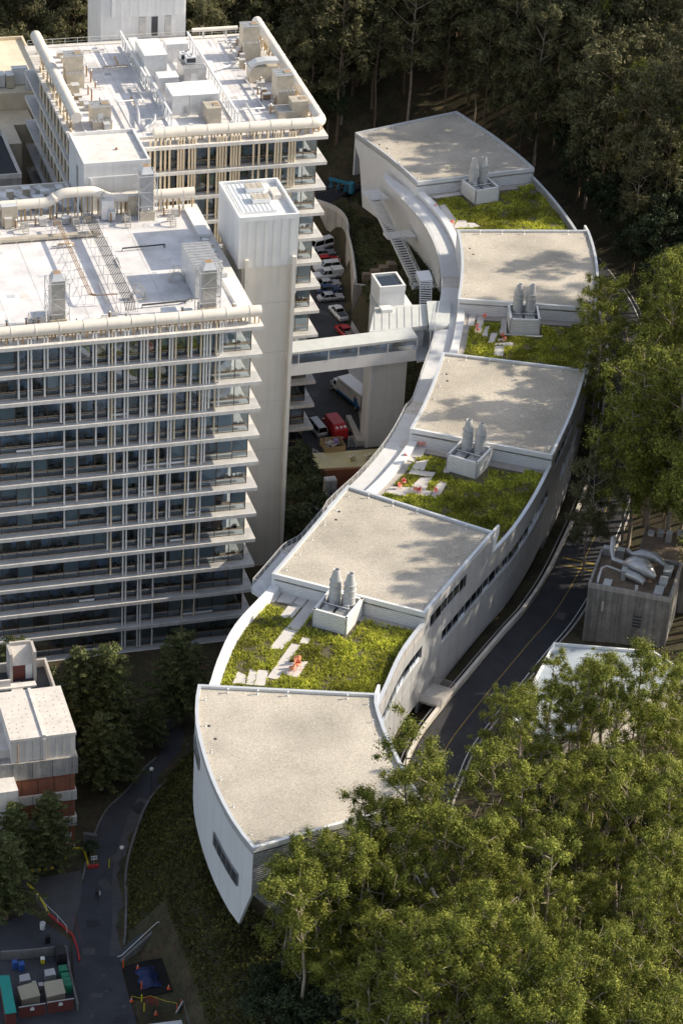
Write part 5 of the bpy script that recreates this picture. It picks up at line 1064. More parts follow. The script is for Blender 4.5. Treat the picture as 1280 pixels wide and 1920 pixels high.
mb = MB(); mb.lathe((53.4, 133.4, 4.6), [(.55, 0), (.55, 2.1), (.45, 2.3), (.1, 2.35)], 12); ob('tank', mb, 'blue_machine', pm_)
for i in range(6): mb = MB(); x, y = lerp(50.2, 53., i/5), lerp(136.2, 133.8, i/5); mb.tube([(x, y, 4.62), (x, y, 6.3)], .16, 8); mb.box(x-.3, x+.3, y-.3, y+.3, 4.62, 5.3); ob('pump', mb, 'dark_metal' if i % 2 else 'blue_machine', pm_)
fe = T_('road_fence', 'brown pipe fence along the back road beside the farthest block', 'fence', (54., 140., 4.6)); railing([(44.+i*2.2, 132.4+i*.55, 4.66) for i in range(9)], fe, m='rust', mid=1, h=1.4, r=.07)
fe = T_('road_fence', 'white-topped fence on the far side of the back road', 'fence', (50., 146., 4.6)); railing([(24.+i*4., 142.6+i*.32, 4.66) for i in range(11)], fe, m='galv_light', mid=1, h=1.1, r=.07)
# loading platform, fences, drums
lp_ = T_('loading_platform', 'yellowish concrete loading platform with brick edge behind the tree', 'platform', (27., 44.5, 0))
mb = MB(); mb.prism([(21.5, 43.4), (32.8, 42.4), (33.2, 47.6), (22.4, 48.2)], -.35, .5); ob('platform_slab', mb, 'pallet_yellow', lp_)
mb = MB(); mb.prism([(19., 42.9), (33., 41.9), (33.0, 42.35), (19., 43.35)], -4., .42); ob('brick_edge', mb, 'brick_red', lp_)
railing([(22.4, 47.9, .5), (23.2, 46., .5), (24.2, 44.2, .5)], lp_, m='galv_light', mid=2); railing([(28.2, 43.6, .5), (30.4, 43.4, .5), (32.8, 43., .5)], lp_, m='galv_light', mid=1)
fn_ = T_('mesh_fence', 'see-through mesh fence behind the loading platform', 'fence', (30.8, 49.3, 0.)); railing([(28.8, 49.7, .03), (30.1, 49.5, .03), (31.4, 49.25, .03), (32.7, 49., .03)], fn_, m='galv_light', mid=9, h=2., r=.05)
rmp = T_('dock_box', 'grey concrete dock ramp beside the ribbed tower base', 'ramp', (31.9, 53., 0)); mb = MB(); mb.prism([(30.2, 49.9), (31.4, 49.7), (31.4, 57.4), (30.6, 57.4)], .03, [1.0, 1.0, 1.5, 1.5]); ob('ramp_slab', mb, 'concrete', rmp)
for i, (x, y, l_) in enumerate(((27.6, 44.6, 'pale drum at the left end of the platform drums'), (30.1, 44.4, 'pale drum second from the right on the platform'), (30.9, 44.9, 'pale drum nearest the walkway rail'), (28.2, 44.9, 'pale drum touching the leftmost drum'))):
    t = T_('drum', l_, 'drum', (x, y, .5), 'drums on the platform'); mb = MB(); mb.lathe((x, y, .51), [(.32, 0), (.33, .3), (.31, .32), (.33, .6), (.32, .95), (.27, .95), (.27, .9)], 12); ob('body', mb, 'pallet_yellow', t); mb = MB(); mb.lathe((x, y, 1.41), [(.26, 0), (.02, .03)], 10); ob('lid', mb, 'sign_white', t)
sk = T_('scrap_crate', 'open timber crate heaped with pale scrap behind the red truck', 'crate', (26., 48.8, 0))
for b in ((24.4, 27.8, 47.8, 47.9, .55, 1.5), (24.4, 27.8, 50.9, 51., .03, 1.5), (24.4, 24.5, 47.9, 50.9, .55, 1.5), (27.7, 27.8, 47.9, 50.9, .55, 1.5)): mb = MB(); mb.box(*b); ob('crate_side', mb, 'cardboard', sk)
mb = MB()
for i in range(26): a = Vector((26.+rnd.uniform(-1.1, 1.1), 49.+rnd.uniform(-.9, .9), 1.3+rnd.uniform(0, .5))); mb.bar(a, a+Vector((rnd.uniform(-.8, .8), rnd.uniform(-.8, .8), rnd.uniform(-.2, .4))), .08)
ob('scrap', mb, 'sign_white', sk, kind='stuff')
mb = MB(); mb.box(26.2, 26.8, 48.7, 49.5, 1.6, 2.1); props(ob('purple_bag', mb, 'purple'), 'small purple bag on top of the scrap crate', 'bag')
# sunken plant yard: container, pipes, cabinets
ct = T_('container', 'brown open-ended container box in the sunken plant yard', 'container', (28., 37., -3.6))
mb = MB(); mb.box(26.6, 31.8, 34.2, 41.2, -3.55, -.6); ob('box', mb, 'cardboard', ct); mb = MB(); mb.box(28.8, 31.6, 34.1, 34.19, -3.4, -.8); ob('opening', mb, 'black_plastic', ct)
for i, (x, y, sx, sy, h, m) in enumerate(((23.4, 41., .9, .7, 3.4, 'sign_white'), (21.8, 38.6, .5, .5, 2.2, 'cardboard'), (23.6, 37.6, .7, 1.5, 2.4, 'dark_metal'), (22.2, 33.4, 1.2, 1.4, 2.0, 'dark_metal'), (19.4, 36., 1., 1., 1.6, 'steel'), (21., 29.8, 1.3, .9, 1.4, 'dark_metal'))):
    t = T_('yard_cabinet', ['white cabinet at the brick edge of the sunken yard', 'tan box standing in the sunken yard', 'dark rack beside the brown container', 'dark machine in the middle of the sunken yard', 'grey machine near the dark tree', 'dark machine at the front of the sunken yard'][i], 'machine', (x, y, -3.6)); mb = MB(); mb.box(x-sx, x+sx, y-sy, y+sy, -3.5, -3.5+h); ob('casing', mb, m, t)
    mb = MB()
    for j in range(4): mb.tube([(x-sx*.8+j*sx*.5, y-sy-.15, -3.55), (x-sx*.8+j*sx*.5, y-sy-.15, -3.4+h), (x-sx*.8+j*sx*.5, y, -3.4+h)], .07, 6)
    ob('pipework', mb, 'galv', t)
# pipes at the foot of the lift tower
pb = T_('steam_pipes', 'bundle of silver pipes bending into the bank below the canopy', 'pipe', (43., 44., 8.)); mb = MB()
for i in range(3): mb.tube([(46.5, 41.6+i*.35, 10.2), (41.8, 42.6+i*.35, 10.2), (41.2, 43.+i*.3, 9.6), (41.2, 43.2+i*.3, 2.)], .22, 10)
ob('pipe_bundle', mb, 'galv_light', pb)

# ---------------------------------------------------------------- vehicles
def car(name, label, cat, col, loc, rz, L=4.6, W=1.8, Hh=1.45, kind='sedan', group=None):
    t = T_(name, label, cat, (0, 0, 0), group); hw = W/2; belt = .92 if kind == 'sedan' else 1.08; gc = .24
    # (x, z_top of body) side profile, front at +x
    if kind == 'sedan': top = [(-.5, .62), (-.47, .88), (-.36, belt), (.20, belt-.02), (.42, .80), (.485, .66), (.5, .5)]; cab = (-.36, .20, -.24, .06)
    elif kind == 'suv': top = [(-.5, .7), (-.49, 1.0), (-.44, belt), (.22, belt), (.44, .98), (.49, .85), (.5, .6)]; cab = (-.48, .24, -.44, .12)
    elif kind == 'van': top = [(-.5, .7), (-.495, 1.0), (-.46, belt), (.30, belt), (.44, .98), (.49, .85), (.5, .6)]; cab = (-.495, .34, -.48, .24)
    else: top = [(-.5, .7), (-.495, .95), (-.47, belt), (.24, belt), (.45, 1.0), (.49, .85), (.5, .6)]; cab = (-.12, .26, -.08, .14)
    mb = MB(); n = len(top); vs = []
    for x, z in top:
        f = 1.-.10*max(0, abs(x)-.40)/.10
        vs += [(x*L, -hw*f*.94, gc), (x*L, -hw*f, .55), (x*L, -hw*f*.96, z-.04), (x*L, -hw*f*.86, z), (x*L, hw*f*.86, z), (x*L, hw*f*.96, z-.04), (x*L, hw*f, .55), (x*L, hw*f*.94, gc)]
    fs = [(i*8+j, i*8+(j+1) % 8, (i+1)*8+(j+1) % 8, (i+1)*8+j) for i in range(n-1) for j in range(8)]
    fs += [tuple(range(8))[::-1], tuple((n-1)*8+j for j in range(8))]; mb.add(vs, fs, True); ob('body', mb, col, t)
    a, b, c, d = [q*L for q in cab]; z0, z1 = belt-.03, Hh; w0, w1 = hw*.88, hw*.70
    def ring(x0, x1, w, z): return [(x0, -w, z), (x1, -w, z), (x1, w, z), (x0, w, z)]
    gl = MB(); gl.add(ring(a, b, w0, z0)+ring(lerp(a, c, .86), lerp(b, d, .86), lerp(w0, w1, .86), lerp(z0, z1, .86)), [(0, 1, 5, 4), (1, 2, 6, 5), (2, 3, 7, 6), (3, 0, 4, 7)]); ob('windows', gl, 'glass_car', t)
    rf = MB(); rf.add(ring(lerp(a, c, .85), lerp(b, d, .85), lerp(w0, w1, .85), lerp(z0, z1, .85))+ring(c, d, w1*.93, z1), [(0, 1, 5, 4), (1, 2, 6, 5), (2, 3, 7, 6), (3, 0, 4, 7), (4, 5, 6, 7)]); ob('roof', rf, col, t)
    pl = MB()
    for sg in (-1, 1):
        for (xb, xt) in ((a, c), (b, d), ((a+b)/2, (c+d)/2)): pl.bar((xb, sg*w0*1.003, z0), (xt, sg*w1*1.01, z1-.02), .07)
    ob('pillar', pl, col, t)
    if kind == 'pickup':
        bd = MB(); bd.box(-.47*L, -.14*L, -hw*.78, hw*.78, belt-.02, belt+.015); ob('cargo_bed', bd, 'dark_metal', t)
    for x in (-.30, .31):
        for sg in (-1, 1):
            wh_ = MB(); wh_.tube([(x*L, sg*(hw-.22), .33), (x*L, sg*(hw+.005), .33)], .33, 14); w_ = ob('wheel', wh_, 'tyre', t); rm = MB(); rm.tube([(x*L, sg*(hw), .33), (x*L, sg*(hw+.012), .33)], .2, 10); ob('rim', rm, 'steel', w_)
    for sg in (-1, 1):
        lt = MB(); lt.box(.475*L, .497*L, sg*hw*.62-.17, sg*hw*.62+.17, .62, .76); ob('headlight', lt, 'lamp_glass', t)
        lt = MB(); lt.box(-.499*L, -.485*L, sg*hw*.72-.14, sg*hw*.72+.14, .68, .86); ob('tail_light', lt, 'car_red', t)
    t.location = loc; t.rotation_euler.z = rz; return t
glass('glass_car', (.03, .035, .04), .05)
gp = 'vehicles parked behind the towers'; PI = math.pi
car('parked_car', 'silver saloon with dark sunroof, nearest of the row by the wall', 'car', 'car_silver', (40.2, 100.4, .03), .02, 4.7, group=gp)
car('parked_car', 'dark blue car almost hidden between two silver saloons', 'car', 'car_blue', (40.6, 103.4, .03), .05, 4.5, group=gp)
car('parked_car', 'silver-blue saloon beside the white capped pickup', 'car', 'car_silver', (41.2, 105.6, .03), .06, 4.6, group=gp)
pk = car('parked_pickup', 'white pickup truck with a white bed cap in the row', 'pickup', 'car_white', (42.1, 108.9, .03), PI+.06, 5.6, 1.95, 1.85, 'pickup', gp)
mb = MB(); mb.prism([(-2.75, -.9), (-.75, -.9), (-.75, .9), (-2.75, .9)], 1.06, 1.86); _o = ob('bed_cap', mb, 'car_white', None); _o.parent = pk
car('parked_car', 'white sport utility car with roof rails behind the white pickup', 'car', 'car_white', (42.8, 112.0, .03), PI+.05, 4.9, 1.9, 1.8, 'suv', gp)
car('parked_car', 'red car squeezed behind the white sport utility car', 'car', 'car_red', (43.5, 114.8, .03), .08, 5.0, group=gp)
car('parked_car', 'dark grey saloon next to the red car', 'car', 'car_grey', (43.6, 117.6, .03), .10, 4.7, group=gp)
car('parked_van', 'white van farthest along the row under the wall', 'van', 'car_white', (43.9, 120.7, .03), PI+.35, 5.3, 1.95, 2.0, 'van', gp)
car('parked_pickup', 'silver-white pickup with open bed facing away from the camera', 'pickup', 'car_white', (39.9, 94.2, .03), PI/2+.12, 5.3, 1.9, 1.75, 'pickup', gp)
rp1 = car('parked_pickup', 'red pickup truck loaded with pale odds and ends', 'pickup', 'car_red', (39.1, 86.8, .03), PI/2+.18, 5.5, 1.95, 1.75, 'pickup', gp)
mb = MB()
for i in range(14): x, y = rnd.uniform(-2.4, -.9), rnd.uniform(-.6, .6); mb.box(x-.2, x+.2, y-.15, y+.15, 1.09, 1.2+rnd.uniform(.1, .5))
_o = ob('cargo', mb, 'clutter', None, kind='stuff'); _o.parent = rp1
car('parked_van', 'grey van with a roof rack beside the red truck', 'van', 'car_silver', (25.2, 55.9, .03), PI/2+.14, 5.2, 1.9, 1.95, 'van', gp)
def boxtruck():
    t = T_('box_truck', 'white box truck with blue lower stripe parked by the ribbed tower base', 'truck', (0, 0, 0), gp)
    mb = MB(); mb.box(-4.1, 3.2, -1.25, 1.25, .95, 3.5); bx_ = ob('cargo_box', mb, 'truck_white', t)
    for sg in (-1, 1):
        mb = MB(); mb.box(-4.0, 3.1, sg*1.255-.008, sg*1.255+.008, .9, 1.35); ob('blue_stripe', mb, 'truck_blue', bx_)
        mb = MB(); y_ = sg*1.27; mb.add([(-3.6, y_, 1.3), (-2.3, y_, 1.3), (-1.95, y_, 2.0), (-2.9, y_, 2.5)], [(0, 1, 2, 3)]); ob('blue_emblem', mb, 'truck_blue', bx_)
        mb = MB(); mb.add([(-2.85, y_, 2.55), (-2.2, y_, 2.2), (-2.3, y_, 2.9)], [(0, 1, 2)]); ob('orange_emblem', mb, 'orange', bx_)
    mb = MB(); mb.box(-3.9, 3.1, -1.15, 1.15, 3.5, 3.53); ob('box_roof', mb, 'white_metal', bx_)
    mb = MB(); mb.box(-4.16, -4.102, -1.15, 1.15, 1.0, 3.4); ob('rear_opening', mb, 'dark_metal', bx_)
    mb = MB(); mb.prism([(3.35, -1.1), (4.6, -1.1), (4.6, 1.1), (3.35, 1.1)], .75, 2.5); ob('cab', mb, 'car_white', t)
    mb = MB(); mb.prism([(4.6, -.95), (5.9, -.8), (5.9, .8), (4.6, .95)], .6, [1.7, 1.35, 1.35, 1.7]); ob('hood', mb, 'car_white', t)
    mb = MB(); mb.add([(4.605, -.95, 1.72), (4.605, .95, 1.72), (4.605, .9, 2.4), (4.605, -.9, 2.4)], [(0, 1, 2, 3)]); mb.box(3.7, 4.4, -1.11, -1.102, 1.6, 2.3); mb.box(3.7, 4.4, 1.102, 1.11, 1.6, 2.3); ob('windows', mb, 'glass_car', t)
    mb = MB(); mb.box(-4., 5.5, -.5, .5, .5, .94); ob('chassis', mb, 'dark_metal', t)
    for x in (-2.6, 5.0):
        for sg in (-1, 1): mb = MB(); mb.tube([(x, sg*.85, .45), (x, sg*1.18, .45)], .45, 16); w_ = ob('wheel', mb, 'tyre', t); mb = MB(); mb.tube([(x, sg*1.18, .45), (x, sg*1.2, .45)], .26, 10); ob('rim', mb, 'sign_white', w_)
    mb = MB(); x_ = 2.9
    for w in (.22, .3, .12, .34, .26, .3, .2, .0, .24, .3, .26, .16): 
        if w: mb.box(x_-w, x_, 1.262, 1.268, 2.78, 3.12); mb.box(x_-w*.7, x_-w*.25, 1.268, 1.272, 2.86, 3.0)
        x_ -= w+.1
    ob('lettering', mb, 'steel', bx_, kind='stuff')
    for s_ in (-1, 1): mb = MB(); mb.bar((4.7, s_*1.2, 1.7), (4.7, s_*1.35, 2.1), .12); ob('mirror', mb, 'dark_metal', t)
    return t
bt_ = boxtruck(); _dir = math.atan2(69.1-61., 31.4-33.7); bt_.location = (33.75, 64.0, .03); bt_.rotation_euler.z = _dir
def redtruck():
    t = T_('red_truck', 'red panel truck with three white diamond placards on its rear', 'truck', (0, 0, 0), gp)
    vs = []
    for x, z, w in ((-3.0, 1.2, 1.15), (-2.95, 2.1, 1.13), (-1.8, 2.75, 1.08), (1.8, 2.75, 1.08), (2.3, 2.3, 1.08), (2.6, 1.4, 1.1), (3.2, 1.1, 1.05)):
        vs += [(x, -w, .45), (x, -w*1.02, 1.0), (x, -w*.98, z-.06), (x, -w*.9, z), (x, w*.9, z), (x, w*.98, z-.06), (x, w*1.02, 1.0), (x, w, .45)]
    mb = MB(); mb.add(vs, [(i*8+j, i*8+(j+1) % 8, (i+1)*8+(j+1) % 8, (i+1)*8+j) for i in range(6) for j in range(8)]+[tuple(range(8))[::-1], tuple(48+j for j in range(8))]); ob('body', mb, 'car_red', t)
    for y in (-.75, -.1, .65):
        mb = MB(); c_ = Vector((-2.45, y, 2.40)); u_ = Vector((1.15, 0, .65)).normalized(); v_ = Vector((0, 1, 0)); n_ = Vector((-.49, 0, .87))*.03; mb.add([c_+u_*.3+n_, c_+v_*.3+n_, c_-u_*.3+n_, c_-v_*.3+n_], [(0, 1, 2, 3)]); ob('placard', mb, 'sign_white', t)
    mb = MB(); mb.box(-3.04, -3.0, -.4, .1, .7, .9); ob('number_plate', mb, 'sign_white', t)
    for x in (-1.9, 2.):
        for sg in (-1, 1): mb = MB(); mb.tube([(x, sg*.85, .4), (x, sg*1.2, .4)], .4, 14); ob('wheel', mb, 'tyre', t)
    mb = MB(); mb.box(2.35, 2.6, -.9, .9, 1.5, 2.2); ob('windscreen', mb, 'glass_car', t)
    for sg in (-1, 1): mb = MB(); mb.bar((1.9, sg*1.1, 1.9), (1.9, sg*1.45, 1.9), .14); ob('mirror', mb, 'sign_white', t)
    return t
rt_ = redtruck(); rt_.location = (27.9, 54.6, .03); rt_.rotation_euler.z = PI/2+.1

# ---------------------------------------------------------------- people
def person(label, loc, rz, top, legs, stride=.12, bag=False):
    t = T_('person', label, 'person', (0, 0, 0))
    V = [(0, 0, .95), (0, .01, 1.18), (0, 0, 1.42), (0, 0, 1.52), (0, .02, 1.66), (0, .02, 1.74), (-.1, 0, .9), (-.1, stride, .5), (-.1, stride*1.1, .08), (-.1, stride*1.1+.14, .04), (.1, 0, .9), (.1, -stride*.3, .5), (.1, -stride*1.4, .08), (.1, -stride*1.4+.14, .04), (-.2, 0, 1.4), (-.25, -.05, 1.12), (-.24, .06, .88), (-.24, .09, .78), (.2, 0, 1.4), (.25, .04, 1.12), (.24, .16, .9), (.24, .19, .8)]
    E = [(0, 1), (1, 2), (2, 3), (3, 4), (4, 5), (0, 6), (6, 7), (7, 8), (8, 9), (0, 10), (10, 11), (11, 12), (12, 13), (2, 14), (14, 15), (15, 16), (16, 17), (2, 18), (18, 19), (19, 20), (20, 21)]
    Rr = [.15, .145, .15, .06, .10, .085, .095, .07, .05, .045, .095, .07, .05, .045, .065, .05, .04, .035, .065, .05, .04, .035]
    me = bpy.data.meshes.new('body'); me.from_pydata(V, E, []); o = bpy.data.objects.new('body', me); COL.objects.link(o); o.parent = t
    md = o.modifiers.new('skin', 'SKIN'); md.use_smooth_shade = True
    for i, v in enumerate(me.skin_vertices[0].data): v.radius = (Rr[i], Rr[i]*(.8 if i < 3 else 1)); v.use_root = i == 0
    o.modifiers.new('sub', 'SUBSURF').levels = 1; o.modifiers['sub'].render_levels = 1
    m = bpy.data.materials.new('person'); m.use_nodes = True; N = m.node_tree.nodes; Lk = m.node_tree.links; tc = N.new('ShaderNodeTexCoord'); sx = N.new('ShaderNodeSeparateXYZ'); Lk.new(tc.outputs['Object'], sx.inputs[0])
    rp__ = N.new('ShaderNodeValToRGB'); rp__.color_ramp.interpolation = 'CONSTANT'; mr = N.new('ShaderNodeMath'); mr.operation = 'DIVIDE'; mr.inputs[1].default_value = 1.9; Lk.new(sx.outputs[2], mr.inputs[0]); Lk.new(mr.outputs[0], rp__.inputs[0])
    el = rp__.color_ramp.elements; el[0].color = (.02, .02, .02, 1); el[0].position = 0; el[1].position = .05; el[1].color = (*legs, 1)
    for p_, c_ in ((.50, top), (.775, (.42, .27, .20))): e = el.new(p_); e.color = (*c_, 1)
    Lk.new(rp__.outputs[0], N['Principled BSDF'].inputs[0]); me.materials.append(m)
    hb = MB(); hb.lathe((0, -.015, 1.66), [(.115, -.08), (.125, .02), (.115, .09), (.07, .14), (.01, .155)], 10); ob('hair', hb, 'hair', None).parent = t
    if bag: bg_ = MB(); bg_.box(.27, .42, -.12, .2, .75, 1.15); props(ob('shoulder_bag', bg_, 'cloth_white', None), 'white bag carried at the side of the walker on the path', 'bag').location = Vector(loc)
    t.location = loc; t.rotation_euler.z = rz
person('person in dark clothes with a pale bag walking on the lower path', (-33.4, -52.6, .06), PI+.1, (.02, .02, .03), (.02, .02, .025), .2, True)
person('person in dark clothes at the left under the canopy', (41.9, 49.3, 16.31), .3, (.03, .03, .04), (.03, .03, .04), .05)
person('person in dark clothes second from left under the canopy', (42.6, 49.4, 16.31), -.3, (.04, .04, .05), (.03, .03, .04), .05)
person('person in a red top at the right under the canopy', (43.6, 49.8, 16.31), .5, (.45, .08, .05), (.05, .06, .1), .05)
person('person in dark work clothes beside the red panel truck', (29.9, 52.2, .03), 2., (.03, .03, .05), (.03, .03, .04), .1)

# ---------------------------------------------------------------- lower left yard and path furniture
def lamp(lab, x, y, h=4.2, z=.05):
    t = T_('street_lamp', lab, 'lamp post', (x, y, z)); mb = MB(); mb.tube([(x, y, z), (x, y, z+h)], [.07, .05], 8); ob('post', mb, 'dark_metal', t); mb = MB(); mb.lathe((x, y, z+h), [(.08, 0), (.26, .12), (.30, .34), (.18, .46), (.02, .5)], 12); ob('globe', mb, 'lamp_glass', t); mb = MB(); mb.lathe((x, y, z-.05), [(.16, 0), (.16, .3), (.08, .4)], 8); ob('foot', mb, 'dark_metal', t)
lamp('globe lamp post at the upper bend of the lower path', -22.2, -33.4); lamp('globe lamp post beside the kerb wall near the walker', -29.4, -48.6)
def kerb(lab, pts, m, h=.2, w=.22):
    mb = MB(); mb.strip(pts, .0, h, w, 1); props(ob('painted_kerb', mb, m), lab, 'kerb')
kerb('yellow painted kerb curving along the ramp on the left', [(-41.4, -47.6), (-40.6, -49.6), (-40.1, -52.), (-39.9, -54.1)], 'bright_yellow', .25)
kerb('red painted kerb running down to the bin yard', [(-39.85, -54.2), (-38.8, -56.4), (-37.8, -58.7), (-37.7, -61.), (-37.9, -63.5)], 'red_paint', .25)
kerb('yellow painted kerb on the long side of the planted island', [(-34.6, -42.2), (-33.2, -42.4), (-33.15, -44.4), (-33.3, -46.3)], 'bright_yellow', .3)
kerb('red painted kerb on the short end of the planted island', [(-33.3, -46.4), (-31.9, -46.5)], 'red_paint', .4, .4)
t = T_('hand_rail', 'white hand rail along the red kerb', 'railing', (-39., -56., .1))
railing([(-40.7, -51.2, .2), (-40., -53.6, .2), (-39., -56., .2), (-38.3, -58.2, .2)], t, mid=0)
t = T_('hand_rail', 'short white hand rail by the brick corner', 'railing', (-34.6, -41.9, .1)); mb = MB(); mb.tube([(-34.2, -42.3, .1), (-34.2, -42.3, 1.), (-35., -42.1, 1.3), (-35.2, -42.1, 1.1)], .05, 6); ob('rail', mb, 'white_metal', t)
isl = T_('planted_island', 'small kerbed planting island with a notice between ramp and path', 'planter', (-32.4, -44.5, 0)); mb = MB(); mb.prism([(-33., -42.3), (-31.6, -42.8), (-31.7, -46.3), (-33.1, -46.3)], .0, .22); ob('soil', mb, 'soil', isl)
def post(lab, x, y, m, h=1., z=.04, r_=.08, g_=None):
    t = T_('bollard', lab, 'bollard', (x, y, z), g_); mb = MB(); mb.tube([(x, y, z), (x, y, z+h)], r_, 10); ob('tube', mb, m, t); mb = MB(); mb.lathe((x, y, z+h), [(r_, 0), (r_*.7, .05), (.01, .07)], 10); ob('cap', mb, m, t)
post('yellow post at the left of the brick building entrance', -35.7, -44., 'bright_yellow'); post('yellow post nearest the brick building corner', -34.3, -43.2, 'bright_yellow'); post('tall yellow post standing alone on the path', -30.6, -46.7, 'bright_yellow', 1.3)
t = T_('notice_sign', 'white notice on a post in the planted island', 'sign', (-32.4, -45.9, .2)); mb = MB(); mb.bar((-32.4, -45.9, .2), (-32.4, -45.9, 1.3), .06); ob('post', mb, 'steel', t); mb = MB(); mb.box(-32.8, -32., -45.96, -45.93, 1.0, 1.6); ob('board', mb, 'sign_white', t); mb = MB(); mb.box(-32.72, -32.5, -45.975, -45.962, 1.2, 1.45); mb.box(-32.35, -32.1, -45.975, -45.962, 1.25, 1.42); ob('notice_print', mb, 'dark_metal', t, kind='stuff')
t = T_('barrier_bar', 'yellow and black striped wheel stop under the tree', 'wheel stop', (-38.8, -45.4, .05))
for i in range(8): mb = MB(); mb.box(-40.4+i*.42, -39.98+i*.42, -45.5, -45.2, .04, .3); ob('stripe_block', mb, 'bright_yellow' if i % 2 == 0 else 'black_plastic', t)
mb = MB(); mb.prism([(-32.6, -40.4), (-31., -41.2), (-31.2, -41.7), (-32.8, -40.9)], .0, 1.3); props(ob('concrete_block', mb, 'dark_concrete'), 'angled concrete block wall beside the brick building', 'wall')
mb = MB(); mb.lathe((-41., -56.6, .04), [(.34, 0), (.36, .8), (.36, .95), (.2, .95), (.2, .8)], 14); props(ob('litter_bin', mb, 'sign_white'), 'round pale litter bin on the pavement', 'bin')
def wbin(lab, x, y, m, s=1., lid=None):
    t = T_('wheeled_bin', lab, 'bin', (x, y, .04)); mb = MB(); mb.prism([(x-.28*s, y-.32*s), (x+.28*s, y-.32*s), (x+.28*s, y+.32*s), (x-.28*s, y+.32*s)], .1, 1.0*s); ob('body', mb, m, t); mb = MB(); mb.box(x-.31*s, x+.31*s, y-.36*s, y+.36*s, 1.0*s, 1.0*s+.07); ob('lid', mb, lid or m, t)
    for sg in (-1, 1): mb = MB(); mb.tube([(x+sg*.2*s, y+.34*s, .12), (x+sg*.26*s, y+.34*s, .12)], .11, 10); ob('wheel', mb, 'tyre', t)
wbin('black wheeled bin on the pavement', -40.9, -59.2, 'black_plastic'); wbin('blue wheeled bin with a white-rimmed lid in the yard', -44.9, -63.6, 'blue_bin', 1.1); wbin('smaller blue bin behind the others', -45.6, -63.0, 'blue_bin', 1.); wbin('yellow bin beside the yard wall', -42.2, -62.9, 'bright_yellow', .8, 'sign_white')
wbin('grey bin between the two skips', -43.3, -67.6, 'steel', .9); wbin('small grey bin left of its neighbour between the skips', -44.0, -67.0, 'steel', .8)
gbn = T_('green_skip', 'long glossy green bin at the right of the yard', 'bin', (-40.2, -67., .04))
mb = MB(); mb.prism([(-40.7, -69.), (-39.75, -69.), (-39.7, -66.4), (-40.65, -66.4)], .1, 1.1); ob('body', mb, 'green_bin', gbn)
for i in range(3): mb = MB(); mb.box(-40.66, -39.76, -68.9+i*.85, -68.12+i*.85, 1.1, 1.22); ob('lid', mb, 'green_bin', gbn)
gbn = T_('green_skip', 'short glossy green bin at the far end of the long one', 'bin', (-40.2, -65.6, .04)); mb = MB(); mb.box(-40.7, -39.75, -66.1, -65.1, .1, 1.15); ob('body', mb, 'green_bin', gbn); mb = MB(); mb.box(-40.72, -39.73, -66.12, -65.08, 1.15, 1.25); ob('lid', mb, 'green_bin', gbn)
for i, (q, lab) in enumerate((([(-46.1, -70.4), (-43.9, -70.1), (-44., -68.), (-46.2, -68.4)], 'left tan-lidded skip behind the dark red gates'), ([(-43.1, -70.6), (-40.9, -70.3), (-40.9, -68.2), (-43., -68.3)], 'right tan-lidded skip behind the dark red gates'))):
    t = T_('skip', lab, 'skip', (q[0][0], q[0][1], .04), 'skips behind the gates'); mb = MB(); mb.prism(q, .1, 1.45); ob('body', mb, 'tan_lid', t); mb = MB(); c_ = sum((Vector(p) for p in q), Vector((0, 0)))/4; mb.prism([tuple(c_+(Vector(p)-c_)*1.06) for p in q], 1.455, [1.5, 1.5, 1.8, 1.8]); ob('lid', mb, 'tan_lid', t)
for i, (a, b) in enumerate((((-46.7, -72.), (-43.6, -72.)), ((-43.3, -71.9), (-40.2, -71.9)))):
    t = T_('yard_gate', ['left', 'right'][i]+' dark red gate with a small white notice at the bin yard', 'gate', (a[0], a[1], .04), 'gates of the bin yard')
    for j in range(10): x0_, x1_ = lerp(a[0], b[0], j/10), lerp(a[0], b[0], (j+1)/10)-.02; mb = MB(); mb.box(x0_, x1_, a[1]-.04, a[1]+.04, .1, 1.75); ob('board', mb, 'maroon', t)
    mb = MB(); mb.box(a[0]-.05, b[0]+.05, a[1]-.06, a[1]+.06, 1.75, 1.85); ob('top_rail', mb, 'galv', t)
    xm = (a[0]+b[0])/2; mb = MB(); mb.box(xm-.25, xm+.25, a[1]-.06, a[1]-.045, 1.05, 1.45); mb.box(xm-.12, xm+.12, a[1]-.06, a[1]-.045, 1.45, 1.58); ob('notice', mb, 'sign_white', t)
t = T_('teal_container', 'teal-topped container at the left picture edge', 'container', (-48., -70., .04)); mb = MB(); mb.prism([(-48.5, -73.2), (-47.3, -73.2), (-46.95, -66.8), (-48.1, -66.6)], .05, 2.2); ob('body', mb, 'maroon', t); mb = MB(); mb.prism([(-48.6, -73.3), (-47.25, -73.3), (-46.9, -66.7), (-48.15, -66.5)], 2.2, 2.3); ob('tarpaulin', mb, 'teal', t)
mb = MB(); mb.strip([(-38.9, -61.5), (-39.35, -66.), (-39.6, -72.2)], .0, 1.0, .25, -1); props(ob('yard_wall', mb, 'dark_concrete'), 'low concrete wall between bin yard and path', 'wall')
mb = MB(); mb.strip([(-47., -61.), (-43.7, -61.4), (-39.2, -61.6)], .0, 1.3, .25, -1); props(ob('yard_wall', mb, 'dark_concrete'), 'low back wall of the bin yard', 'wall')
mb = MB(); mb.box(-40.6, -39.5, -63.9, -62.1, .05, 1.9); props(ob('black_locker', mb, 'black_plastic'), 'tall black locker at the corner of the bin yard', 'locker')
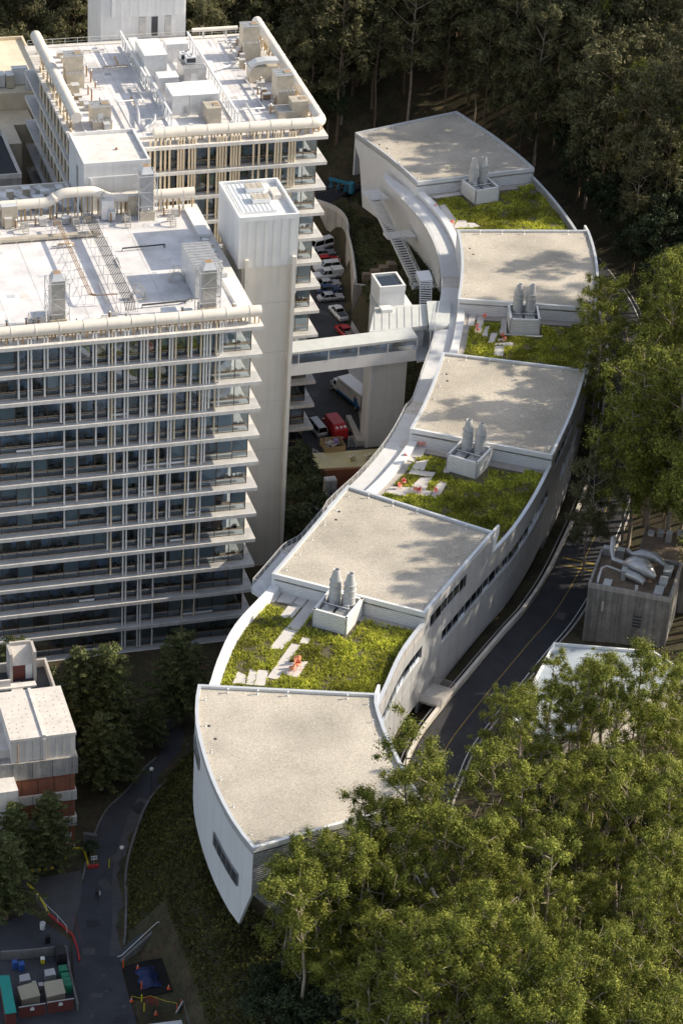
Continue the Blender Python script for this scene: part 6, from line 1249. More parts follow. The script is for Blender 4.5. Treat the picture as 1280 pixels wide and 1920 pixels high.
for i, (x, y) in enumerate(((-45.0, -66.3), (-41.9, -66.0))): mb = MB(); mb.prism([(x-.65, y-.5), (x+.65, y-.4), (x+.6, y+.5), (x-.6, y+.4)], .1, [1.1, 1.1, 1.35, 1.35]); props(ob('flat_board', mb, 'steel'), ['pale tilted board behind the left skip', 'pale tilted board behind the right skip'][i], 'board')
text('FIRE LANE', (-37.6, -74.2, .058), (0, 0, .05), .75, 'path_pale', None)['kind'] = 'structure'
mb = MB(); mb.box(-36.9, -36.75, -59.4, -55.4, .052, .06); ob('faded_red_line', mb, 'maroon', kind='structure')
# excavation
t = T_('ramp_stair', 'sloping concrete stair wall with a white hand rail beside the excavation', 'stair', (-30., -63.4, 0))
mb = MB(); mb.add([(-33., -65.0, -.4), (-27.2, -62.2, -.4), (-27.2, -62.2, 2.6), (-28., -62.6, 2.6), (-33., -65.0, .35), (-33., -64.6, -.4), (-27.2, -61.8, -.4), (-27.2, -61.8, 2.6), (-28., -62.2, 2.6), (-33., -64.6, .35)], [(0, 1, 2, 3, 4), (9, 8, 7, 6, 5), (4, 3, 8, 9), (3, 2, 7, 8), (0, 5, 6, 1), (1, 6, 7, 2), (0, 4, 9, 5)]); ob('wall_body', mb, 'dark_concrete', t)
mb = MB(); mb.add([(-33., -64.3, -.4), (-27.6, -61.6, -.4), (-27.6, -61.6, 2.0), (-33., -64.3, .1), (-33.2, -63.2, -.4), (-27.8, -60.5, -.4), (-27.8, -60.5, 2.0), (-33.2, -63.2, .1)], [(0, 1, 2, 3), (7, 6, 5, 4), (3, 2, 6, 7), (0, 3, 7, 4), (1, 5, 6, 2)]); ob('stair_ramp', mb, 'pathway', t)
mb = MB(); mb.tube([(-33.4, -64.8, 1.), (-32.9, -64.75, 1.05), (-28., -62.2, 3.2), (-27.5, -62.1, 3.2)], .05, 6); ob('hand_rail', mb, 'white_metal', t)
mb = MB(); mb.strip([(-26.9, -62.), (-27., -66.), (-27.3, -71.), (-27.6, -76.), (-28., -82.)], -1.5, [2.6, 2., 1.3, 1., .9], .35, 1); props(ob('excavation_wall', mb, 'dark_concrete'), 'dark timbered wall on the hill side of the excavation', 'wall')
poly('excavation_shade', [(-33.0, -65.6), (-27.3, -64.6), (-27.4, -71.2), (-33.2, -71.6)], -.3, .025, 'pit_shade', kind='structure')  # flat sheet at ground level, coloured black to imitate the pit's shade
tp = MB(); n_ = 9; vs = []
for i in range(n_):
    for j in range(n_): u, v = i/(n_-1), j/(n_-1); vs.append((lerp(-31.6, -29.2, u)+.2*math.sin(j*1.7), lerp(-70.2, -66.4, v), -.02+.9*math.exp(-((u-.5)**2)*6-((v-.5)**2)*5)+.12*noise.noise((u*7, v*7, 0))))
tp.add(vs, [(i*n_+j, i*n_+j+1, (i+1)*n_+j+1, (i+1)*n_+j) for i in range(n_-1) for j in range(n_-1)]); props(ob('tarpaulin', tp, 'tarp'), 'crumpled dark blue tarpaulin in the excavation', 'tarpaulin')
post('orange delineator post inside the excavation', -31.6, -70.1, 'orange', 1.2); post('yellow bollard at the excavation edge, farther one', -32.05, -72.3, 'bright_yellow', 1.1); post('yellow bollard nearest the parked van roof', -32.1, -73.9, 'bright_yellow', 1.1); post('orange delineator at the top of the stair wall', -32.9, -65.9, 'orange', 1.3)
def cone(lab, x, y, z=.03):
    t = T_('traffic_cone', lab, 'cone', (x, y, z)); mb = MB(); mb.box(x-.2, x+.2, y-.2, y+.2, z, z+.04); ob('base', mb, 'orange', t); mb = MB(); mb.lathe((x, y, z+.04), [(.15, 0), (.03, .7)], 10); ob('body', mb, 'orange', t); mb = MB(); mb.lathe((x, y, z+.04), [(.10, .32), (.076, .5)], 10, False); ob('sleeve', mb, 'sign_white', t)
cone('orange cone in front of the red barrier', -30.9, -74.8); cone('orange cone at the left corner of the excavation tape', -33.2, -71.9); cone('orange cone below the stair wall', -31.2, -66.3); cone('orange cone at the hill side of the excavation', -28.4, -70.7)
t = T_('road_barrier', 'red lattice barrier by the excavation', 'barrier', (-31., -73., .03)); railing([(-31.6, -72.6, .03), (-31., -73., .03), (-30.4, -73.5, .03)], t, 'lattice', m='red_paint', mid=3)
mb = MB(); mb.tube([(-33.2, -71.8, .75), (-32.1, -72.3, .6), (-31., -72.3, .8), (-29.4, -73.4, .6), (-28.2, -74.3, .8)], .03, 5); props(ob('caution_tape', mb, 'bright_yellow'), 'yellow caution tape sagging across the excavation', 'tape')
t = T_('sawhorse_sign', 'folded white sawhorse barricade leaning by the excavation wall', 'barricade', (-28.1, -74.6, .03))
for i in range(3): mb = MB(); mb.bar((-28.5+i*.15, -75.1, .05+i*.3), (-27.8+i*.15, -74.3, .35+i*.3), .1, .28); ob('board', mb, 'sign_white', t)
for i in range(2): mb = MB(); mb.bar((-28.4+i*.6, -74.9+i*.6, .03), (-28.3+i*.6, -74.7+i*.6, 1.2), .08); ob('leg', mb, 'orange', t)
vn = T_('parked_van', 'white van roof poking in at the bottom edge of the picture', 'van', (-31.4, -80.4, .03)); mb = MB(); mb.prism([(-34., -82.6), (-28.8, -83.4), (-28.7, -78.5), (-33.9, -78.3)], .4, 1.98); ob('body', mb, 'car_white', vn)
mb = MB(); mb.prism([(-33.8, -82.4), (-29., -83.2), (-28.9, -78.7), (-33.7, -78.5)], 1.98, 2.08); ob('roof', mb, 'car_white', vn)
for x, y in ((-33.4, -78.3), (-29.4, -78.45)): mb = MB(); mb.tube([(x, y+.02, .38), (x, y-.25, .38)], .36, 12); ob('wheel', mb, 'tyre', vn)

# wear on the paving
_rw = random.Random(21)
def patch(name, x, y, a, b, z, m, rz): 
    c, s_ = math.cos(rz), math.sin(rz); mb = MB(); mb.add([(x+u*c-v*s_, y+u*s_+v*c, z) for u, v in ((-a, -b), (a, -b), (a*.93, b), (-a, b*.9))], [(0, 1, 2, 3)]); return ob(name, mb, m, kind='structure')
for i, (x, y) in enumerate(((-36.4, -62.), (-34.8, -57.), (-37., -70.), (-35.2, -75.), (-31.8, -50.), (-29.6, -45.), (-24.2, -35.5))): patch('path_patch', x, y, _rw.uniform(.5, 1.4), _rw.uniform(.4, 1.), .056+.0015*i, _rw.choice(('asphalt', 'path_pale')), _rw.uniform(0, 3))
for i, (x, y) in enumerate(((-35.6, -69.4), (-35.4, -66.6), (-34.2, -72.6), (-38.2, -73.4))): mb = MB(); mb.lathe((x, y, .05), [(.42, 0), (.42, .02), (.30, .022)], 14); ob('manhole_cover', mb, 'dark_metal', kind='structure')
for i, (x, y) in enumerate(((25., 62.), (30., 74.), (34., 84.), (37.6, 96.), (28., 68.))): patch('yard_patch', x, y, _rw.uniform(.7, 1.8), _rw.uniform(.5, 1.2), .028+.002*i, 'pathway', _rw.uniform(0, 3))
for i in range(9):
    j = 40+i*7; q = rq(j, _rw.uniform(4., 9.)); t = Vector(rq(j+1, 6))-Vector(rq(j, 6)); patch('road_patch', q[0], q[1], _rw.uniform(.6, 2.), _rw.uniform(.4, .9), q[2]-.005+.0006*i, _rw.choice(('pathway', 'asphalt', 'path_pale')), math.atan2(t.y, t.x))
# ---------------------------------------------------------------- trees
def leafmesh(name, clumps, mat_, size, seed, per=1., flat=.75, droop=.35, aspect=.45, wisp=False):
    """clumps: (x, y, z, r, n). Leaf-sized quads spread through each clump's shell."""
    r = np.random.default_rng(seed); C = []; A_ = []; 
    for (x, y, z, rr, n) in clumps:
        n = int(n*per); d = r.normal(size=(n, 3)); d /= np.linalg.norm(d, axis=1)[:, None]
        if wisp:
            sc = np.array([r.uniform(.6, 1.35), r.uniform(.6, 1.35), r.uniform(.7, 1.3)*flat]); rad = rr*np.abs(r.normal(.42, .34, n)); rad = np.minimum(rad, rr*1.3)
            C.append(np.array([x, y, z])+d*rad[:, None]*sc)
        else:
            d[:, 2] = np.where(d[:, 2] < -.35, -d[:, 2], d[:, 2]); rad = rr*r.uniform(.45, 1.06, n)**.6; C.append(np.array([x, y, z])+d*rad[:, None]*np.array([1, 1, flat]))
        A_.append(d)
    C = np.concatenate(C); O = np.concatenate(A_); n = len(C)
    nrm = O*1.0+r.normal(size=(n, 3))*.42+np.array([0, 0, .3]); nrm /= np.linalg.norm(nrm, axis=1)[:, None]
    t = r.normal(size=(n, 3)); t[:, 2] -= droop; t -= nrm*(t*nrm).sum(1)[:, None]; t /= np.linalg.norm(t, axis=1)[:, None]; b = np.cross(nrm, t)
    s = size*r.uniform(.6, 1.35, n)[:, None]; w = s*aspect
    V = np.stack([C-t*s, C+b*w*.9-t*s*.1, C+t*s, C-b*w*.9-t*s*.1], 1).reshape(-1, 3)
    me = bpy.data.meshes.new(name); me.vertices.add(4*n); me.vertices.foreach_set('co', V.ravel().astype(np.float32))
    me.loops.add(4*n); me.loops.foreach_set('vertex_index', np.arange(4*n, dtype=np.int32)); me.polygons.add(n); me.polygons.foreach_set('loop_start', np.arange(0, 4*n, 4, dtype=np.int32))
    me.update(calc_edges=True); me.materials.append(M[mat_]); return me
def euc(seed, Ht=24., spread=3.4, mat_='leaf_euc', bark='bark_pale', crown0=.42, nb=15, clr=(1.0, 1.75), dens=150, size=.26, lean=.03, umbrella=.0):
    r = random.Random(seed); tb = MB(); cl = []
    lx, ly = r.uniform(-lean, lean)*Ht, r.uniform(-lean, lean)*Ht
    tp = [Vector((lx*(i/6)**1.5+.25*math.sin(i*1.3+seed), ly*(i/6)**1.5+.25*math.cos(i*1.7+seed), Ht*.9*i/6)) for i in range(7)]; tp[0] = Vector((0, 0, -.8))
    tb.tube(tp, [.27, .22, .18, .15, .11, .08, .04], 7)
    for k in range(nb):
        u = lerp(crown0, .90, (k+r.random()*.6)/nb); f = u*6/.9 if False else u/.9*6; i = min(5, int(f)); p = tp[i].lerp(tp[i+1], min(1., f-i))
        a = k*2.4+r.uniform(-.5, .5); rel = (u-crown0)/(1-crown0)
        reach = spread*(.55+.6*math.sin(math.pi*min(1., rel*.85+.18)))*r.uniform(.65, 1.15); rise = reach*r.uniform(.45, 1.0)+umbrella*(1-rel)*2
        q = p+Vector((math.cos(a)*reach*.5, math.sin(a)*reach*.5, rise*.45)); e = p+Vector((math.cos(a)*reach, math.sin(a)*reach, rise))
        tb.tube([p, q, e], [.085, .05, .022], 5, caps=False)
        for j in range(r.choice((1, 2, 2, 3))):
            c = e+Vector((r.gauss(0, .85), r.gauss(0, .85), r.gauss(.2, .6))); rr = r.uniform(*clr)*(.7+.4*(1-rel)); cl.append((c.x, c.y, c.z, rr, dens*rr*rr*.55)); tb.tube([e, (c.x, c.y, c.z)], [.03, .015], 4, caps=False)
        m_ = q+Vector((r.gauss(0, .4), r.gauss(0, .4), .5)); cl.append((m_.x, m_.y, m_.z, .75, dens*.3))
    t = tp[6]
    for j in range(5): cl.append((t.x+r.gauss(0, .7), t.y+r.gauss(0, .7), t.z+r.uniform(-.3, 1.3), r.uniform(.8, 1.3), dens*.7))
    tm = tb.mesh('trunk', fix=False); tm.materials.append(M[bark]); return tm, leafmesh('crown', cl, mat_, size, seed, wisp=True, flat=.9, droop=.7, aspect=.36)
def conifer(seed, Ht=14., rad=4., mat_='leaf_conifer', dens=58):
    r = random.Random(seed); tb = MB(); cl = []; tb.tube([(0, 0, -.8), (0, 0, Ht*.5), (0, 0, Ht*.97)], [.32, .18, .04], 7)
    nl = int(Ht*1.05)
    for k in range(nl):
        u = lerp(.14, .97, k/nl); z = Ht*u; L_ = rad*(1-u)**.75*r.uniform(.85, 1.1)+.3
        for j in range(7):
            a = j*2*math.pi/7+k*.8+r.uniform(-.3, .3); ll = L_*r.uniform(.6, 1.1); d = Vector((math.cos(a), math.sin(a), .10)); e = Vector((0, 0, z))+d*ll
            tb.tube([(0, 0, z-.1), e], [.05, .015], 4, caps=False)
            for q in range(max(2, int(ll/.42))):
                v = (q+.7)/max(2, int(ll/.42)); p = Vector((0, 0, z))+d*ll*min(v, 1.03); cl.append((p.x+r.gauss(0, .15), p.y+r.gauss(0, .15), p.z-.10*ll*v*v+r.gauss(0, .07), .46*(1-.35*v)+.08, dens*.34))
    tm = tb.mesh('trunk', fix=False); tm.materials.append(M['bark']); return tm, leafmesh('crown', cl, mat_, .19, seed, flat=.30, droop=.0, aspect=.40)
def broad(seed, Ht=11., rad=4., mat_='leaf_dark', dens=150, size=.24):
    r = random.Random(seed); tb = MB(); cl = []; tb.tube([(0, 0, -.8), (.1, 0, Ht*.35), (.2, .1, Ht*.8)], [.34, .22, .06], 7)
    for k in range(46):
        th, ph = r.uniform(0, 6.283), math.acos(r.uniform(-.55, 1)); q = r.uniform(.62, 1.)
        c = Vector((math.cos(th)*math.sin(ph)*rad*q, math.sin(th)*math.sin(ph)*rad*q, Ht*.58+math.cos(ph)*Ht*.40*q)); rr = r.uniform(.8, 1.4); cl.append((c.x, c.y, c.z, rr, dens*rr*rr*.6))
        if k % 2 == 0: tb.tube([(.1, 0, Ht*.4), c*.6+Vector((0, 0, Ht*.2)), c], [.1, .06, .02], 4, caps=False)
    tm = tb.mesh('trunk', fix=False); tm.materials.append(M['bark']); return tm, leafmesh('crown', cl, mat_, size, seed)
PROTO = {'e': [euc(s, 24., 1.7+.35*(s % 3), nb=13, crown0=.34, clr=(.6, 1.4), dens=720, size=.13) for s in range(1, 8)],
         'f': [euc(s, 29., 3.8, 'leaf_olive', crown0=.24, nb=26, clr=(1.0, 2.1), dens=290, size=.25) for s in range(11, 15)],
         'u': [euc(s, 23., 2.6, crown0=.58, nb=10, clr=(.7, 1.55), dens=720, size=.13, umbrella=.8) for s in range(21, 26)],
         'y': [euc(s, 15., 1.3, nb=9, clr=(.4, .9), dens=760, size=.115, crown0=.3, lean=.08) for s in range(31, 35)],
         't': [euc(s, 29., 3.9, 'leaf_euc', crown0=.28, nb=25, clr=(.8, 1.8), dens=460, size=.165) for s in range(61, 65)],
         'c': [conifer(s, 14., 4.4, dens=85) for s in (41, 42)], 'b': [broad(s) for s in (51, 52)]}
def plant(kind, x, y, label, group, s=1., z=None, name='eucalyptus_tree', v=None, cat='tree', sx=None):
    tm, cm = PROTO[kind][v if v is not None else rnd.randrange(len(PROTO[kind]))]
    t = T_(name, label, cat, (x, y, H(x, y) if z is None else z), group); t.rotation_euler.z = rnd.uniform(0, 6.283); t.scale = ((sx or s), (sx or s), s)
    for nm, me in (('trunk', tm), ('crown', cm)): o = bpy.data.objects.new(nm, me); COL.objects.link(o); o.parent = t
    return t
def inplan(x, y, m=1.5):
    """inside the curved building or on the hill road"""
    a = np.array([x, y]); i = ((CXA-a)**2).sum(1).argmin(); v = a-CXA[i]; t = _tg[i]; d = v[0]*t[1]-v[1]*t[0]
    return d, CST[i]
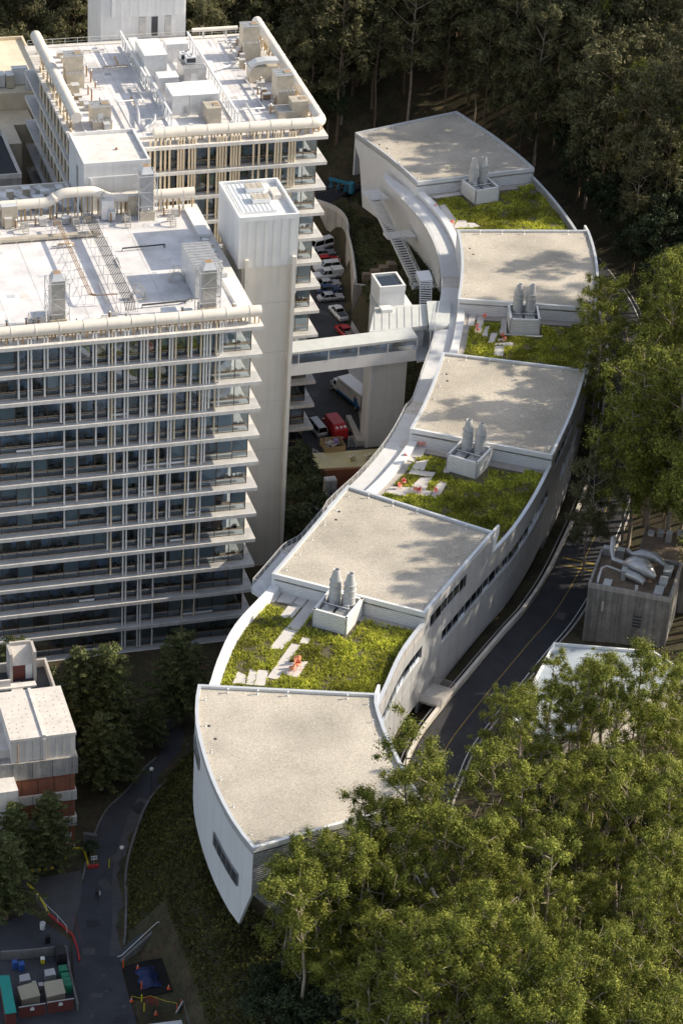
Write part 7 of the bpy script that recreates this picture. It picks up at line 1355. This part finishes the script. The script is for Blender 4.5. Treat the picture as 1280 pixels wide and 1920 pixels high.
TREES = [('ge',-4.5,-83.8,1.38),('ge',-9.5,-84.6,1.12),('gu',-1.2,-84.2,1.22),('gu',-13.9,-87.6,1.11),('ge',-8.4,-87.2,1.11),('ge',-7.2,-85.6,0.77),('ge',-16.3,-89.3,0.76),('gy',-14.4,-83.3,1.05),('ge',-6.9,-88.9,1.11),('ge',-17.9,-84.0,0.83),('ge',-12.2,-92.2,1.13),('ge',-19.0,-92.4,1.13),('gu',-15.1,-85.4,0.84),('gu',-17.2,-87.0,1.0),('gy',-9.8,-91.0,1.12),('ge',-18.1,-90.8,0.94),('ge',-5.0,-87.8,0.91),('gy',-9.4,-89.3,1.04),('gy',-12.1,-83.5,0.91),('ge',-14.2,-91.7,1.12),('gu',-7.4,-83.7,1.0),('gy',-6.1,-90.6,1.05),('gy',-16.1,-83.1,1.02),('gu',-12.6,-86.2,0.75),('gu',-7.5,-92.4,1.01),('ge',-16.9,-92.6,1.08),('ge',-12.2,-88.5,0.81),('ge',-5.7,-92.7,0.78),('ge',-18.6,-88.1,1.07),('ge',-14.3,-89.3,0.76),('gu',-18.8,-85.7,0.94),('gy',-10.9,-85.8,1.02),('gu',-9.7,-92.9,0.93),('ge',16.7,-69.9,1.02),('gu',31.1,-75.2,0.96),('ge',2.4,-87.4,0.88),('ge',2.0,-93.3,1.1),('gu',25.7,-57.7,0.76),('ge',23.7,-90.5,1.05),('gu',33.0,-70.4,0.71),('ge',12.2,-103.7,0.73),('gu',14.3,-80.8,0.91),('gu',9.7,-89.6,1.01),('ge',6.0,-83.7,1.21),('ge',5.0,-113.6,1.13),('ge',0.5,-108.7,1.17),('gy',11.9,-108.6,1.21),('gy',18.4,-93.2,0.97),('gu',20.3,-90.5,0.69),('ge',-6.8,-110.0,1.21),('gy',35.1,-58.0,1.32),('gy',16.7,-87.4,1.03),('ge',-10.7,-103.6,1.0),('gy',26.2,-60.7,0.86),('gy',20.9,-96.8,0.85),('ge',19.8,-110.8,1.14),('gu',6.7,-104.8,0.91),('gu',-2.1,-105.8,1.17),('ge',6.6,-100.4,1.18),('gu',12.5,-119.3,1.09),('gu',9.7,-82.7,0.76),('ge',13.6,-123.3,0.73),('gu',3.2,-124.6,1.19),('gu',0.9,-97.5,0.93),('ge',30.5,-61.2,0.8),('ge',14.0,-60.6,0.72),('gu',-11.5,-111.2,1.12),('ge',27.4,-74.6,0.89),('gu',11.8,-97.4,0.84),('ge',15.7,-90.0,0.72),('gu',-4.1,-111.2,1.11),('gu',38.7,-65.7,0.77),('ge',-13.6,-108.8,1.11),('ge',8.9,-85.5,1.1),('gy',16.9,-64.7,1.29),('ge',23.6,-68.9,1.04),('ge',24.2,-66.1,0.91),('ge',35.5,-66.0,0.89),('ge',4.4,-89.4,0.96),('gy',32.3,-77.8,1.11),('gu',16.7,-114.7,0.73),('ge',20.0,-83.1,1.02),('ge',22.7,-58.1,0.87),('gy',8.1,-115.6,1.29),('ge',23.4,-93.3,0.91),('ge',9.7,-93.9,0.7),('gy',-16.0,-103.7,1.25),('ge',19.6,-74.4,0.7),('ge',36.4,-71.2,0.85),('ge',11.5,-66.1,0.69),('ge',16.3,-84.4,0.73),('ge',-1.4,-124.5,1.21),('ge',-2.3,-89.8,1.13),('gy',16.4,-110.7,0.91),('gu',24.1,-73.3,1.06),('ge',-15.0,-106.3,1.02),('gu',-19.2,-95.5,1.21),('gy',-6.0,-96.0,0.86),('gu',1.2,-119.2,1.2),('gu',17.1,-57.9,0.71),('gu',2.2,-127.7,1.2),('gy',18.4,-60.5,1.22),('gy',40.4,-55.5,0.99),('ge',-3.4,-121.6,1.21),('gy',19.6,-79.3,1.16),('gu',14.9,-102.6,0.95),('ge',27.0,-92.8,1.06),('ge',-6.1,-119.5,1.08),('ge',29.8,-71.5,1.14),('gy',24.6,-81.9,1.25),('gu',-4.6,-115.8,1.08),('ge',21.4,-70.4,1.12),('gu',8.5,-128.0,1.18),('ge',-9.3,-107.1,1.18),('gu',4.5,-109.7,0.93),('ge',12.7,-94.7,0.68),('gu',-16.0,-97.8,0.76),('ge',-4.2,-128.7,1.17),('ge',0.8,-102.0,0.88),('ge',12.7,-71.1,1.01),('gu',5.6,-121.2,1.16),('gu',19.6,-99.3,1.07),('gu',-9.0,-100.7,1.04),('gy',30.4,-65.2,1.15),('ge',14.4,-106.9,1.16),('gu',12.8,-113.4,0.82),('gu',28.2,-87.6,0.99),('ge',-11.7,-98.0,0.95),('gu',2.3,-83.4,0.77),('ge',-13.1,-94.8,0.89),('ge',-0.3,-115.9,1.2),('gu',24.4,-63.3,0.83),('ge',20.0,-67.3,0.92),('ge',2.4,-115.1,1.02),('gu',-4.9,-106.5,0.82),('gu',-4.8,-99.2,0.86),('gy',16.7,-118.5,1.26),('gu',9.1,-118.5,1.21),('gy',30.7,-55.8,1.19),('gy',22.1,-101.6,1.08),('gu',7.7,-124.4,1.13),('ge',13.2,-126.2,1.06),('ge',9.2,-122.0,0.82),('ge',21.6,-106.8,0.99),('ge',37.9,-59.6,0.74),('gy',30.5,-84.5,1.26),('gu',-0.9,-93.1,1.09),('gu',25.4,-86.3,0.8),('gy',17.3,-107.9,1.2),('ge',4.2,-98.5,0.96),('ge',4.9,-94.4,0.81),('gu',20.5,-87.7,1.12),('ge',-7.9,-104.0,0.71),('ge',24.6,-100.1,0.96),('ge',12.0,-73.9,1.04),('rt',62.0,29.5,0.95),('rt',65.2,36.5,0.9),('rt',59.6,24.0,0.85),('rt',69.2,46.0,0.8),('rt',55.0,-10.8,0.98),('rt',63.2,2.8,0.73),('rt',77.7,29.0,1.09),('rt',80.6,31.2,0.9),('rt',69.4,16.1,1.26),('rt',59.7,-14.5,0.9),('rt',82.2,33.4,1.0),('rt',66.5,-4.2,0.84),('rt',77.8,21.9,1.05),('rt',58.7,-1.7,0.82),('rt',64.9,-1.6,0.97),('rt',72.7,24.7,0.72),('rt',64.0,10.0,1.01),('rt',64.1,-8.4,1.19),('rt',53.6,-6.8,1.23),('rt',69.2,4.0,1.34),('rt',68.9,11.6,1.14),('rt',67.3,6.7,0.96),('rt',61.2,-10.1,0.81),('rt',63.6,6.7,0.92),('rt',80.4,40.0,0.9),('rt',72.6,19.2,0.93),('rt',74.2,29.5,1.09),('rt',67.1,14.6,1.22),('rt',72.1,15.3,0.88),('rt',62.9,-4.3,1.03),('rt',71.4,8.7,0.98),('rt',60.2,-5.2,0.87),('rt',70.3,21.9,0.99),('rt',76.2,25.2,0.82),('rt',78.9,36.6,0.85),('rt',71.6,11.8,0.76),('rt',83.8,37.4,0.74),('rt',57.0,-6.0,0.77),('rt',51.7,-9.5,1.03),('rt',59.7,1.5,1.11),('rt',82.1,43.9,0.8),('rt',75.3,15.1,0.87),('rt',78.5,33.1,1.01),('rt',83.9,46.8,0.72),('rt',62.3,-13.6,0.9),('rt',67.1,0.9,0.87),('rt',80.3,28.3,0.98),('rt',86.5,43.8,0.73),('rt',75.4,32.8,1.04),('rt',84.2,42.1,0.82),('rt',67.6,18.4,0.96),('rt',75.7,19.1,0.8),('rt',58.4,-9.7,1.23),('rt',64.3,-11.4,0.77),('rt',78.7,42.9,0.83),('rt',68.1,-1.8,0.74),('rt',65.6,12.2,0.85),('rt',60.5,4.7,0.79),('rt',55.7,-3.0,1.0),('rt',61.6,-1.5,0.8),('rt',57.1,-13.0,1.22),('rt',74.5,21.8,0.84),('rt',81.7,50.5,0.73),('rt',76.1,36.7,0.98),('rt',66.1,4.0,0.88),('rt',89.0,46.1,0.74),('rt',81.2,47.8,0.73),('rt',77.4,39.5,0.88),('rt',86.0,39.7,0.8),('rt',79.6,24.5,0.74),('rt',72.1,27.6,0.93),('rt',85.0,50.2,0.72),('rt',71.7,6.0,0.81),('be',25.3,156.1,0.87),('bf',67.1,172.9,1.17),('bf',85.7,166.0,0.89),('bf',111.5,150.0,1.16),('bf',84.6,156.8,1.06),('be',28.0,203.0,1.07),('bf',39.6,180.3,0.81),('be',32.1,162.8,1.2),('bf',-10.6,156.1,0.86),('bf',1.2,164.6,1.13),('be',66.5,164.0,0.91),('bf',109.7,110.5,0.99),('bf',100.3,166.7,0.98),('bf',93.4,168.2,0.82),('bf',86.8,142.0,1.23),('bf',87.8,129.6,1.19),('bf',21.1,162.9,0.92),('be',17.6,157.1,0.98),('be',96.4,103.9,1.23),('bf',-4.5,204.1,1.04),('bf',4.6,210.1,0.82),('bf',90.0,136.7,1.0),('bf',20.4,149.0,1.1),('bf',10.5,157.4,0.85),('be',66.5,189.4,0.83),('be',97.8,128.9,1.21),('bf',58.2,163.4,1.02),('be',22.0,190.1,1.1),('bf',107.5,140.2,0.9),('be',54.5,157.2,1.02),('bf',28.6,178.8,1.04),('bf',80.4,144.1,0.85),('bf',92.2,91.0,0.82),('bf',22.4,170.5,0.9),('bf',59.9,172.2,1.23),('be',72.1,179.4,0.81),('bf',13.5,189.4,1.09),('bf',30.2,171.8,1.01),('be',31.0,186.1,1.23),('be',57.3,189.4,1.13),('bf',-7.2,172.9,1.19),('bf',68.9,149.4,1.19),('be',13.3,179.8,1.16),('be',108.1,104.7,0.85),('bf',104.6,147.6,1.22),('bf',4.0,195.2,0.89),('bf',-6.1,165.8,1.0),('bf',-8.6,147.4,1.17),('bf',28.1,148.2,1.19),('bf',118.6,127.8,0.85),('bf',1.6,155.3,0.97),('be',101.6,90.6,1.03),('be',41.8,196.9,0.83),('be',41.1,188.1,1.11),('bf',42.4,159.5,0.91),('be',49.2,185.3,1.16),('bf',113.4,119.9,1.08),('bf',77.3,169.2,1.19),('bf',56.0,150.9,1.15),('be',88.2,174.8,1.24),('be',44.6,165.2,1.19),('bf',-5.2,193.6,1.06),('bf',85.7,149.2,1.23),('be',123.9,146.9,1.11),('bf',43.4,147.4,0.98),('be',15.2,195.2,0.88),('bf',62.0,183.2,0.93),('bf',9.0,167.3,1.07),('be',51.2,176.3,0.84),('bf',92.2,156.1,0.97),('bf',12.1,146.8,1.23),('be',112.2,133.8,0.94),('bf',97.5,159.9,0.86),('bf',6.6,185.7,1.21),('bf',74.5,163.4,0.94),('be',16.0,169.5,1.11),('bf',103.4,155.5,1.08),('bf',36.6,152.7,0.83),('bf',97.5,97.9,1.12),('be',38.2,168.2,0.81),('be',112.5,159.7,1.14),('bf',91.1,110.6,1.09),('be',94.4,143.1,1.17),('bf',108.9,127.6,1.19),('mf',3.9,180.6,1.14),('me',49.4,161.1,0.87),('mf',62.8,153.3,1.23),('mf',44.2,173.7,1.14),('mf',102.5,134.4,1.23),('mf',-0.7,147.1,1.06),('mf',95.6,117.8,1.03),('mf',20.4,177.3,1.12),('mf',102.3,109.5,1.0),('mf',97.4,146.3,0.82),('me',100.5,101.0,0.83),('mf',24.9,184.7,1.14),('mf',107.7,161.8,0.86),('me',91.9,146.7,1.12),('mf',55.2,167.9,1.19),('me',49.6,149.2,1.03),('mf',111.9,139.1,0.88),('mf',35.9,173.1,1.14),('me',110.0,116.4,0.82),('mf',61.4,159.5,0.96),('me',113.5,124.6,1.12),('me',98.2,113.9,0.87),('me',8.8,203.8,0.97),('mf',96.8,89.0,0.82),('me',104.6,165.4,0.85),('mf',98.6,153.2,0.86),('me',4.2,152.0,0.8),('mf',49.1,156.7,0.98),('mf',1.9,198.9,1.12),('mf',53.9,172.9,1.19),('mf',80.9,149.3,1.03),('mf',119.4,138.3,1.11),('mf',79.5,183.5,0.92),('me',70.0,166.6,1.07),('me',16.5,162.1,0.84),('me',75.1,174.5,0.83),('mf',118.0,159.1,0.87),('me',50.0,165.5,1.14),('mf',90.3,161.2,1.17),('mf',107.4,132.4,1.15),('me',92.8,176.4,0.96),('me',111.9,164.3,0.83),('mf',-9.9,161.9,1.09),('mf',1.4,177.1,1.12),('mf',26.8,196.8,0.85),('mf',102.1,96.7,1.07),('me',33.5,157.3,1.02),('mf',82.1,174.6,1.11),('me',111.0,144.2,1.12),('mf',6.6,171.7,1.11),('mf',13.6,151.3,0.94),('mf',80.8,139.2,1.01),('mf',-7.1,197.9,0.93),('mf',61.0,178.2,0.93),('mf',92.0,131.0,1.01),('mf',83.0,133.4,0.83),('mf',55.0,180.7,0.89),('me',-7.9,151.8,0.97),('me',121.6,154.0,0.92),('me',-3.8,153.3,0.88),('mf',98.6,124.6,0.93),('mf',-14.8,148.6,0.97),('me',60.3,196.4,1.0),('me',35.4,199.9,0.81),('me',126.9,151.9,0.86),('me',115.7,146.7,1.12),('mf',97.5,133.4,1.18),('mf',27.7,191.2,1.19),('mf',34.2,192.3,0.87),('mf',102.0,141.1,1.0),('me',37.7,162.1,1.1),('mf',29.4,166.1,1.03),('mf',101.1,171.3,0.81),('mf',75.6,147.4,0.93),('mf',19.9,206.1,0.92),('mf',2.0,184.4,1.13),('mf',19.9,185.1,0.84),('mf',69.9,155.5,0.89),('me',78.0,155.5,1.14),('mf',9.8,193.4,1.2),('me',45.9,191.0,1.04),('mf',48.1,179.5,1.15),('mf',48.8,170.1,1.03),('me',95.4,110.1,1.13),('mf',66.3,182.4,1.15),('mf',21.6,200.0,0.81),('mf',91.9,106.0,1.17),('mf',-9.3,181.9,1.17),('me',44.4,183.9,0.96),('mf',4.9,146.7,0.8),('me',14.2,174.6,1.04),('me',35.5,146.3,0.98),('mf',5.6,159.4,1.02),('mf',1.8,189.8,1.04),('me',61.7,190.7,1.17),('me',82.3,163.3,1.09),('me',62.0,148.4,0.93),('mf',115.1,155.7,1.04),('mf',102.7,115.1,0.81),('me',22.6,211.1,0.88),('me',53.0,199.1,0.88),('mf',93.2,97.1,1.04),('mf',12.5,200.5,0.89),('mf',9.6,177.6,0.82),('mf',-2.4,161.6,1.06),('mf',-3.8,184.8,0.86),('me',18.1,210.6,0.82),('mf',105.0,93.2,0.89),('me',77.8,178.9,1.18),('mf',19.3,166.8,1.03),('mf',9.3,162.1,1.19),('mf',90.6,151.2,0.81),('me',105.2,120.2,1.14),('me',46.3,196.5,1.11),('mf',110.6,154.3,0.82),('me',61.9,165.7,0.99),('me',51.2,193.4,1.14),('me',46.5,200.9,0.83),('mf',58.3,185.2,0.95),('mf',-4.9,209.3,0.95),('mf',93.3,123.1,1.06),('me',28.9,153.4,0.91),('mf',84.0,126.9,0.83),('mf',54.0,146.8,1.2),('mf',72.2,171.5,0.97),('sf',133.9,127.5,1.19),('sf',135.3,47.0,1.32),('sf',119.5,93.3,1.1),('sf',106.4,62.8,1.18),('sf',132.4,92.9,1.43),('sf',122.2,41.9,1.4),('nb',98.3,114.3,0.81),('nb',102.9,70.8,0.87),('nb',105.8,124.8,0.8),('nb',105.4,90.9,1.06),('nb',82.3,40.1,0.77),('nb',86.1,52.4,0.91),('nb',95.6,133.5,0.86),('nb',90.9,114.1,1.06),('nb',100.8,58.0,0.73),('nb',94.0,49.6,0.77),('nb',95.4,34.1,1.13),('nb',90.6,94.4,0.82),('nb',94.4,69.4,0.89),('nb',89.3,67.6,1.02),('nb',98.8,125.7,1.0),('nb',92.5,79.7,1.14),('nb',108.0,119.5,0.96),('nb',98.1,93.5,0.86),('nb',99.2,42.9,0.9),('nb',99.6,51.3,0.87),('nb',93.8,89.8,0.81),('nb',78.5,17.7,0.71),('nb',71.5,15.4,0.78),('nb',97.4,105.0,0.74),('nb',98.9,77.7,0.8),('nb',85.4,45.7,1.08),('nb',87.4,17.9,1.03),('nb',105.6,54.4,0.81),('nb',88.7,58.7,0.84),('nb',79.8,32.0,0.86),('nb',67.2,16.5,0.78),('nb',72.9,19.4,1.07),('nb',91.8,105.7,0.78),('nb',103.5,106.5,0.77),('nb',103.8,49.3,0.84),('nb',92.5,122.1,0.99),('nb',75.3,29.5,0.92),('nb',90.1,28.5,1.04),('nb',94.7,65.4,0.92),('nb',101.8,81.8,1.12),('nb',105.0,97.8,0.78),('nb',105.1,75.0,0.86),('nb',79.4,36.3,0.87),('nb',85.4,26.0,0.99),('nb',94.1,55.1,0.89),('nb',100.4,100.3,0.98),('nb',102.0,119.3,0.92),('nb',88.1,22.2,0.95),('nb',83.9,21.2,1.01),('nb',92.9,98.6,1.1),('nb',86.1,41.3,0.92),('nb',110.2,77.7,0.94),('nb',96.4,85.7,1.1),('nb',102.6,128.1,0.76),('nb',102.6,66.2,1.14),('nb',96.2,28.9,1.12),('nb',90.0,83.8,0.89),('nb',110.8,93.3,0.88),('nb',87.7,35.0,1.11),('nb',106.5,84.5,0.88),('rt',66.3,-22.5,1.21),('rt',59.5,-31.7,1.41),('rt',71.1,-16.4,1.24),('rt',63.3,-29.7,1.15),('rt',55.2,-29.4,1.37),('rt',70.8,-5.7,1.32),('rt',63.8,-18.6,1.41),('rt',61.4,-26.0,1.31),('rt',70.2,-28.2,1.18),('rt',69.0,-35.8,1.15),('rt',66.4,-14.4,1.42),('rt',67.9,-31.3,1.2),('rt',55.2,-34.0,1.4),('rt',57.7,-25.1,1.33),('rt',68.6,-8.9,1.37),('rf',46.2,-9.2,0.72),('vb',50.7,-86.8,0.83),('vb',18.5,-100.4,0.7),('vb',41.0,-83.0,0.66),('vb',-12.2,-123.6,0.76),('vb',37.5,-101.0,0.74),('vb',-1.8,-114.7,0.86),('vb',57.6,-96.6,0.72),('vb',10.2,-101.0,0.64),('vb',2.2,-90.5,0.69),('vb',-13.1,-93.0,0.92),('vb',33.8,-119.9,0.8),('vb',59.2,-85.1,0.71),('vb',17.7,-122.6,0.63),('vb',32.7,-83.8,1.03),('vb',-21.3,-88.1,0.79),('vb',42.0,-79.0,0.87),('vb',46.8,-77.5,0.91),('vb',-1.4,-96.3,0.89),('vb',-11.1,-104.0,0.7),('vb',16.6,-91.2,0.7),('vb',29.3,-108.4,0.67),('vb',19.5,-126.8,0.98),('vb',39.2,-67.9,0.95),('vb',29.6,-63.8,0.75),('vb',53.0,-125.9,1.05),('vb',44.5,-86.8,1.09),('vb',53.2,-113.0,0.78),('vb',8.9,-93.9,0.64),('vb',35.9,-108.2,0.77),('vb',13.4,-103.2,0.93),('vb',43.1,-127.0,0.64),('vb',30.2,-79.2,1.03),('vb',28.2,-74.6,1.02),('vb',-19.1,-103.2,0.64),('vb',-9.2,-113.1,0.73),('vb',3.1,-102.4,0.74),('vb',-3.7,-88.3,0.8),('vb',17.9,-66.8,0.94),('vb',49.4,-119.0,1.01),('vb',28.1,-103.9,0.98),('vb',-3.8,-93.0,0.73),('vb',9.9,-121.6,1.03),('vb',49.4,-69.1,1.1),('vb',16.8,-76.1,0.87),('vb',7.1,-86.0,0.7),('vb',57.5,-121.5,0.61),('vb',14.0,-110.2,1.04),('vb',25.9,-96.7,0.63),('vb',-16.3,-119.8,0.92),('vb',38.2,-113.3,0.77),('vb',43.8,-61.9,0.91),('vb',2.3,-113.8,0.64),('vb',28.0,-122.3,0.66),('vb',5.0,-116.6,0.83),('vb',35.1,-76.6,1.06),('vb',13.6,-74.4,0.76),('vb',50.7,-83.2,0.6),('vb',35.8,-81.3,0.74),('vb',9.3,-89.9,0.66),('vb',36.2,-96.2,0.61),('vb',-14.5,-109.7,0.66),('vb',20.8,-106.7,0.67),('vb',-11.8,-115.8,0.81),('vb',28.1,-88.6,0.63),('vb',6.9,-104.7,0.69),('vb',57.4,-109.9,0.74),('vb',-17.5,-86.2,0.75),('vb',20.1,-110.3,0.79),('vb',-5.8,-117.3,0.79),('vb',52.8,-66.4,0.78),('vb',1.1,-121.0,0.95),('vb',11.0,-125.2,0.68),('vb',33.5,-91.0,1.04),('vb',26.1,-78.0,0.88),('vb',30.2,-127.1,0.97),('vb',-21,-92,0.9),('vb',-18,-95,1.0),('vb',-15,-97,1.1),('vb',-19.5,-99,0.9),('vb',-12.5,-93,1.0),('vb',-16,-101,1.0),('vb',-10,-98,1.0),('vb',-22.5,-96,0.7),('wb',46.0,177.0,1.06),('wb',90.4,148.0,0.72),('wb',33.2,147.4,1.03),('wb',60.8,181.1,0.99),('wb',108.0,157.4,0.73),('wb',78.1,160.5,0.84),('wb',38.6,170.9,0.77),('wb',41.0,184.0,0.97),('wb',59.9,157.1,1.08),('wb',87.0,161.4,0.99),('wb',103.8,171.6,0.99),('wb',68.6,168.9,0.92),('wb',36.5,154.6,0.95),('wb',30.6,156.2,0.87),('wb',90.2,178.6,0.84),('wb',119.2,157.5,1.0),('wb',60.6,167.5,0.92),('wb',31.0,163.7,1.0),('wb',110.4,168.8,0.84),('wb',96.7,175.0,0.78),('wb',52.9,149.0,0.97),('wb',58.7,173.3,0.97),('wb',76.3,176.0,0.82),('wb',117.3,164.9,0.93),('wb',116.9,152.6,1.1),('wb',50.6,165.5,0.86)]
LAB = {'g1': ('slender eucalyptus growing before the ribbed gable of the front block', 'eucalyptus before the front gable'), 'g2': ('eucalyptus in the sunlit grove towards the bottom right corner of the picture', 'eucalyptus in the bottom right grove'), 'g3': ('eucalyptus standing around the low pale-roofed building', 'eucalyptus around the low building'),
       'r': ('tall bushy eucalyptus beside the hill road at the right picture edge', 'eucalyptus beside the hill road'), 'b1': ('eucalyptus in the dark forest behind the laboratory towers', 'forest behind the towers'), 'b2': ('eucalyptus in the dark forest behind the farthest gravel roof', 'forest behind the farthest roof'), 'b3': ('eucalyptus on the shaded slope right of the farthest gravel roof', 'forest right of the farthest roof'),
       'n': ('dark round-crowned tree under the eucalyptus beside the hill road', 'understorey beside the hill road'),
       'v': ('dark round-crowned tree in the undergrowth of the sunlit grove', 'undergrowth of the sunlit grove'), 'w': ('dark round-crowned tree in the undergrowth behind the farthest roof', 'undergrowth behind the farthest roof'),
       's': ('eucalyptus on the hillside beyond the right picture edge', 'eucalyptus beyond the right edge')}
_hz = heights(np.array([t[1] for t in TREES]), np.array([t[2] for t in TREES]))
_mass = []
for (k, x, y, s), z in zip(TREES, _hz):
    a = k[0]
    if a == 'm': _mass.append((x, y, s, float(z))); continue
    if a == 'g': a = 'g1' if (x < 3 and y < -75) else ('g2' if y < -72 else 'g3')
    if a == 'b': a = 'b1' if x < 42 else ('b2' if x < 92 else 'b3')
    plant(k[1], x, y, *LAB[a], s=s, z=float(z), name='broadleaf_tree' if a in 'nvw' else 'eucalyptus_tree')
_fm = [euc(s, 29., 3.8, 'leaf_olive', crown0=.30, nb=20, clr=(1.1, 2.1), dens=95, size=.36) for s in (71, 72)]
for part, mi, m in ((0, 'trunk', 'bark'), (1, 'crown', 'leaf_olive')):
    VV = []; FF = []; nb_ = 0
    for i, (x, y, s, z) in enumerate(_mass):
        me = _fm[i % 2][part]; n = len(me.vertices); co = np.empty(n*3, np.float32); me.vertices.foreach_get('co', co); co = co.reshape(-1, 3)*s; a = i*1.7; c, q = math.cos(a), math.sin(a)
        VV.append(np.stack([co[:, 0]*c-co[:, 1]*q+x, co[:, 0]*q+co[:, 1]*c+y, co[:, 2]+z], 1)); FF += [tuple(v+nb_ for v in p.vertices) for p in me.polygons]; nb_ += n
    me = bpy.data.meshes.new('forest'); me.from_pydata(np.concatenate(VV).tolist(), [], FF); me.materials.append(M[m]); o = bpy.data.objects.new('forest' if part else 'forest_trunks', me); COL.objects.link(o)
    if part: props(o, 'dark mass of distant eucalyptus crowns closing the view at the top', 'forest', None, 'stuff'); _fo = o
    else: _ft = o; o['kind'] = 'stuff'
_ft.parent = _fo
cn_ = [('c', -28.9, -20.2, 1.18, 'pointed conifer with a sunlit tip, left of the pair before the tower foot'), ('c', -25.3, -21.3, 1.25, 'pointed conifer with a sunlit tip, right of the pair before the tower foot'), ('c', -14.8, -18.2, 1.15, 'broad dark conifer nearest the curved building at the tower foot'), ('c', -28.2, -30.2, .92, 'dark conifer beside the bend of the lower path'), ('c', -24.6, -29.2, .62, 'small dark conifer inside the path bend'), ('c', -38.0, -45.2, .9, 'conifer in front of the brick-red bands of the concrete building'), ('c', -42.4, -45.6, .86, 'conifer with a bright yellow-green tip at the left picture edge'), ('c', -45.0, -53.6, 1.0, 'big dark conifer over the bin yard at the left picture edge'), ('c', -37.2, -16.4, 1.2, 'conifer tip showing behind the stairhouse on the concrete roof'), ('c', -34.4, -21.0, 1.08, 'conifer peeping past the right side of the concrete stairhouse'), ('c', -19.6, -22.6, .62, 'small shadowy conifer at the path end')]
for k, x, y, s, l_ in cn_: plant(k, x, y, l_, 'conifers at the tower foot', s=s, z=0., name='conifer_tree', sx=s*(1.25 if s > .8 else 1.1))
bt__ = [('b', 16.9, 38.2, 1.05, 'dark round-crowned tree beside the loading platform'), ('b', 16.2, 31., .95, 'dark round-crowned tree between the shaft and the sunken yard'), ('b', 12.6, 22.6, .95, 'dark round-crowned tree at the foot of the blank shaft'), ('b', 20.2, 25.5, .8, 'dark round-crowned tree close to the walkway of the fourth roof')]
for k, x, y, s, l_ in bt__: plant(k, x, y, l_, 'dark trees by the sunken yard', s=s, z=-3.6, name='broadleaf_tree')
# ground cover on the banks
def cover(name, label, cat, box, test, n, m, w, h, seed, sc=1.):
    r = np.random.default_rng(seed); X = r.uniform(box[0], box[1], n*3); Y = r.uniform(box[2], box[3], n*3)
    ok = test(X, Y); X = X[ok][:n]; Y = Y[ok][:n]; Z = heights(X, Y); n = len(X)
    cl = .5+.5*np.sin(X*.9+1.3*np.sin(Y*.6))*np.sin(Y*.8+1.1*np.sin(X*.5)); hh = h*(.45+1.0*cl)*r.uniform(.6, 1.3, n); Z = Z+hh*r.uniform(-.1, 1., n)
    nr = r.normal(size=(n, 3))*.7+np.array([0, 0, .8]); nr /= np.linalg.norm(nr, axis=1)[:, None]; t = r.normal(size=(n, 3)); t -= nr*(t*nr).sum(1)[:, None]; t /= np.linalg.norm(t, axis=1)[:, None]; b = np.cross(nr, t)
    C_ = np.stack([X, Y, Z], 1); s = (w*r.uniform(.5, 1.4, n))[:, None]
    V = np.stack([C_-t*s, C_+b*s*.5, C_+t*s, C_-b*s*.5], 1).reshape(-1, 3)
    me = bpy.data.meshes.new(name); me.vertices.add(4*n); me.vertices.foreach_set('co', V.ravel().astype(np.float32)); me.loops.add(4*n); me.loops.foreach_set('vertex_index', np.arange(4*n, dtype=np.int32)); me.polygons.add(n); me.polygons.foreach_set('loop_start', np.arange(0, 4*n, 4, dtype=np.int32)); me.update(calc_edges=True); me.materials.append(M[m])
    o = bpy.data.objects.new(name, me); COL.objects.link(o); return props(o, label, cat, None, 'stuff')
_prx = np.array(sorted((p[1], p[0]) for p in _pr))
def t_slope(X, Y): e = np.interp(Y, _prx[:, 0], _prx[:, 1]); L_ = np.interp(Y, [-100, -81, -70, -62, -49, -44, -39, -32, -24, -10], [-10, -14, -18, -19, -17, -14, -11, -7, 0, 8]); return (X > e+.5) & (X < L_) & ~((X < -26.5) & (Y < -59.5) & (Y > -84))
cover('ground_cover', 'tangled olive ground cover on the bank below the front block', 'ground cover', (-34, 2, -105, -28), t_slope, 42000, 'cover_brown', .22, .75, 3)
cover('ground_cover', 'green ivy on the bank inside the curved retaining wall', 'ground cover', (42, 58, 60, 127), lambda X, Y: (X > np.interp(Y, [60, 90, 96, 107.8, 113.5, 118., 122.4, 125.6, 129], [41, 42.2, 44.3, 46.2, 47.4, 48.7, 48.4, 46.7, 43.])) & (X < np.interp(Y, [60, 78, 90, 101, 112, 124], [50, 54, 55.5, 55, 53, 50])), 16000, 'cover', .2, .4, 4)
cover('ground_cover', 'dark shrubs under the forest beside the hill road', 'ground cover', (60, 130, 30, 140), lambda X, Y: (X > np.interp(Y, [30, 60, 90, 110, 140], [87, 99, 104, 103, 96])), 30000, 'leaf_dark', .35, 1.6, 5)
def shrub(label, x, y, s, z=None): 
    t = plant('b', x, y, label, None, s=.16*s, z=z, name='shrub', cat='shrub', sx=.24*s); return t
shrub('rounded dark shrub in the planted island', -32.4, -43.8, 1.1, .15); shrub('leafy shrub at the top of the ivy bank', 52.2, 121.5, 1.6); shrub('reddish shrub beside the outside stairs', 49.9, 114., 1.3)
